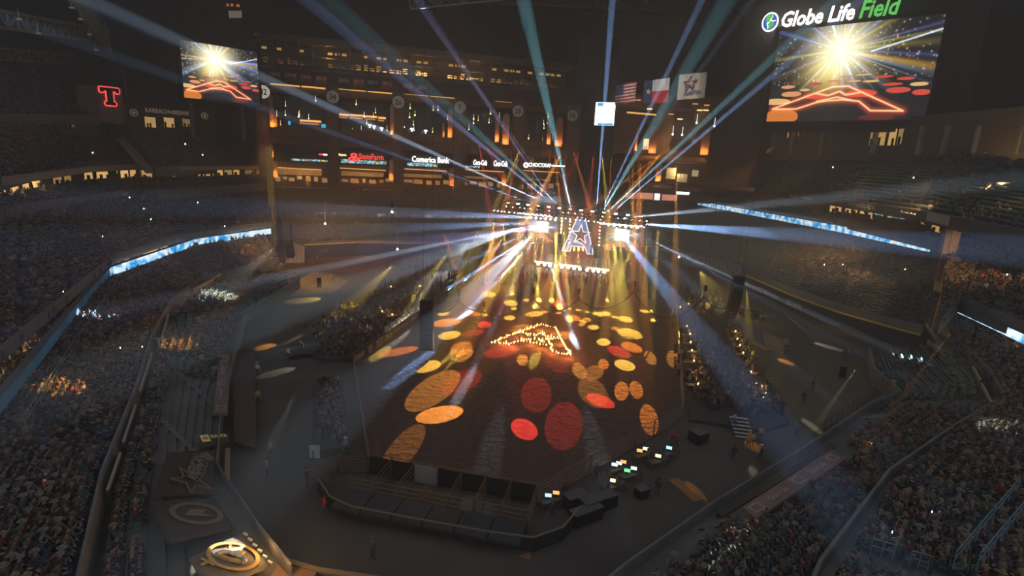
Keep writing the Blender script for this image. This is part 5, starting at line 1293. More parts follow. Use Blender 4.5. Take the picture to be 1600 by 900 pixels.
# ------------------------------------------------------------------ outfield fences
def fence_wall(pts, z1, m, label, line=True, name='wall_back', zl=None):
    mb = MB()
    for a, c in zip(pts, pts[1:]):
        a, c = V((a.x, a.y, 0)), V((c.x, c.y, 0)); pl = Plane(a, c); L = (c - a).length
        pl.box(mb, 0, L, 0, z1, .3, .7)
    w = struct(mb, name, m, label)
    if line:
        for a, c in zip(pts, pts[1:]):
            a, c = V((a.x, a.y, 0)), V((c.x, c.y, 0)); pl = Plane(a, c); q = MB(); pl.box(q, 0, (c - a).length, zl or z1, (zl or z1) + .22, .25, .78); q.build('yellow_line', GOLD, w)
    return w
NAVY = mat('navy_padding', (.05, .055, .075), .7, noise=.2)
fence_wall([P(474, 381, 3.8), P(560, 377, 3.8), P(700, 380, 3.8), P(842, 378, 3.8), P(960, 384, 3.8), P(1030, 385, 3.6)], 3.5, NAVY, 'dark navy padded outfield fence with a yellow line on top')
fence_wall(RFz, 2.6, mat('dark_blue_padding', (.05, .055, .065), .7, noise=.2), 'dark padded right-field fence with a yellow line', name='wall_right')
panel3([P(446, 412, 0), P(476, 412, 0), P(476, 386, 3.4), P(446, 376, 3.4)], .4, BEIGE, 'wall_left', 'pale warm lit wall panel beside the left foul pole')
for k in range(5):
    q = MB(); a, c = P(447 + k * 6, 411, 0), P(447 + k * 6, 381, 3.2); q.beam(a + V((0, -.3, 0)), V((a.x, a.y - .3, 3.0)), .08); struct(q, 'trim_5', DCONC, 'joint post on the pale wall panel by the left pole')
FW = Plane(P(1055, 404, 3.6), P(1162, 431, 3.6))
q = MB(); u0, _ = FW.at(1052, 400); u1, _ = FW.at(1170, 425); FW.box(q, min(u0, u1), max(u0, u1), 3.2, 6.6, .8, 1.0)
o = q.build('advert_board', mat('deep_blue_board', (.06, .075, .12), .7)); tag(o, 'long deep blue insurer advert board on the right-field wall', 'sign')
xw = FW.x if FW.x.cross(FW.z).dot(FW.n) > 0 else -FW.x
for x0, x1 in ((1058, 1105), (1111, 1164)):
    ua, ub = FW.at(x0, 400)[0], FW.at(x1, 420)[0]
    lettering('GEICO', FW.w((ua + ub) / 2, 4.9, 1.02), xw, FW.z, abs(ua - ub), 2.3, mat('grey_letters', (.22, .22, .23), .8), o, bold=.03)
RW1 = Plane(RFz[1], RFz[3]); RW2 = Plane(RFz[3], RFz[5])
for t, x0, x1, y0, y1, pl, lb in [('National', 1166, 1192, 441, 447, RW1, 'faint white car-hire advert on the right-field fence'), ('Kroger', 1204, 1232, 453, 461, RW1, 'faint round-lettered grocer advert on the right-field fence'), ('BIG RITE', 1240, 1266, 463, 469, RW1, 'faint two-word advert further right on the right-field fence')]:
    u0, u1 = pl.at(x0, (y0 + y1) / 2)[0], pl.at(x1, (y0 + y1) / 2)[0]; xr = pl.x if pl.x.cross(pl.z).dot(pl.n) > 0 else -pl.x
    c = pl.w((u0 + u1) / 2, 1.4, 1.4); o = empty('fence_lettering', c); lettering(t, c, xr, pl.z, abs(u1 - u0), 1.1, mat('dim_white_print', (.30, .30, .30), .8), o); tag(o, lb, 'sign')
LW = Plane(P(560, 377, 3.8), P(842, 378, 3.8)); LW0 = Plane(P(474, 381, 3.8), P(560, 377, 3.8))
for t, x0, x1, pl, lb in [('LIVI', 498, 510, LW0, 'faint short advert on the left end of the navy outfield fence'), ('FROST', 545, 562, LW, 'very faint advert on the navy outfield fence'), ('LOCKHEED MARTIN', 738, 778, LW, 'small white two-word lettering on the navy outfield fence'), ('CHOCTAW', 690, 712, LW, 'faint casino advert on the navy outfield fence')]:
    u0, u1 = pl.at(x0, 390)[0], pl.at(x1, 390)[0]; xr = pl.x if pl.x.cross(pl.z).dot(pl.n) > 0 else -pl.x
    c = pl.w((u0 + u1) / 2, 1.9, .75); o = empty('fence_lettering', c); lettering(t, c, xr, pl.z, abs(u1 - u0), .9, mat('dim_white_print', (.30, .30, .30), .8), o); tag(o, lb, 'sign')
# outfield stand rear rail boards, warm light put in as emission
TW = Plane(P(500, 335, 9.4), P(700, 341, 9.4))
for k in range(16):
    x0 = 492 + k * 24.5; w = random_b.uniform(8, 20)
    plate(x0, 331.5 + k * .55, x0 + w, 335.5 + k * .6, mat('glowing_board_%d' % (k % 3), (.5, .4, .25), .8, emit=[.12, .3, .06][k % 3], ec=(1, .72, .36), noise=.5, scale=1), 'serving_counter', f'self-glowing warm counter along the top of the outfield tier, {nth(k)} from the left', 'counter', 'counter fronts above the outfield tier', .5, .3, TW)
# upper right rear: panels, columns, doors behind the right upper deck
FQ = Plane(PY(1190, 200, 215), PY(1600, 215, 120))
q = MB(); FQ.pbox(q, 1180, 180, 1640, 250, -6, -4); struct(q, 'wall_right', mat('dark_tan_wall', (.17, .14, .11), .9, noise=.25), 'dark tan wall behind the right upper deck')
for k, x in enumerate([1196, 1225, 1270, 1350, 1420, 1458, 1505, 1575]):
    q = MB(); FQ.pbox(q, x - 2, 196, x + 2, 240, -4, -3); struct(q, 'pillar', BEIGE, 'thin pale post behind the right upper deck')
for k, (x0, y0, x1, y1, e, c) in enumerate([(1342, 198, 1352, 226, .35, (1, .45, .4)), (1354, 199, 1366, 226, .5, (1, .5, .35)), (1370, 200, 1382, 226, .6, (1, .5, .3)), (1384, 200, 1392, 224, .3, (1, .6, .5)), (1216, 198, 1224, 214, .5, (.9, .9, 1)), (1228, 200, 1234, 212, .2, (1, .8, .6)), (1262, 197, 1280, 204, .15, (1, .8, .7))]):
    lit_win(FQ, x0, y0, x1, y1, e, f'lit window behind the right upper deck, {["pink leftmost of the middle four", "pink second of the middle four", "pink third of the middle four", "pink last of the middle four", "white leftmost under the big board", "thin second from the left", "wide dim third from the left"][k]}', 'lit windows behind the right upper deck', -3.9, c)
panel3([PY(1198, 236, 205), PY(1212, 224, 214), PY(1213, 227, 214), PY(1199, 240, 205)], .4, BEIGE, 'wall_right', 'pale sloping stair edge at the left end of the right upper deck')
panel3([PY(1535, 284, 120), PY(1546, 286, 120), PY(1572, 244, 140), PY(1562, 242, 140)], .4, BEIGE, 'wall_right', 'warm lit sloping stair wall in the right upper deck')
lamp(PY(1553, 262, 122), 900, (1, .6, .2), .3, 'stair_lamp')
# ------------------------------------------------------------------ stage
S0, S1 = P(836, 407, 1.5), P(952, 420.5, 1.5)
FS = Plane(S0, S1)
def plane_off(pl, d):
    q = Plane(pl.a, pl.a + pl.x); q.a = pl.a + pl.n * d; return q
SL = (S1 - S0).dot(FS.x); sgn = 1 if SL > 0 else -1
xs_ = FS.x * sgn; SLn = abs(SL)
def sp(u, d, z): return V((S0.x, S0.y, 0)) + xs_ * u - FS.n * d + V((0, 0, z))
st = empty('stage', sp(SLn / 2, 0, 0)); tag(st, 'raised concert stage with bright strips along its front edge', 'stage')
def sbox(mb, u0, u1, d0, d1, z0, z1, mi=0):
    vs = [sp(u, d, z) for u in (u0, u1) for d in (d0, d1) for z in (z0, z1)]
    return mb.add(vs, [(0, 1, 3, 2), (4, 6, 7, 5), (0, 4, 5, 1), (2, 3, 7, 6), (0, 2, 6, 4), (1, 5, 7, 3)], mi)
q = MB(); sbox(q, 0, SLn, 0, 13, 1.25, 1.5); q.build('deck', mat('stage_deck', (.32, .31, .26), .5), st)
q = MB(); sbox(q, .2, SLn - .2, .2, .4, 0, 1.25); q.build('skirt', BLACK, st)
for f0, f1 in ((.0, .24), (.34, .62), (.73, 1.0)):
    q = MB(); sbox(q, SLn * f0, SLn * f1, -.16, 0, 1.0, 1.42); q.build('light_strip', lit('warm_strip', (1, .66, .28), 5), st)
for k in range(9):
    q = MB(); sbox(q, SLn * k / 8 - .1, SLn * k / 8 + .1, 3, 3.2, 0, 1.25); q.build('leg', STEEL, st)
for k, (x, y) in enumerate([(841, 412), (851, 413.5), (859, 414.5), (868, 415.5), (878, 417), (888, 417.5), (897, 419), (906, 420), (917.5, 421.5), (927, 423), (935, 423.5), (944, 424.5)]):
    p = P(x, y, 1.2); o = empty('footlight', V((p.x, p.y, 0)))
    tag(o, f'round bright footlight on the ground before the stage, {nth(k)} from the left', 'lamp', 'footlights before the stage')
    q = MB(); q.ball(p, .42); q.build('bulb', LENS, o); q = MB(); q.tube(V((p.x, p.y, 0)), V((p.x, p.y, .15)), .3, 8); q.tube(V((p.x, p.y, .15)), V((p.x, p.y, .85)), .06, 6); q.build('stand', BLACK, o)
q = MB(); sbox(q, SLn * .48, SLn * .66, 4.2, 7.2, 1.5, 2.1); tag(q.build('drum_riser', mat('green_riser', (.30, .36, .26), .6)), 'pale green riser in the middle of the stage below the big letter', 'riser')
o = empty('drum_kit', sp(SLn * .57, 5.6, 2.1)); tag(o, 'drum kit on the pale green riser', 'drum kit')
for du, dz, r, h in ((0, .45, .42, .5), (-.7, .7, .25, .3), (.7, .7, .25, .3), (-.35, 1.0, .2, .25), (.35, 1.0, .2, .25)):
    q = MB(); c = sp(SLn * .57 + du, 5.2, 2.1 + dz); q.tube(c - FS.n * h / 2, c + FS.n * h / 2, r, 12); q.build('drum', mat('drum_shell', (.35, .1, .06), .4), o)
for du in (-1.1, 1.1):
    q = MB(); c = sp(SLn * .57 + du, 5.4, 2.1); q.tube(c, c + V((0, 0, 1.4)), .03, 5); q.tube(c + V((0, 0, 1.4)), c + V((0, 0, 1.43)), .3, 12); q.build('cymbal', GOLD, o)
# big lettered emblem: A with a star
FAs = plane_off(FS, -5)
o = empty('letter_prop', FAs.px(903, 396)); tag(o, 'tall pale blue letter A with a star, outlined in white light, on stage', 'emblem')
APANEL = ribbon_mat('pale_blue_panel', (.10, .30, .72), (.30, .58, 1.0), .6, .8)
def ppoly(pl, pts, d, t, m, name, par): q = MB(); q.prism([pl.px(x, y, d) for x, y in pts], pl.n, t); return q.build(name, m, par)
ppoly(FAs, [(878.5, 391.5), (891, 392.5), (901, 370), (908.7, 352), (908.7, 339.5), (903, 339)], 0, .25, APANEL, 'left_leg', o)
ppoly(FAs, [(914.7, 340), (908.7, 339.5), (908.7, 352), (914, 372), (917.3, 396), (928, 397.5)], 0, .25, APANEL, 'right_leg', o)
ppoly(FAs, [(897, 376), (913, 378), (915.5, 386), (893, 384)], 0, .2, APANEL, 'crossbar', o)
cs = FAs.px(908, 366.5, .3); spx = [p for p in star_pts(cs, xs_, FS.z, 2.6)]
q = MB(); q.prism(spx, FS.n, .12); q.build('star', mat('dark_star', (.08, .10, .10), .5, emit=.06, ec=(.3, .45, .45)), o)
def outline(pts3, r, m, name, par, closed=True):
    q = MB(); q.path(pts3 + ([pts3[0]] if closed else []), r, 6); return q.build(name, m, par)
LOUT = lit('white_outline', (.95, .98, 1), 2.0)
outline([p + FS.n * .2 for p in spx], .07, LOUT, 'star_outline', o)
outline([FAs.px(x, y, .3) for x, y in [(878.5, 391.5), (903, 339), (914.7, 340), (928, 397.5), (917.3, 396), (915, 386), (893, 384), (891, 392.5)]], .08, LOUT, 'outline', o)
outline([FAs.px(x, y, .35) for x, y in [(897, 376), (904.5, 378.5), (914, 384)]], .07, LOUT, 'outline', o, False)
# trusses over the stage
TL, TR = PY(768, 323, 148), PY(1010, 349, 128)
tr1 = truss(TL, TR, 1.0, 30, .28, BLACK, 'light_truss', 'long dark front lighting truss across the stage')
tr2 = truss(TL + V((3.2, 9, .6)), TR + V((3.2, 9, .6)), 1.0, 26, .28, BLACK, 'light_truss', 'long dark rear lighting truss behind the front one')
tr3 = truss(PY(846, 331, 150), PY(905, 337, 136), .8, 8, .25, BLACK, 'light_truss', 'short dark lighting truss left of the letter top')
tr4 = truss(PY(912, 338, 136), PY(960, 340, 150), .8, 8, .25, BLACK, 'light_truss', 'short dark lighting truss right of the letter top')
for k, (a, b_) in enumerate([(TL, 'left end'), (TL.lerp(TR, .33), 'left third'), (TL.lerp(TR, .70), 'right third'), (TR, 'right end')]):
    t = empty('truss_tower', V((a.x, a.y, 0))); tag(t, f'dark upright truss tower at the {b_} of the stage truss', 'tower')
    for sx in (-.35, .35):
        for sy in (-.35, .35):
            q = MB(); q.tube(V((a.x + sx, a.y + sy, 0)), V((a.x + sx, a.y + sy, a.z + 1.2)), .06, 5); q.build('post', BLACK, t)
    q = MB()
    for j in range(10):
        z = a.z * j / 10; s_ = 1 if j % 2 else -1
        q.beam((a.x - .35 * s_, a.y - .35, z), (a.x + .35 * s_, a.y - .35, z + a.z / 10), .05); q.beam((a.x - .35, a.y + .35 * s_, z), (a.x - .35, a.y - .35 * s_, z + a.z / 10), .05)
    q.build('bracing', BLACK, t)
# moving head lamps hung under the trusses
def head_proto():
    o = empty('moving_head', (0, 0, 0))
    q = MB(); q.box((0, 0, -.12), (.5, .4, .24)); q.build('base', BLACK, o)
    q = MB(); q.box((-.24, 0, -.45), (.06, .2, .5)); q.box((.24, 0, -.45), (.06, .2, .5)); q.build('yoke', BLACK, o)
    q = MB(); q.tube((0, 0, -.42), (0, -.28, -.78), .2, 10, .17); q.build('lamp_head', BLACK, o)
    q = MB(); q.tube((0, -.28, -.78), (0, -.3, -.8), .17, 10, .17); q.build('lens', LENS, o)
    return o
hp = head_proto(); hk = tree(hp); first = True; nh = 0
for tr_, a, c, n in ((1, TL, TR, 34), (2, TL + V((3.2, 9, .6)), TR + V((3.2, 9, .6)), 22)):
    for k in range(n):
        p = a.lerp(c, (k + .5) / n) - V((0, 0, .15))
        o = hp if first else copy_tree(hp, hk); first = False; nh += 1
        o.location = p; o.rotation_euler.z = rnd.uniform(-.9, .9)
        tag(o, f'moving head lamp under the {"front" if tr_ == 1 else "rear"} stage truss, {nth(k)} from the left end', 'lamp', 'moving head lamps on the stage trusses')
# tilted-up blinders on top of the truss
for k in range(12):
    p = TL.lerp(TR, .12 + .07 * k) + V((0, 0, 1.25)); o = empty('blinder', p); tag(o, f'blinder lamp pair on top of the front stage truss, {nth(k)} from the left', 'lamp', 'blinders on the front truss')
    q = MB(); q.box(p + V((0, 0, .25)), (.9, .3, .45)); q.build('housing', BLACK, o)
    for s in (-.22, .22):
        q = MB(); q.disc(p + V((s, -.16, .25)), V((1, 0, 0)), V((0, 0, 1)), .17, .03, 10); q.build('lens', [LYEL, LENS, LENSB][k % 3], o)
# side video walls
simg = bpy.data.materials['show_picture_small']
for (x0, y0, x1, y1, lb) in ((826, 345, 871, 379, 'left'), (945, 357, 999, 393, 'right')):
    FW_ = plane_off(FS, -3)
    u0, zt = FW_.at(x0, (y0 + y1) / 2)[0], FW_.at((x0 + x1) / 2, y0)[1]; u1, zb = FW_.at(x1, (y0 + y1) / 2)[0], FW_.at((x0 + x1) / 2, y1)[1]
    o = empty('video_wall', FW_.w((u0 + u1) / 2, zb)); tag(o, f'bright video wall on the {lb} side of the stage showing the show picture', 'screen')
    q = MB(); q.quad(FW_.w(u0, zb, .1), FW_.w(u1, zb, .1), FW_.w(u1, zt, .1), FW_.w(u0, zt, .1)); s = q.build('screen', simg, o)
    uv = s.data.uv_layers.new(name='UVMap')
    for i, c in enumerate([(0, 0), (1, 0), (1, 1), (0, 1)]): uv.data[i].uv = c
    q = MB(); FW_.box(q, min(u0, u1) - .2, max(u0, u1) + .2, zb - .2, zt + .2, -.5, .05); q.build('casing', BLACK, o)
    q = MB(); FW_.box(q, min(u0, u1) + 2.6, max(u0, u1) - 2.6, zb + (zt - zb) * .5, zt - .3, .2, .3); q.build('bright_panel', lit('glare_white', (1, .97, .85), 9), o)
    for k in range(6):
        q = MB(); uu = min(u0, u1) + abs(u1 - u0) * (k + .5) / 6; q.ball(FW_.w(uu, zt + .6, .4), .3); q.build('lamp_bulb', LENS if k % 2 else LYEL, o)
# light bars and strings of bulbs beside the letter
for k, (x0, y0, x1, y1, lb) in enumerate([(933, 351.5, 1002, 356, 'right'), (803, 334.5, 852, 339, 'left')]):
    a, c = FS.px(x0, y0, -4), FS.px(x1, y1, -4); o = empty('light_bar', a); tag(o, f'long bright light bar on the {lb} side above the stage', 'lamp')
    q = MB(); q.beam(a, c, .22, .3); q.build('tube', lit('pink_white_bar', (1, .86, .80), 6), o); q = MB(); q.beam(a + V((0, 0, .3)), c + V((0, 0, .3)), .3, .2); q.build('housing', BLACK, o)
    for f in (.1, .9): q = MB(); h_ = a.lerp(c, f); q.tube(h_, V((h_.x, h_.y, 14.2)), .03, 4); q.build('hanger', BLACK, o)
for k, (x, y0, y1) in enumerate([(932, 345, 386), (884, 342, 382), (871, 344, 366), (940, 372, 388)]):
    a, c = FS.px(x, y0, -4), FS.px(x - 2, y1, -4); o = empty('bulb_string', a); tag(o, f'hanging string of bright round bulbs beside the letter, {["just right", "just left", "further left", "lower right"][k]}', 'lamp')
    q = MB(); q.tube(V((a.x, a.y, 14.2)), c, .03, 4); q.build('cable', BLACK, o)
    for j in range(8): q = MB(); q.ball(a.lerp(c, j / 7), .19); q.build('bulb', LENS if j % 2 else LYEL, o)
for k in range(3):
    for j in range(3):
        q = MB(); c = FAs.px(895 + j * 7, 388.5 + k * 1.5, -1.2); q.ball(c, .3); tag(q.build('stage_lamp', lit('orange_bulb', (1, .42, .12), 5)), f'orange lamp behind the foot of the letter, {["top", "middle", "bottom"][k]} row, {["left", "centre", "right"][j]}', 'lamp', 'orange lamps behind the letter')
for x, y, e, c in [(846, 357, 9000, (1, .9, .65)), (969, 371, 9000, (1, .9, .65)), (905, 352, 900, (.7, .85, 1)), (860, 400, 2600, (1, .75, .3)), (930, 405, 2600, (1, .75, .3)), (825, 380, 3500, (1, .7, .2)), (900, 330, 900, (.8, .9, 1)), (985, 385, 3000, (1, .75, .3))]:
    lamp(FS.px(x, y, 1.5), e * .07, c, .35, 'added_stage_glow')  # added points that whiten the stage core
for x, y in ((850, 345), (905, 345), (960, 350)):
    a = FS.px(x, y, 0); spot(a, a + V((-.15, -1, -.42)) * 40, 74, 2500, (1, .66, .16), .9, .4, 'added_haze_flood').data.energy = 900  # added wide lamps, there to glow in the haze
# band
for k, (u, d, pose, lb) in enumerate([(.09, 2.6, 'stand', 'at the far left of the stage'), (.22, 3.4, 'carry', 'second from the left on the stage'), (.40, 2.2, 'carry', 'in the left middle of the stage'), (.57, 6.4, 'sit', 'seated at the drum kit'), (.72, 2.6, 'stand', 'right of the stage middle'), (.82, 1.8, 'carry', 'second from the right on the stage'), (.93, 2.8, 'stand', 'at the far right of the stage')]):
    p = sp(SLn * u, d, 2.1 if pose == 'sit' else 1.5)
    person(p, math.atan2(FS.n.y, FS.n.x) - math.pi / 2 + rnd.uniform(-.3, .3), pose, (.04, .04, .05), 'hat' if k % 2 else 'hair', (.05, .04, .04) if k != 2 else (.5, .48, .42), f'dark-clothed musician {lb}', 'musicians on the stage', 1.1)
# ------------------------------------------------------------------ flaming emblem outline on the dirt
FP = [(769, 535.5), (813, 519), (845, 508), (868, 512.5), (876, 529), (891, 555.5), (865, 551), (862, 543.5), (858, 538)]
flame_m = bpy.data.materials.new('flame'); flame_m.use_nodes = True; bs = flame_m.node_tree.nodes['Principled BSDF']
bs.inputs['Base Color'].default_value = (.2, .05, .01, 1); bs.inputs['Emission Color'].default_value = (1, .42, .10, 1); bs.inputs['Emission Strength'].default_value = 6
core_m = lit('flame_core', (1, .78, .40), 9)
PTH = [[(769, 535.5), (813, 519), (845, 508), (868, 512.5), (876, 529), (891, 555.5), (873, 552), (864, 550), (861, 545), (862, 541), (853, 529)], [(769, 535.5), (796, 538.5), (814, 532.5), (830, 530.5), (841, 530.5), (853, 537)],
       [(813, 519), (830, 527)], [(813, 519), (822, 521), (838, 524.5), (848, 521.5), (852, 526), (876, 528.5)], [(853, 531), (876, 529)], [(814, 533), (828, 536), (848, 539), (860, 540)]]
fe = empty('fire_emblem', P(830, 532, .06)); tag(fe, 'burning outline of a letter A with a star laid on the brown dirt', 'fire')
nf = 0
def flame_mesh(h, r, m):
    q = MB(); q.tube((0, 0, 0), (0, 0, h * .45), r * .7, 6, r, cap=False); q.tube((0, 0, h * .45), (.04, 0, h), r, 6, .01, cap=False); return q.mesh('flame', m)
FM = [flame_mesh(.55, .14, flame_m), flame_mesh(.38, .17, flame_m), flame_mesh(.32, .12, core_m), flame_mesh(.75, .16, flame_m)]
for pth in PTH:
    w3 = [P(x, y, .06) for x, y in pth]
    q = MB(); q.path([p + V((0, 0, .05)) for p in w3], .05, 5); q.build('gas_pipe', BLACK, fe)
    for a, c in zip(w3, w3[1:]):
        n = max(2, int((c - a).length / .40))
        for k in range(n):
            if nf >= 296: break
            p = a.lerp(c, k / n) + V((rnd.gauss(0, .06), rnd.gauss(0, .06), 0)); nf += 1
            f = bpy.data.objects.new('flame', FM[rnd.randrange(4)]); COL.objects.link(f); f.parent = fe; f.location = p - V(fe.location); f.rotation_euler.z = rnd.uniform(0, 6); s = rnd.uniform(.5, .95); f.scale = (s, s, s)
for x, y in [(785, 530), (813, 521), (845, 510), (868, 514), (876, 531), (889, 553), (864, 545), (830, 532), (848, 538), (800, 536)]:
    lamp(P(x, y, .8), 260, (1, .28, .06), .25, 'flame_glow')
# ------------------------------------------------------------------ hanging line arrays
def line_array(px, pt, pb, y, wd, curve, n, label, lean=0):
    a = PY(px, pt, y); c = PY(px + lean, pb, y); h = a.z - c.z
    o = empty('speaker_array', V((a.x, a.y, c.z))); tag(o, label, 'speaker')
    q = MB(); q.box(V((a.x, a.y, a.z + .25)), (wd, 1.1, .3)); q.build('flying_frame', BLACK, o)
    q = MB(); q.tube(V((a.x - wd * .3, a.y, a.z + .3)), V((a.x - wd * .3, a.y, 88)), .018, 4); q.tube(V((a.x + wd * .3, a.y, a.z + .3)), V((a.x + wd * .3, a.y, 88)), .018, 4); q.build('cable', BLACK, o)
    for k in range(n):
        f = (k + .5) / n; ang = curve * f * f; off = curve * f ** 3 * h * .33
        hd = V((EYEP.x - a.x, EYEP.y - a.y, 0)).normalized()
        q = MB(); M = Matrix.Rotation(ang, 3, 'X')
        q.box(V((a.x, a.y + off, a.z - h * f)), (wd, .9, h / n * .93), M); q.box(V((a.x, a.y + off, a.z - h * f)) + M @ V((0, -.47, 0)), (wd * .86, .06, h / n * .7), M, 1)
        q.build('speaker_cabinet', [BLACK, mat('speaker_grille', (.022, .022, .024), .6)], o)
line_array(667, 474, 548, 68, 1.75, .35, 14, 'black hanging speaker column over the left arena fence', 1)
line_array(1154, 436, 500, 84, 1.7, .75, 14, 'black curved hanging speaker column over the right tables', -5)
line_array(449, 352, 402, 108, 1.5, .5, 13, 'black hanging speaker column beside the left foul pole', 0)
# hanging cable garlands and hoists
CG = [(682, 486, 84), (717, 470, 86), (756, 488, 86), (833, 467, 88), (904, 467, 88), (991, 456, 88), (1101, 463, 86), (1142, 478, 84)]
G3 = [PY(x, y, d) for x, y, d in CG]; SAG = [.9, .5, 1.6, 2.1, 2.3, 4.2, 1.2]
for k, (a, c) in enumerate(zip(G3, G3[1:])):
    q = MB(); pts = [a.lerp(c, t / 14) - V((0, 0, SAG[k] * 4 * (t / 14) * (1 - t / 14))) for t in range(15)]
    q.path(pts, .085, 6); tag(q.build('hanging_cable', BLACK), f'thick black cable hanging in a loop above the arena, {"first second third fourth fifth sixth seventh".split()[k]} loop from the left', 'cable', 'cable loops above the arena')
for k, p in enumerate(G3[1:-1]):
    o = empty('chain_hoist', p); tag(o, f'black motor chain hoist holding the cable loops, {"first second third fourth fifth sixth".split()[k]} from the left', 'hoist', 'chain hoists above the arena')
    q = MB(); q.box(p + V((0, 0, 1.35)), (.42, .42, .9)); q.build('motor', BLACK, o)
    q = MB(); q.tube(p + V((0, 0, .25)), p + V((0, 0, .95)), .05, 5); q.ring(p + V((-0, 0, 0)), V((1, 0, 0)), V((0, 0, 1)), .2, .34, .1, 12); q.build('hook', BLACK, o)
    q = MB(); q.tube(p + V((0, 0, 1.8)), V((p.x, p.y, 88)), .016, 4); q.build('chain', BLACK, o)
for k, (x, y0, y1, d) in enumerate([(508, 310, 348, 120), (613, 318, 330, 120), (621, 358, 388, 120), (1061, 350, 400, 118)]):
    a, c = PY(x, y0, d), PY(x, y1, d); o = empty('hanging_lamp', c); tag(o, f'thin hanging cable with a small white lamp, {"first second third fourth".split()[k]} from the left', 'lamp', 'small lamps on hanging cables')
    q = MB(); q.tube(c, a, .05, 5); q.build('cable', WHITE, o); q = MB(); q.ball(c - V((0, 0, .2)), .2); q.build('bulb', LENS, o)
o = empty('pipe_tripod', PY(613, 340, 120)); tag(o, 'small pale A-shaped rigging bridle hanging before the outfield tier', 'bridle')
q = MB(); a = PY(613, 324, 120); q.tube(a, PY(607, 341, 120), .08, 5); q.tube(a, PY(621, 339, 120), .08, 5); q.build('bridle_legs', WHITE, o); q = MB(); q.box(a + V((0, 0, .5)), (.5, .5, 1.1)); q.build('motor', BLACK, o); q = MB(); q.tube(a, V((a.x, a.y, 88)), .016, 4); q.build('chain', BLACK, o)
# ------------------------------------------------------------------ flags
def flag(c4, y, label, paint, nx=40, nz=26, wave=.25):
    """c4: top-left, top-right, bottom-right, bottom-left in the photograph; cloth hangs at distance y with soft folds"""
    A, B, C_, D_ = [PY(px, py, y) for px, py in c4]
    q = MB(); vs = []; fs = []; mi = []
    for j in range(nz + 1):
        for i in range(nx + 1):
            u, v = i / nx, j / nz
            p = A.lerp(B, u).lerp(D_.lerp(C_, u), v)
            vs.append(p + V((0, wave * math.sin(u * 9 + v * 2.5) * (.3 + v) + .1 * math.sin(u * 23), 0)))
    for j in range(nz):
        for i in range(nx):
            a = j * (nx + 1) + i; fs.append((a, a + nx + 1, a + nx + 2, a + 1)); mi.append(paint((i + .5) / nx, (j + .5) / nz))
    o = empty('flag', A.lerp(C_, .5)); tag(o, label, 'flag', 'flags hanging from the roof')
    q.add(vs, fs); q.m = mi
    cl = q.build('cloth', [WHITE, mat('flag_red', (.55, .04, .05), .8), mat('flag_blue', (.04, .06, .16), .8), mat('flag_cream', (.62, .55, .45), .85)], o)
    for p in cl.data.polygons: p.use_smooth = True
    q = MB(); q.tube(A, B, .08, 6); q.build('top_rod', STEEL, o)
    q = MB(); q.tube(A, V((A.x, A.y, 88)), .02, 4); q.tube(B, V((B.x, B.y, 88)), .02, 4); q.build('cable', STEEL, o)
    return o, A, B, C_, D_
def us(u, v):
    if u < .38 and v < 7 / 13: return 2
    return 1 if int(v * 13) % 2 == 0 else 0
o, A, B, C_, D_ = flag([(962, 133), (995, 127), (992, 160), (961, 164)], 168, 'striped red and white flag with a dark blue canton, leftmost of the three', us, 42, 26)
q = MB()
for j in range(9):
    for i in range(6 if j % 2 == 0 else 5):
        u, v = .03 + (i + (0 if j % 2 == 0 else .5)) * .062, .04 + j * .054
        p = A.lerp(B, u).lerp(D_.lerp(C_, u), v) - V((0, .42, 0)); q.prism(star_pts(p, V((1, 0, 0)), V((0, 0, 1)), .09), V((0, -1, 0)), .02)
q.build('star', WHITE, o)
o, A, B, C_, D_ = flag([(1007, 127), (1047, 121), (1043, 160), (1005, 161)], 166, 'flag with a dark blue band with a star, white above red, middle of the three', lambda u, v: 2 if u < .33 else (0 if v < .5 else 1), 42, 26)
q = MB(); q.prism(star_pts(A.lerp(B, .165).lerp(D_.lerp(C_, .165), .5) - V((0, .45, 0)), V((1, 0, 0)), V((0, 0, 1)), 1.0), V((0, -1, 0)), .04); q.build('star', mat('cream_star', (.5, .45, .35), .8), o)
o, A, B, C_, D_ = flag([(1061, 117), (1105, 112), (1100, 153), (1058, 156)], 164, 'cream flag with a red and blue star emblem above the word ARLINGTON', lambda u, v: 3, 42, 26)
c = A.lerp(C_, .42) - V((0, .5, 0)); xf = (B - A).normalized()
q = MB(); st5 = star_pts(c, xf, V((0, 0, 1)), 2.1); q.path(st5 + [st5[0]], .14, 5); q.build('star_outline', mat('emblem_red', (.35, .06, .07), .8), o)
q = MB(); q.path([c + xf * (-1.3 + .26 * k) + V((0, -.1, -.7 + .35 * math.sin(k * .6))) for k in range(11)], .17, 5); q.path([c + xf * a + V((0, -.1, b)) for a, b in ((-1.0, -1.9), (.0, -.2), (.9, -1.8))], .16, 5); q.build('emblem_swoosh', mat('emblem_blue', (.06, .08, .18), .8), o)
lettering('ARLINGTON', A.lerp(B, .5).lerp(D_.lerp(C_, .5), .80) - V((0, .6, 0)), xf, V((0, 0, 1)), 5.0, .95, mat('emblem_blue', (.06, .08, .18), .8), o, bold=.02)
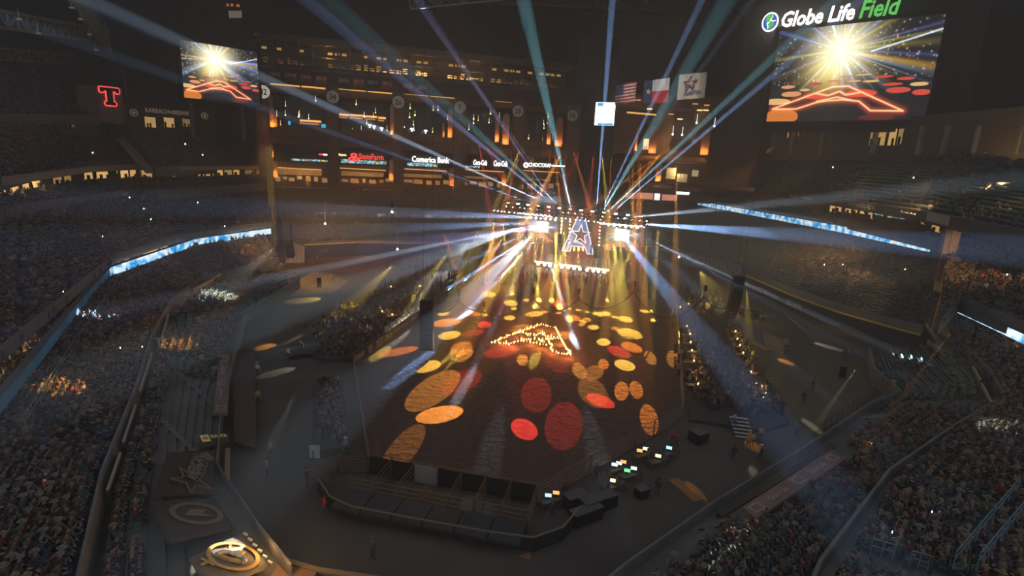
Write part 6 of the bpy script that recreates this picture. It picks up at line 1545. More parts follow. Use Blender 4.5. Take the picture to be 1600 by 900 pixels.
# ------------------------------------------------------------------ arena fence panels
def panel_proto():
    o = empty('corral_fence', (0, 0, 0))
    for x in (0, 2.9):
        q = MB(); q.tube((x, 0, 0), (x, 0, 1.9), .035, 6); q.build('post', RAIL, o)
    for k in range(6):
        q = MB(); q.tube((0, 0, .3 + .31 * k), (2.9, 0, .3 + .31 * k), .026, 5); q.build('rail', RAIL, o)
    return o
pp = panel_proto(); pk = tree(pp); firstp = True
EDGE = ['front', 'lower right', 'right corner', 'right', 'upper right', 'back', 'upper left', 'left']
for ei in range(8):
    a, c = ARENA[ei], ARENA[(ei + 1) % 8]; a, c = V((a.x, a.y, 0)), V((c.x, c.y, 0))
    if ei == 0: continue
    L = (c - a).length; n = max(1, int(L / 3.0)); d = (c - a).normalized(); ang = math.atan2(d.y, d.x)
    for k in range(n):
        if ei == 5 and 3 < k < 8: continue
        o = pp if firstp else copy_tree(pp, pk); firstp = False
        o.location = a + d * (L * k / n + .05); o.rotation_euler.z = ang; o.scale = (L / n / 3.0, 1, 1)
        tag(o, f'grey pipe fence panel, {nth(k)} along the {EDGE[ei]} side of the arena counted anticlockwise', 'fence', f'fence panels along the {EDGE[ei]} side')
# adverts on the upper left fence
FE = Plane(ARENA[6], ARENA[7]); xe = FE.x if FE.x.cross(FE.z).dot(FE.n) > 0 else -FE.x
ADM = mat('black_banner_cloth', (.045, .042, .042), .85); PRN = mat('tan_print', (.45, .38, .32), .85)
for k, (t, x, y, w, h) in enumerate([('V SHOOT', 559, 565, 2.6, .8), ('O', 575.5, 553, 1.0, 1.0), ('YETI', 590, 545, 2.3, 1.1), ('CINCH', 604, 535.5, 2.6, .9), ('DURANGO', 618, 526.5, 2.6, .7), ('RESISTOL', 630, 518, 2.6, .7), ('TETON', 645, 507.5, 2.6, .8), ('MONTANA', 688, 477, 2.8, .8), ('RIDGE', 702, 468, 2.6, .9), ('BOOT', 716, 458, 2.6, .9)]):
    if k in (4, 5, 6, 7, 8, 9, 0): t = ['VVVV', 'O', 'YETI', 'CINCH', 'IIIII', 'IIIII', 'IIIII', 'IIIII', 'IIIII', 'IIIII'][k]
    u, z = FE.at(x, y); z = .95; u = FE.at(x, y)[0]
    c = FE.w(u, z, .35); q = MB(); FE.box(q, u - 1.9, u + 1.9, .15, 1.75, .22, .28); o = q.build('fence_banner', ADM)
    if t == 'O':
        q = MB(); q.ring(c - FE.n * .05, xe, FE.z, .42, .55, .04, 18); q.build('round_emblem', PRN, o); lettering('D', c, xe, FE.z, .4, .6, PRN, o, t=.02)
    elif t == 'IIIII':
        q = MB(); FE.box(q, u - 1.3, u + 1.3, .75, 1.2, .28, .3); q.build('pale_print', mat('faded_print', (.22, .16, .14), .85), o)
    else: lettering(t, c - FE.n * .05, xe, FE.z, w, h, PRN, o, bold=.02, t=.03)
    tag(o, f'dark banner with tan print on the upper left arena fence, {"first second third fourth fifth sixth seventh eighth ninth tenth".split()[k]} from the near end', 'banner', 'banners on the upper left fence')
q = MB(); c = P(1051, 486, 1.2); q.box(c, (2.2, .1, 1.1), Matrix.Rotation(1.2, 3, 'Z')); tag(q.build('fence_banner', mat('white_banner', (.6, .6, .58), .8)), 'white banner at the upper end of the right arena fence', 'banner')
# ------------------------------------------------------------------ platforms, tables and guests
def deck(pxs, h, m, label, z=0.0):
    q = MB(); q.slab([(p.x, p.y) for p in [P(x, y, h) for x, y in pxs]], 0, h); return tag(q.build('platform', m), label, 'platform')
DK = mat('black_deck', (.055, .055, .058), .8, noise=.2)
deck([(553, 560), (725, 432), (690, 420), (600, 448), (455, 535), (500, 560)], .6, DK, 'long black guest platform beside the upper left arena fence')
deck([(1068, 495), (1100, 480), (1142, 490), (1235, 660), (1190, 672), (1078, 655)], .35, DK, 'black guest platform with rows of lit tables right of the arena')
deck([(488, 600), (536, 592), (545, 698), (488, 704)], .9, DK, 'black guest platform left of the near arena fence')
WOOD = mat('table_cloth', (.24, .16, .09), .8)
def table_proto():
    o = empty('banquet_table', (0, 0, 0))
    q = MB(); q.box((0, 0, .74), (2.4, .8, .05)); q.build('table_top', WOOD, o)
    for sx in (-1.05, 1.05):
        for sy in (-.3, .3): q = MB(); q.tube((sx, sy, 0), (sx, sy, .72), .03, 5); q.build('leg', STEEL, o)
    return o
def lantern_proto():
    o = empty('table_lantern', (0, 0, 0))
    q = MB(); q.tube((0, 0, 0), (0, 0, .05), .13, 8); q.build('base', BLACK, o)
    q = MB(); q.tube((0, 0, .05), (0, 0, .32), .1, 8, .12); q.build('glow', lit('lantern_glow', (1, .66, .22), 4), o)
    q = MB(); q.tube((0, 0, .32), (0, 0, .38), .13, 8, .05); q.build('cap', BLACK, o)
    return o
tp, lp = table_proto(), lantern_proto(); tk, lk = tree(tp), tree(lp); f1 = True
TB = [(1072, 511, .35, 'inner right row'), (1077, 523, .35, 'inner right row'), (1078, 536, .35, 'inner right row'), (1080, 549, .35, 'inner right row'), (1083, 565, .35, 'inner right row'), (1087, 582, .35, 'inner right row'), (1089, 601, .35, 'inner right row'),
      (1148, 519, .35, 'outer right row'), (1151, 531, .35, 'outer right row'), (1155, 541, .35, 'outer right row'), (1160, 553, .35, 'outer right row'), (1166, 566, .35, 'outer right row'), (1172, 583, .35, 'outer right row'), (1180, 602, .35, 'outer right row'), (1187, 613, .35, 'outer right row'), (1192, 624, .35, 'outer right row'),
      (1062, 481, 0, 'far right cluster'), (1075, 476, 0, 'far right cluster'), (1095, 487, 0, 'far right cluster'), (1117, 474, 0, 'far right cluster'), (1112, 483, 0, 'far right cluster'),
      (577, 495, .6, 'upper left platform'), (596, 488, .6, 'upper left platform'), (612, 493, .6, 'upper left platform'), (620, 471, .6, 'upper left platform'), (640, 462, .6, 'upper left platform'), (575, 518, .6, 'upper left platform'), (546, 480, .6, 'upper left platform'), (586, 458, .6, 'upper left platform'), (610, 449, .6, 'upper left platform'), (655, 448, .6, 'upper left platform'), (528, 497, .6, 'upper left platform')]
cnt = {}
guests = []
for x, y, h, row in TB:
    p = P(x, y, h + .75); p.z = h; cnt[row] = cnt.get(row, 0) + 1
    o = tp if f1 else copy_tree(tp, tk); l = lp if f1 else copy_tree(lp, lk); f1 = False
    o.location = p; o.rotation_euler.z = .1 if x > 800 else .6; l.location = p + V((.1, 0, .765))
    tag(o, f'table with a glowing lantern in the {row}, {nth(cnt[row] - 1)} from its far end', 'table', f'lantern tables in the {row}')
    tag(l, f'small glowing lantern on the {nth(cnt[row] - 1)} table of the {row} from its far end', 'lantern', f'lanterns in the {row}')
    lamp(p + V((.1, -.25, 1.7)), 34, (1, .58, .16), .1, 'lantern_light')
    for _ in range(5): guests.append(((p.x + rnd.uniform(-1.9, 1.9), p.y + rnd.choice((-1, 1)) * rnd.uniform(.8, 1.4), h), rnd.uniform(0, 6.28)))
def scatter(poly, n, z):
    xs2 = [p[0] for p in poly]; ys2 = [p[1] for p in poly]; out = []
    while len(out) < n:
        x, y = rnd.uniform(min(xs2), max(xs2)), rnd.uniform(min(ys2), max(ys2)); ins = False
        for (x0, y0), (x1, y1) in zip(poly, poly[1:] + poly[:1]):
            if (y0 > y) != (y1 > y) and x < (x1 - x0) * (y - y0) / (y1 - y0) + x0: ins = not ins
        if ins: q = P(x, y, z); out.append(((q.x, q.y, z), rnd.uniform(0, 6.28)))
    return out
guests += scatter([(553, 558), (725, 432), (690, 422), (600, 450), (470, 525), (510, 555)], 190, .6) + scatter([(1070, 500), (1140, 492), (1225, 655), (1085, 640)], 130, .35)
guests += scatter([(655, 405), (735, 412), (735, 432), (660, 425), (600, 420)], 60, 0) + scatter([(740, 436), (955, 432), (985, 448), (1060, 480), (960, 445), (745, 446)], 110, 0) + scatter([(495, 605), (530, 600), (538, 692), (495, 698)], 60, .9)
guests += scatter([(1040, 455), (1110, 460), (1150, 480), (1080, 482)], 60, 0)
gp = np.array([g[0] for g in guests]); gy = np.array([g[1] for g in guests]); hs = rs.random(len(guests)) < .5
for sel, hat in ((hs, True), (~hs, False)):
    pc = person_cols(int(sel.sum()), rs) * .8
    o = instance_mesh('crowd', far_person(True, hat), gp[sel], gy[sel], np.ones(int(sel.sum())), pc, crowd_m)
    tag(o, 'guests in wide-brimmed hats standing among the lit tables' if hat else 'bareheaded guests standing among the lit tables', 'crowd', None, 'stuff')
# slatted seat rails lit along the platform
for k in range(7):
    a = P(604 + k * 10, 522 - k * 7.3, 1.0); c = P(612 + k * 10, 516 - k * 7.3, 1.0); o = empty('slatted_bench', V((a.x, a.y, .6))); tag(o, f'pale slatted bench behind the upper left fence, {nth(k)} from the near end', 'bench', 'slatted benches behind the fence')
    for j in range(4):
        q = MB(); q.beam(a + V((-.25 * j, .4 * j - .2, .12 * j)), c + V((-.25 * j, .4 * j - .2, .12 * j)), .22, .05); q.build('slat', WHITE, o)
pool(632, 506, 36, 9, -36, WHT, 1.6, 1.0, .4, 'platform_spot', 5, 1); pool(608, 530, 16, 6, -30, YEL, 2.3, 1.0, .3, 'platform_spot', 5, 1)
pool(535, 492, 42, 9, -22, YEL, 1.8, 1.2, .4, 'platform_spot', 5, 1); pool(700, 425, 30, 8, -10, WHT, 1.3, 1.0, .5, 'platform_spot', 5, 1); pool(650, 462, 46, 9, -30, YEL, 1.1, 1.0, .5, 'platform_spot', 5, 1)
pool(785, 445, 50, 6, 0, YEL, 0.9, 1.0, .5, 'platform_spot', 5, 1); pool(1120, 470, 40, 8, 10, YEL, 1.3, 1.0, .5, 'platform_spot', 5, 1); pool(1170, 535, 16, 10, 60, YEL, 1.4, 1.0, .5, 'platform_spot', 5, 1)
# ------------------------------------------------------------------ vehicles
def jeep(p, yaw, m, label, rack=True):
    o = empty('car', p, yaw); tag(o, label, 'car')
    def b_(name, mats, *boxes):
        q = MB()
        for c, s in boxes: q.box(c, s)
        c_ = link(name, q.mesh(name, mats), None); c_.parent = o; return c_
    b_('body', m, ((0, 0, .85), (1.8, 4.2, .6)), ((0, 1.3, 1.2), (1.6, 1.5, .25)), ((0, -.6, 1.25), (1.75, 2.2, .3)))
    b_('windscreen', DGLASS, ((0, .45, 1.6), (1.5, .08, .55)))
    b_('windscreen_frame', WHITE, ((0, .45, 1.92), (1.65, .1, .08)), ((-.8, .45, 1.6), (.08, .1, .65)), ((.8, .45, 1.6), (.08, .1, .65)))
    b_('roll_bar', STEEL, ((-.8, -1.2, 1.7), (.08, .08, .7)), ((.8, -1.2, 1.7), (.08, .08, .7)), ((0, -1.2, 2.05), (1.7, .08, .08)))
    b_('bumper', STEEL, ((0, 2.2, .65), (1.8, .2, .25)), ((0, -2.2, .65), (1.8, .2, .25)))
    for sx in (-.85, .85):
        for sy in (-1.3, 1.35):
            q = MB(); q.tube((sx - .13, sy, .42), (sx + .13, sy, .42), .42, 14); c_ = link('wheel', q.mesh('wheel', BLACK), None); c_.parent = o
    for sx in (-.6, .6):
        q = MB(); q.tube((sx, 2.1, 1.0), (sx, 2.16, 1.0), .13, 10); c_ = link('headlamp', q.mesh('headlamp', WHITE), None); c_.parent = o
    return o
jeep(P(478, 556, 0), 2.2, mat('dark_grey_car', (.10, .105, .11), .4), 'dark open off-road car with a pale windscreen frame by the left platform')
jeep(P(1170, 492, 0), 1.1, mat('purple_grey_car', (.14, .10, .15), .4), 'dark purplish car parked behind the right speaker column')
q = MB()
st_ = empty('access_stair', P(512, 560, 0)); tag(st_, 'pale metal access stair with handrail beside the dark car', 'stair')
for k in range(5):
    q = MB(); a = P(503 + k * 3.2, 566 - k * 2.2, 0); q.box(V((a.x, a.y, .12 + .12 * k)), (1.4, .35, .05), Matrix.Rotation(.6, 3, 'Z')); q.build('step', RAIL, st_)
q = MB(); a, c = P(503, 566, 0), P(517, 556, 0); q.tube(a + V((.6, .3, 1.0)), c + V((.6, .3, 1.7)), .04, 5); q.tube(a + V((.6, .3, 0)), a + V((.6, .3, 1.0)), .04, 5); q.tube(c + V((.6, .3, .6)), c + V((.6, .3, 1.7)), .04, 5); q.build('handrail', RAIL, st_)
# ------------------------------------------------------------------ people on the open floor
for x, y, pose, sh, tp_, tc, lb in [
    (424, 716, 'stand', (.20, .32, .45), 'cap', (.6, .04, .04), 'person in pale blue shirt and red cap standing left of the near platform'),
    (418, 745, 'stand', (.16, .30, .46), 'hair', (.05, .04, .03), 'person in blue shirt standing at the left edge of the floor'),
    (480, 762, 'stand', (.05, .05, .06), 'hat', (.06, .05, .05), 'person in dark clothes and hat standing behind the pens'),
    (507, 806, 'walk', (.65, .05, .05), 'hair', (.06, .04, .03), 'person in bright red shirt by the curved black barrier'),
    (451, 562, 'walk', (.7, .68, .64), 'hair', (.3, .2, .1), 'person in white shirt walking left of the dark car'),
    (403, 588, 'stand', (.6, .6, .58), 'hat', (.5, .46, .4), 'person in white shirt standing in the pale light pool at left'),
    (404, 632, 'stand', (.35, .38, .08), 'hair', (.05, .04, .03), 'person in yellow-green vest by the left dugout'),
    (1168, 702, 'carry', (.7, .30, .05), 'cap', (.6, .45, .2), 'person in orange top lit warmly below the white benches'),
    (1173, 700, 'stand', (.55, .5, .2), 'hair', (.06, .04, .03), 'person in yellowish shirt right behind the one in orange'),
    (1187, 690, 'stand', (.6, .25, .04), 'hair', (.05, .04, .03), 'person in orange vest right of the white benches'),
    (1187, 722, 'walk', (.06, .06, .07), 'cap', (.8, .8, .72), 'person in black with white cap at the pale pool of light'),
    (1144, 722, 'walk', (.05, .05, .05), 'hair', (.04, .03, .03), 'person in black walking below the white benches'),
    (1145, 674, 'stand', (.08, .16, .40), 'hat', (.5, .46, .4), 'person in blue shirt left of the white benches'),
    (1244, 682, 'stand', (.14, .22, .36), 'hair', (.05, .04, .03), 'person in blue shirt right of the guest platform'),
    (1026, 776, 'walk', (.04, .04, .045), 'hair', (.05, .04, .03), 'person in black walking behind the production desks'),
    (1318, 563, 'stand', (.06, .09, .18), 'hair', (.05, .04, .03), 'person in navy left of a pair on the right floor'),
    (1323, 564, 'stand', (.16, .2, .32), 'hat', (.4, .36, .3), 'person in slate blue right of a pair on the right floor'),
    (1269, 612, 'stand', (.05, .05, .05), 'hair', (.04, .03, .03), 'person in black alone in the middle of the right floor'),
    (1254, 632, 'walk', (.06, .05, .05), 'hair', (.04, .03, .03), 'person in black near the right guest platform edge'),
    (1208, 505, 'stand', (.10, .16, .40), 'hair', (.4, .3, .2), 'person in blue behind the right speaker column'),
    (1187, 505, 'stand', (.6, .6, .6), 'cap', (.8, .8, .75), 'person in white below the right speaker column'),
    (520, 440, 'walk', (.45, .42, .38), 'hair', (.1, .07, .05), 'person in pale shirt walking on the tan infield patch'),
    (496, 410, 'walk', (.6, .6, .58), 'hat', (.6, .56, .5), 'person in white on the red dirt before the left fence'),
    (582, 874, 'carry', (.06, .10, .22), 'hair', (.2, .12, .06), 'person in dark blue at the bottom edge of the floor'),
    (1056, 702, 'stand', (.10, .10, .14), 'hair', (.05, .04, .03), 'person in dark shirt at the far end of the production desks'),
    (1050, 695, 'stand', (.5, .08, .08), 'hair', (.05, .04, .03), 'person in red shirt at the far end of the production desks'),
    (949, 775, 'stand', (.14, .2, .34), 'hair', (.05, .04, .03), 'person in blue shirt behind the middle production desk'),
    (962, 770, 'stand', (.3, .2, .14), 'hair', (.1, .06, .04), 'person in brown shirt behind the middle production desk'),
    (1010, 728, 'stand', (.30, .10, .08), 'hair', (.05, .04, .03), 'person in dull red shirt between the production desks'),
    (930, 752, 'stand', (.12, .12, .13), 'cap', (.2, .1, .08), 'person in grey with dark cap at the arena fence'),
    (863, 806, 'stand', (.10, .14, .24), 'hair', (.05, .04, .03), 'person in jeans at the nearest production desk'),
    (882, 776, 'stand', (.18, .10, .08), 'hair', (.1, .06, .04), 'person in brown leaning by the arena fence corner'),
    (811, 540, 'stand', (.04, .04, .05), 'hat', (.05, .05, .05), 'person in black standing inside the burning letter'),
    (540, 712, 'stand', (.25, .25, .27), 'hat', (.5, .46, .4), 'person in grey with pale hat at the near left platform end')]:
    z = 0.06 if x == 811 else 0
    person(P(x, y, z), rnd.uniform(0, 6.28), pose, sh, tp_, tc, lb)
# ------------------------------------------------------------------ production desks
MONL = {}
def desk(x, y, rot, n, label, cols):
    MONL[label] = {'desk with three bright screens behind the lower right fence': 'desk with three bright screens', 'desk with a green screen right of the three bright screens': 'desk with a green screen', 'desk with one tilted white screen in the middle of the group': 'middle desk', 'desk with orange screens near the fence': 'desk with orange screens', 'desk with a yellow-white screen at the right of the group': 'desk at the right of the group'}.get(label, 'desk at the far end of the group' if 'far' in label else 'nearest desk')
    p = P(x, y, 0); o = empty('desk', p); tag(o, label, 'desk'); M = Matrix.Rotation(rot, 3, 'Z')
    q = MB(); q.box(p + V((0, 0, .74)), (2.2, .8, .05), M); q.build('desk_top', mat('desk_black', (.06, .055, .05), .6), o)
    for sx in (-1, 1):
        for sy in (-.33, .33): q = MB(); c = p + M @ V((sx, sy, 0)); q.tube(c, c + V((0, 0, .72)), .03, 5); q.build('leg', STEEL, o)
    for k in range(n):
        c = p + M @ V((-.75 + 1.5 * (k + .5) / n, .05, .765)); m = empty('monitor', c); nth_ = 'left middle right'.split()[k] if n == 3 else ('left right'.split()[k] if n == 2 else 'only')
        tag(m, f'glowing monitor, the {nth_} one, on the ' + MONL.get(label, label), 'monitor', 'monitors on the production desks')
        c2 = V((EYEP.x - c.x, EYEP.y - c.y, 0)).normalized(); Mm = Matrix.Rotation(math.atan2(c2.y, c2.x) + math.pi / 2, 3, 'Z')
        q = MB(); q.box(c + V((0, 0, .36)), (.56, .04, .36), Mm); q.build('casing', BLACK, m)
        q = MB(); q.box(c + V((0, 0, .36)) + Mm @ V((0, -.025, 0)), (.5, .01, .3), Mm); q.build('screen', lit('monitor_%s' % cols[k], {'w': (.75, 1, .85), 'g': (.15, .8, .3), 'y': (1, .9, .5), 'b': (.4, .75, 1), 'o': (1, .4, .12)}[cols[k]], 1.7), m)
        q = MB(); q.tube(c, c + V((0, 0, .2)), .03, 5); q.box(c + V((0, 0, .01)), (.2, .14, .02)); q.build('stand', BLACK, m)
desk(966, 742, .55, 3, 'desk with three bright screens behind the lower right fence', 'wwo'); desk(984, 752, .55, 2, 'desk with a green screen right of the three bright screens', 'gw')
desk(957, 770, .55, 1, 'desk with one tilted white screen in the middle of the group', 'y'); desk(1003, 720, .55, 2, 'desk with orange screens near the fence', 'oy')
desk(1027, 730, .55, 1, 'desk with a yellow-white screen at the right of the group', 'y'); desk(1044, 717, .55, 1, 'desk with a light blue screen at the far end of the group', 'b'); desk(862, 792, .55, 2, 'desk with small screens at the near end of the group', 'bo')
for k, (x, y, s) in enumerate([(898, 793, (1.8, 1.0, 1.1)), (925, 800, (2.0, 1.1, 1.1)), (946, 792, (1.6, 1.0, 1.0)), (915, 815, (2.6, .9, 1.0)), (1002, 776, (1.0, .8, .7)), (1090, 690, (1.4, 1.4, 1.0))]):
    p = P(x, y, 0); o = empty('equipment_case', p); M = Matrix.Rotation(.55, 3, 'Z'); tag(o, f'black wheeled equipment case among the production desks, {"first second third fourth fifth sixth".split()[k]} from the near end', 'case', 'equipment cases by the desks')
    q = MB(); q.box(p + V((0, 0, s[2] / 2 + .1)), s, M); q.build('body', BLACK, o)
    q = MB(); q.box(p + V((0, 0, s[2] + .12)), (s[0] + .04, s[1] + .04, .05), M); q.build('lid', STEEL, o)
    for sx in (-1, 1):
        for sy in (-1, 1): q = MB(); q.ball(p + M @ V((sx * s[0] * .4, sy * s[1] * .4, .07)), .07); q.build('wheel', STEEL, o)
# white bench rack, boards
o = empty('bleacher_bench', P(1164, 684, 0)); tag(o, 'small pale slatted bench stack on the right floor', 'bench')
for k in range(6):
    a, c = P(1149, 684, 0) + V((0, .42 * k, .18 + .22 * k)), P(1179, 688, 0) + V((0, .42 * k, .18 + .22 * k)); q = MB(); q.beam(a, c, .3, .06); q.build('slat', mat('pale_alu', (.5, .5, .5), .5), o)
for f in (0.03, .5, .97):
    a = P(1149, 684, 0).lerp(P(1179, 688, 0), f); q = MB(); q.beam(a + V((0, 0, .0)), a + V((0, 2.2, 1.25)), .08); q.beam(a + V((0, 2.2, 0)), a + V((0, 2.2, 1.25)), .08); q.build('frame', STEEL, o)
for k, (x, y, lb) in enumerate([(499, 450, 'dark upright board standing on the tan infield patch'), (1315, 592, 'dark upright board on the right floor'), (1227, 540, 'tan box by the right guest platform'), (492, 718, 'small pale blue sign board left of the near platform')]):
    p = P(x, y, 0); o = empty('sign_board', p); tag(o, lb, 'board'); q = MB(); h = [1.9, 1.6, 1.0, 1.2][k]
    q.box(p + V((0, 0, h / 2 + .15)), (.9, .08, h)); q.build('panel', [BLACK, BLACK, BEIGE, mat('pale_blue_board', (.45, .52, .58), .7)][k], o)
    q = MB(); q.box(p + V((-.35, 0, .08)), (.06, .5, .16)); q.box(p + V((.35, 0, .08)), (.06, .5, .16)); q.build('foot', STEEL, o)
o = deck([(1194, 518), (1222, 530), (1226, 545), (1198, 536)], .9, mat('olive_cover', (.24, .21, .13), .8), 'olive covered box behind the right guest platform'); o.name = 'covered_crate'
for k, (x0, y0, x1, y1) in enumerate([(1178, 535, 1200, 548), (1052, 750, 1092, 784)]):
    a, c = P(x0, y0, 0), P(x1, y1, 0); q = MB(); q.beam(a + V((0, 0, .06)), c + V((0, 0, .06)), 1.0, .12); tag(q.build('cable_ramp', mat('orange_ramp', (.34, .17, .06), .8)), ['orange-brown cable ramp by the outer right tables', 'orange-brown cable ramp across the floor right of the desks'][k], 'ramp')
# ------------------------------------------------------------------ chutes and pens along the near side
A0, A1 = V((ARENA[0].x, ARENA[0].y, 0)), V((ARENA[1].x, ARENA[1].y, 0)); fd = (A1 - A0).normalized(); fn = V((fd.y, -fd.x, 0))
def fp(u, d, z=0.0): return A0 + fd * u + fn * d + V((0, 0, z))
FLn = (A1 - A0).length
RUST = mat('rusty_pipe', (.20, .13, .09), .6, metal=.3)
def pen(u0, d0, u1, d1, h, m, label, n=6, board=None, name='pen_fence'):
    a, c = fp(u0, d0), fp(u1, d1); o = empty(name, a); tag(o, label, 'fence', 'pen panels before the arena' if board is None else None)
    for p in (a, c): q = MB(); q.tube(p, p + V((0, 0, h)), .05, 6); q.build('post', m, o)
    for k in range(n):
        z = .25 + (h - .3) * k / (n - 1); q = MB(); q.tube(a + V((0, 0, z)), c + V((0, 0, z)), .035, 5); q.build('rail', m, o)
    if board: q = MB(); q.beam(a + V((0, 0, h * .5)) + fn * .08, c + V((0, 0, h * .5)) + fn * .08, .04, h * .8); q.build('board', board, o)
    return o
nb = 7
for k in range(nb):
    u0, u1 = FLn * k / nb, FLn * (k + 1) / nb - .1
    white = k == 2
    pen(u0, 0, u1, 0, 2.0, RUST, f'chute gate along the near arena edge, {nth(k)} from the left' + (', with a pale white board' if white else ', black boarded'), 6, mat('white_gate_board', (.30, .29, .30), .7) if white else BLACK, 'chute_gate')
    pen(u1 + .05, 0, u1 + .05, 3.4, 1.9, RUST, f'pipe divider between the near chutes, {nth(k)} from the left', 5)
    pen(u0, 3.4, u1, 3.4, 1.9, RUST, f'rear pipe panel of the near chutes, {nth(k)} from the left', 5)
for k, (u0, d0, u1, d1) in enumerate([(-.2, 0, -2.6, .6), (-2.6, .6, -4.2, 2.2), (-4.2, 2.2, -1.6, 3.6), (-.2, -2.6, -.2, 0), (-1.9, -2.4, -2.6, .6)]):
    pen(u0, d0, u1, d1, 1.7, RUST, f'pipe panel of the small pen at the near left arena corner, {"first second third fourth fifth".split()[k]} of five', 6)
q = MB()
for k in range(6):
    q = MB(); u0 = FLn * k / 6; vs = [fp(u0 + .05, 3.7), fp(u0 + FLn / 6 - .05, 3.7), fp(u0 + FLn / 6 - .05, 6.1), fp(u0 + .05, 6.1)]
    q.slab([(v.x, v.y) for v in vs], .9, 1.1); tag(q.build('chute_platform', DK), f'dark walkway platform section behind the chutes, {nth(k)} from the left', 'platform', 'walkway sections behind the chutes')
BW = [P(x, y, 0) for x, y in [(498, 768), (516, 796), (550, 812), (640, 830), (760, 852), (832, 862), (878, 845), (905, 812)]]
for k, (a, c) in enumerate(zip(BW, BW[1:])):
    o = empty('barrier', a); q = MB(); q.beam(a + V((0, 0, .55)), c + V((0, 0, .55)), .12, 1.1); q.build('panel', mat('black_barrier', (.035, .035, .035), .8), o)
    q = MB(); q.beam(a + V((0, 0, 1.13)), c + V((0, 0, 1.13)), .16, .06); q.build('cap_rail', mat('tan_cap', (.20, .16, .10), .7), o); tag(o, f'curved black barrier around the chutes, {nth(k)} section from the left', 'barrier', 'barrier sections around the chutes')
q = MB(); c = P(832, 868, 0); q.prism([P(808, 869, .02), P(829, 864, .02), P(829, 875, .02)], V((0, 0, 1)), .04); tag(q.build('floor_sign', mat('orange_sheet', (.30, .14, .07), .8)), 'small orange-brown triangle sheet on the floor at the bottom', 'sheet')
# ------------------------------------------------------------------ near field wall, dugouts and boards
NW = [P(x, y, 1.1) for x, y in [(356, 700), (354, 765), (395, 815), (436, 872), (495, 889), (620, 908)]]
q = MB()
w = MB()
for a, c in zip(NW, NW[1:]): w.beam(V((a.x, a.y, .5)), V((c.x, c.y, .5)), .3, 1.0)
w = struct(w, 'wall_front', DCONC, 'low field wall at the near left')
for a, c in zip(NW, NW[1:]): q = MB(); q.beam(V((a.x, a.y, 1.06)), V((c.x, c.y, 1.06)), .36, .12); q.build('padded_cap', mat('orange_lit_cap_pad', (.34, .24, .13), .7), w)  # tan takes in the orange light along this wall top
NWR = [P(x, y, 1.1) for x, y in [(1390, 612), (1340, 642), (1250, 705), (1120, 790), (1000, 872), (950, 910)]]
w = MB()
for a, c in zip(NWR, NWR[1:]): w.beam(V((a.x, a.y, .5)), V((c.x, c.y, .5)), .3, 1.0)
w = struct(w, 'wall_front', DCONC, 'low field wall at the near right')
for a, c in zip(NWR, NWR[1:]): q = MB(); q.beam(V((a.x, a.y, 1.06)), V((c.x, c.y, 1.06)), .36, .1); q.build('padded_cap', mat('dark_cap_pad', (.12, .11, .10), .7), w)
for k in range(17):
    a = P(1345, 640, 0).lerp(P(1240, 712, 0), k / 16) + V((-.5, .5, 0)); pass
fo = empty('railing', P(1290, 676, 0)); tag(fo, 'dark railing with uprights along the right field wall', 'railing')
a, c = P(1380, 612, 0), P(1285, 686, 0)
for z in (1.2, 2.1): q = MB(); q.beam(a + V((0, 0, z)), c + V((0, 0, z)), .08); q.build('rail', STEEL, fo)
for k in range(13): q = MB(); p = a.lerp(c, k / 12); q.beam(p, p + V((0, 0, 2.1)), .07); q.build('post', STEEL, fo)
pinkb = mat('pinkish_roof_board', (.26, .17, .155), .85, noise=.15)
def bil(q4, u, v): return q4[0].lerp(q4[1], u).lerp(q4[3].lerp(q4[2], u), v)
def board(q4, t, m, name, label, cat='board'):
    n = (q4[1] - q4[0]).cross(q4[3] - q4[0]).normalized(); n = n if n.z > 0 else -n
    b_ = MB(); b_.prism([p - n * t for p in q4], n, t); o = b_.build(name, m); tag(o, label, cat); return o, n
Lq = [P(343, 553, 2.2), P(333, 646, 2.2), P(356, 646, 2.0), P(359, 553, 2.0)]
o, n = board(Lq, .25, pinkb, 'dugout_roof', 'long dull pink dugout roof board at the left', 'roof')
PT = mat('pale_pink_print', (.50, .40, .37), .85)
for f, t in ((.12, 'sq'), (.33, 'Globe Life'), (.55, 'sq'), (.74, 'Globe Life'), (.93, 'sq')):
    c = bil(Lq, f, .5) + n * .03; x = (Lq[1] - Lq[0]).normalized(); y = n.cross(x)
    if t == 'sq': q = MB(); q.path([c + x * a_ * .5 + y * b_ * .35 for a_, b_ in ((-1, -1), (1, -1), (1, 1), (-1, 1), (-1, -1))], .05, 4); q.build('box_emblem', PT, o)
    else: lettering(t, c, x, y, 2.6, .5, PT, o, t=.03)
Rq = [P(1300, 702, 3.0), P(1160, 792, 3.0), P(1182, 810, 3.1), P(1320, 718, 3.1)]
o, n = board(Rq, .25, pinkb, 'dugout_roof', 'long dull pink dugout roof board at the lower right', 'roof')
for f, t in ((.08, 'sq'), (.28, 'Globe Life'), (.5, 'sq'), (.72, 'Globe Life'), (.93, 'sq')):
    c = bil(Rq, f, .5) + n * .03; x = (Rq[0] - Rq[1]).normalized(); y = n.cross(x)
    if t == 'sq': q = MB(); q.path([c + x * a_ * .5 + y * b_ * .35 for a_, b_ in ((-1, -1), (1, -1), (1, 1), (-1, 1), (-1, -1))], .05, 4); q.build('box_emblem', PT, o)
    else: lettering(t, c, x, y, 2.6, .5, PT, o, t=.03)
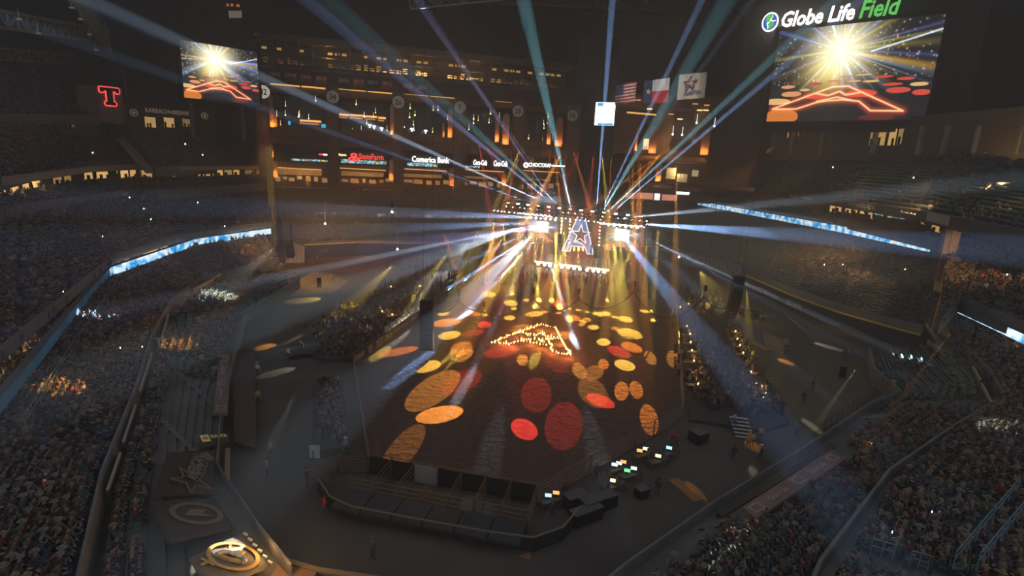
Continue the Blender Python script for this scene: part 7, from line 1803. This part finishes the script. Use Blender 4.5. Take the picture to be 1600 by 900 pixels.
for (q4, lb) in (([P(1120, 800, 1.6), P(1300, 690, 1.6), P(1306, 698, 1.6), P(1128, 808, 1.6)], 'dark bench row in front of the lower right dugout roof'), ([P(362, 545, .9), P(366, 690, .9), P(400, 700, .9), P(398, 545, .9)], 'dark dugout floor step at the left')):
    o, n = board(q4, .2, mat('dark_brown_bench', (.09, .065, .05), .8), 'dugout_bench', lb, 'bench')
# car-maker board and tarps over seats at the left
Tq = [P(312, 680, 2.6), P(357, 676, 1.9), P(357, 690, 1.5), P(312, 702, 2.1)]
o, n = board(Tq, .08, mat('dark_olive_board', (.07, .075, .05), .8), 'advert_board', 'dark board with a tan car-maker name and square emblem at the left', 'sign')
x = (Tq[1] - Tq[0]).normalized(); y = (Tq[0] - Tq[3]); y = (y - x * y.dot(x)).normalized()
LTAN = mat('tan_lit_print', (.60, .46, .22), .8, emit=.10, ec=(1, .7, .3))
cc = bil(Tq, .63, .28) + n * .04; lettering('TOYOTA', cc, x, y, (Tq[1] - Tq[0]).length * .58, .36, LTAN, o, bold=.02, t=.03)
c0 = bil(Tq, .18, .3); s_ = .34; q = MB(); q.prism([c0 + x * a_ * s_ + y * b_ * s_ * 1.1 + n * .02 for a_, b_ in ((-1, -1), (1, -1), (1, 1), (-1, 1))], n, .03); e_ = q.build('square_emblem', LTAN, o)
q = MB(); q.ring(c0 + n * .06, x * .22, y * .15, .8, 1, .02, 14); q.ring(c0 + n * .07, x * .09, y * .15, .75, 1, .02, 12); q.build('ring_emblem', mat('dark_brown_print', (.08, .06, .03), .8), e_)
def tarp(q4, m, label, waves=.04, nx=16, nz=10):
    n = (q4[1] - q4[0]).cross(q4[3] - q4[0]).normalized(); n = n if n.z > 0 else -n
    b_ = MB(); vs = []; fs = []
    for j in range(nz + 1):
        for i in range(nx + 1):
            u, v = i / nx, j / nz; vs.append(bil(q4, u, v) + n * (waves * math.sin(u * 20) + waves * .6 * math.sin(v * 13 + u * 5)))
    for j in range(nz):
        for i in range(nx): a = j * (nx + 1) + i; fs.append((a, a + 1, a + nx + 2, a + nx + 1))
    b_.add(vs, fs); o = b_.build('seat_tarp', m)
    for p in o.data.polygons: p.use_smooth = True
    mo = o.modifiers.new('thickness', 'SOLIDIFY'); mo.thickness = .03
    return tag(o, label, 'tarp', 'tarps over the left field-level seats'), n
DT = mat('dark_tarp', (.06, .052, .05), .9, noise=.15)
t1 = [P(262, 708, 4.0), P(337, 702, 2.2), P(330, 772, 2.2), P(238, 778, 4.0)]
o, n = tarp(t1, DT, 'dark seat tarp with a star emblem and pale lettering at the lower left')
x = (t1[1] - t1[0]).normalized(); y0 = (t1[0] - t1[3]); y = (y0 - x * y0.dot(x)).normalized()
EMB = mat('grey_print_tarp', (.24, .22, .20), .9); TANP = mat('dull_gold_print', (.20, .14, .07), .9)
c = bil(t1, .60, .42) + n * .10; yt = (bil(t1, .62, .15) - bil(t1, .56, .7)).normalized(); xt_ = yt.cross(n).normalized(); lettering('AMERICAN', c, yt, -xt_, 3.6, .9, EMB, o, bold=.02, t=.02); lettering('RODEO', bil(t1, .74, .46) + n * .10, yt, -xt_, 2.2, .7, EMB, o, bold=.01, t=.02)
for k in range(4): q = MB(); a = bil(t1, .66 + k * .05, .10) + n * .1; q.beam(a, a - y * .9, .09, .03); q.build('stripe', EMB, o)
q = MB(); st5 = star_pts(bil(t1, .58, .72) + n * .1, x, y, 1.5); q.path(st5 + [st5[0]], .09, 4); q.build('star_outline', TANP, o)
t2 = [P(232, 784, 4.0), P(332, 778, 2.0), P(366, 826, 1.9), P(262, 852, 3.9)]
o, n = tarp(t2, DT, 'dark seat tarp with a dull gold ring emblem at the lower left')
x = (t2[1] - t2[0]).normalized(); y0 = (t2[0] - t2[3]); y = (y0 - x * y0.dot(x)).normalized()
q = MB(); c = bil(t2, .58, .45) + n * .1; q.ring(c, x, y * .8, 1.35, 1.75, .03, 30); q.build('ring_emblem', TANP, o)
q = MB(); q.prism([c + x * a_ + y * b_ for a_, b_ in ((-.9, -.1), (-.2, .5), (.9, .3), (.3, -.05), (.8, -.5), (-.2, -.3))], n, .03); q.build('bird_emblem', mat('dull_brown_print', (.22, .15, .09), .9), o)
t3 = [P(294, 874, 3.6), P(375, 834, 1.9), P(420, 886, 1.7), P(332, 930, 3.4)]
o, n = tarp(t3, mat('beige_tarp', (.24, .21, .16), .9, noise=.35, scale=.9), 'lit beige seat tarp with gold ring, cross and white horned skull at bottom left')
x = (t3[1] - t3[0]).normalized(); y0 = (t3[0] - t3[3]); y = (y0 - x * y0.dot(x)).normalized()
GP = mat('gold_print', (.62, .42, .16), .85)
c = bil(t3, .60, .45) + n * .12; q = MB(); q.ring(c, x * 1.05, y, 1.25, 1.5, .03, 30); q.build('ring_emblem', GP, o)
q = MB(); cp_ = bil(t3, .2, .30) + n * .12; q.beam(cp_ - x * .55, cp_ + x * .55, .2, .03, up=n); q.beam(cp_ - y * .45, cp_ + y * .45, .2, .03, up=n); q.build('cross_emblem', GP, o)
q = MB(); q.path([c + x * a_ + y * b_ + n * .03 for a_, b_ in ((-.75, .75), (-.55, -.1), (-.2, -.75), (.15, -.7))], .13, 5); q.path([c + x * a_ + y * b_ + n * .03 for a_, b_ in ((-.6, .7), (.0, .55), (.3, .2))], .13, 5); q.path([c + x * a_ + y * b_ + n * .03 for a_, b_ in ((.1, .35), (.75, .85))], .12, 5); q.path([c + x * a_ + y * b_ + n * .03 for a_, b_ in ((.1, -.2), (.8, -.15))], .1, 5); q.build('letter_emblem', GP, o)
BONE = mat('bone_print', (.72, .68, .58), .85)
q = MB(); q.prism([c + x * a_ + y * b_ + n * .12 for a_, b_ in ((-.25, .2), (.1, .42), (.5, .3), (.95, .25), (1.05, .08), (.6, -.02), (.2, -.22), (-.2, -.12))], n, .08); q.path([c + x * a_ + y * b_ + n * .14 for a_, b_ in ((-.05, .3), (-.4, .55), (-.85, .62))], .12, 6); q.path([c + x * a_ + y * b_ + n * .14 for a_, b_ in ((-.05, -.15), (.1, -.5), (-.1, -.85), (-.35, -.9))], .12, 6); q.build('skull_emblem', BONE, o)
for k in range(6): q = MB(); a = bil(t3, 1.03, .05 + .17 * k) + n * .1; q.beam(a, a + y * -.3, .12, .12); q.build('edge_weight', WHITE, o)
q = MB(); pq = [P(436, 880, 1.2), P(495, 893, 1.2), P(480, 920, 1.5), P(420, 905, 1.6)]
o, n = board(pq, .1, mat('orange_lit_deck', (.32, .19, .11), .85), 'camera_deck', 'warm brown deck behind the near field wall at the bottom left', 'platform')
lamp(P(440, 872, 3.2), 150, (1, .5, .12), .2, 'deck_lamp'); lamp(P(412, 850, 2.6), 70, (1, .55, .2), .2, 'deck_lamp')
# aisle rails in the near stands, the ribbon light painted into their blue
def rail(pts, label, h=.95, m=RAIL):
    o = empty('handrail', pts[0]); tag(o, label, 'rail', 'hand rails in the near stands')
    q = MB(); q.path([p + V((0, 0, h)) for p in pts], .035, 5); q.build('top_rail', m, o); q = MB(); q.path([p + V((0, 0, h * .55)) for p in pts], .025, 5); q.build('mid_rail', m, o)
    for p in pts: q = MB(); q.tube(p, p + V((0, 0, h)), .03, 5); q.build('post', m, o)
BLR = mat('ribbon_tinted_rail', (.16, .27, .34), .5, metal=.3)
def railpx(px, z0, z1, label): n = 8; rail([P(px[0] + (px[2] - px[0]) * k / n, px[1] + (px[3] - px[1]) * k / n, z0 + (z1 - z0) * k / n) for k in range(n + 1)], label, m=BLR)
railpx((40, 670, 137, 517), 7.2, 7.0, 'long bluish drink rail in the left bowl, near part'); railpx((140, 512, 182, 452), 7.0, 7.0, 'long bluish drink rail in the left bowl, far part'); railpx((190, 450, 270, 412), 7.0, 6.8, 'bluish rail at the head of the left bowl under the ribbon')
railpx((1488, 888, 1588, 768), 8.2, 8.0, 'bluish drink rail in the lower right bowl'); railpx((1525, 892, 1600, 800), 9.2, 9.0, 'second bluish rail at the lower right corner'); railpx((1453, 716, 1500, 680), 4.6, 4.6, 'thin pale rail along the right cross aisle')
for k, (a, c) in enumerate([((1420, 885), (1448, 893)), ((1359, 865), (1394, 876)), ((1245, 822), (1269, 804)), ((206, 557), (232, 562)), ((203, 565), (228, 571)), ((176, 624), (204, 628))]):
    z = 6.5 if k in (0, 1) else (3.2 if k == 2 else 5.4); p, q_ = P(*a, z), P(*c, z); rail([p, p.lerp(q_, .5), q_], ['warm metal hand rail at the bottom edge of the right bowl', 'warm metal hand rail left of the bottom right one', 'pale hand rail in the right field-level rows', 'upper pale hand rail in the left bowl', 'lower pale hand rail in the left bowl', 'nearer pale hand rail in the left bowl'][k])
# green and red fascia of the right field-level section
GF = Plane(P(1372, 568, 1.2), P(1412, 588, 1.2)); 
panel3([P(1389, 561, 2.2), P(1412, 577, 2.2), P(1412, 584, 1.4), P(1389, 568, 1.4)], .15, mat('dull_green_pad', (.13, .24, .18), .8), 'wall_right', 'dull green padded front of the right field-level seats')
panel3([P(1412, 577, 2.2), P(1417, 606, 2.2), P(1417, 611, 1.3), P(1411, 585, 1.3)], .15, mat('red_pad', (.5, .07, .06), .8), 'wall_right', 'red padded corner of the right field-level seats')
panel3([P(440, 452, 2.6), P(372, 492, 2.6), P(372, 500, 1.2), P(440, 462, 1.2)], .15, mat('dull_green_pad', (.13, .24, .18), .8), 'wall_left', 'dull green padded front of the left field-level seats')
for k, (x0, y0, x1, y1) in enumerate([(1448, 532, 1470, 545), (1519, 572, 1531, 594), (1532, 598, 1548, 628)]):
    panel3([P(x0, y0, 5.0), P(x1, y1, 5.0), P(x1, y1 + 6, 4.0), P(x0, y0 + 6, 4.0)], .15, BEIGE, 'wall_right', 'pale wall plate at the right cross aisle, number %d from the far end' % (k + 1))
for k, (x0, y0, x1, y1) in enumerate([(338, 440, 372, 424), (300, 460, 334, 444), (268, 476, 296, 462), (250, 540, 262, 500), (216, 620, 236, 560), (190, 700, 210, 640), (165, 775, 186, 715)]):
    panel3([P(x0, y0, 3.9), P(x1, y1, 3.9), P(x1, y1 - 9, 5.0), P(x0, y0 - 9, 5.0)], .15, BEIGE, 'wall_left', 'pale wall plate along the left cross aisle, number %d from the far end' % (k + 1))
panel3([P(222, 528, 5.0), P(250, 527, 5.0), P(250, 548, 4.2), P(244, 530, 4.8)], .1, BEIGE, 'wall_left', 'warm lit stair mouth in the left cross aisle')
# phone lights in the crowds: held by spectators of the tiers
PH = [(288, 227, 'in the corner section left of the outfield building'), (318, 243, 'low in the upper corner section'), (145, 242, 'in the left upper deck'), (202, 313, 'high in the middle left deck'), (225, 331, 'middle left deck below the pale wall patch'), (235, 349, 'in the centre of the middle left deck'), (157, 376, 'left part of the middle left deck'), (101, 466, 'near end of the middle left deck'),
      (223, 553, 'beside the left cross aisle'), (119, 661, 'in the left bowl near its drink rail'), (62, 768, 'at the lower left corner of the picture'), (186, 551, 'in the left bowl by the hand rails'), (667, 312, 'in the terrace below the bank sign'), (1300, 262, 'in the right upper deck'), (1434, 285, 'right part of the right upper deck'), (1288, 415, 'left of two in the right-field tier'), (1319, 418, 'right of two in the right-field tier'), (1415, 426, 'in the right-field tier before the leaning pole'), (1414, 850, 'bottom of the right bowl'), (1475, 816, 'in the right bowl near its drink rail'), (1574, 432, 'right of the leaning pole'), (351, 358, 'far end of the middle left deck'), (310, 321, 'top of the middle left deck')]
allp = near_persons + far_persons
for x, y, lb in PH:
    c = min(allp, key=lambda c: (c[5] - x) ** 2 + (c[6] - y) ** 2)
    f = V((-math.sin(c[1]), math.cos(c[1]), 0)); p = V(c[0]) + f * .42 + V((0, 0, 1.12))
    s_ = max(.05, (p - EYEP).length * .00065); q = MB(); q.box(p, (s_ * 1.3, .02, s_ * 2.2), Matrix.Rotation(c[1], 3, 'Z')); tag(q.build('phone', LENS), f'tiny bright phone in the dark crowd, {lb}', 'phone', 'phone lights in the crowd')
# ------------------------------------------------------------------ smoke haze: thin everywhere, thicker around the stage
def haze(name, lo, hi, dens, g, label, col=(1, 1, 1)):
    q = MB(); q.box(((lo[0] + hi[0]) / 2, (lo[1] + hi[1]) / 2, (lo[2] + hi[2]) / 2), tuple(b - a for a, b in zip(lo, hi)))
    m = bpy.data.materials.new(name); m.use_nodes = True; m.cycles.volume_sampling = 'EQUIANGULAR'; nt = m.node_tree; nt.nodes.clear()
    oo = nt.nodes.new('ShaderNodeOutputMaterial'); vs = nt.nodes.new('ShaderNodeVolumeScatter'); vs.inputs['Density'].default_value = dens; vs.inputs['Anisotropy'].default_value = g
    vs.inputs['Color'].default_value = (*col, 1); nt.links.new(vs.outputs[0], oo.inputs['Volume'])
    return tag(q.build(name, m), label, 'haze', None, 'stuff')
haze('smoke_haze', (-230, -60, -2), (230, 270, 95), .0018, .35, 'thin smoke haze filling the whole arena')
for si, (sc_, dens, lb) in enumerate([(1.0, .0017, 'widest'), (.82, .0017, 'second'), (.64, .0017, 'third'), (.46, .0017, 'innermost')]):
    q = MB()
    for i in range(1, 12):
        for k in range(20):
            t, f = math.pi * i / 12, 2 * math.pi * k / 20
            q.v.append(V((14 + 92 * sc_ * math.sin(t) * math.cos(f), 132 + 74 * sc_ * math.sin(t) * math.sin(f), 5 + 17 * sc_ ** .7 * math.cos(t))))
    for i in range(10):
        for k in range(20): q.f.append((i * 20 + k, (i + 1) * 20 + k, (i + 1) * 20 + (k + 1) % 20, i * 20 + (k + 1) % 20))
    q.f += [tuple(reversed(range(20))), tuple(200 + k for k in range(20))]; q.m = [0] * len(q.f)
    o = haze('stage_smoke', (0, 0, 0), (1, 1, 1), dens, .35, f'show smoke hanging over the stage and the arena, {lb} of its layers')
    me = q.mesh('stage_smoke', o.data.materials[0], (14, 132, 5)); o.data = me; o.location = (14, 132, 5)
    bm = bmesh.new(); bm.from_mesh(me); bmesh.ops.recalc_face_normals(bm, faces=bm.faces); bm.to_mesh(me); bm.free()
for o in COL.objects:
    l = o.get('label')
    if l and not 4 <= len(l.split()) <= 16: print('LABEL', o.name, len(l.split()), l)
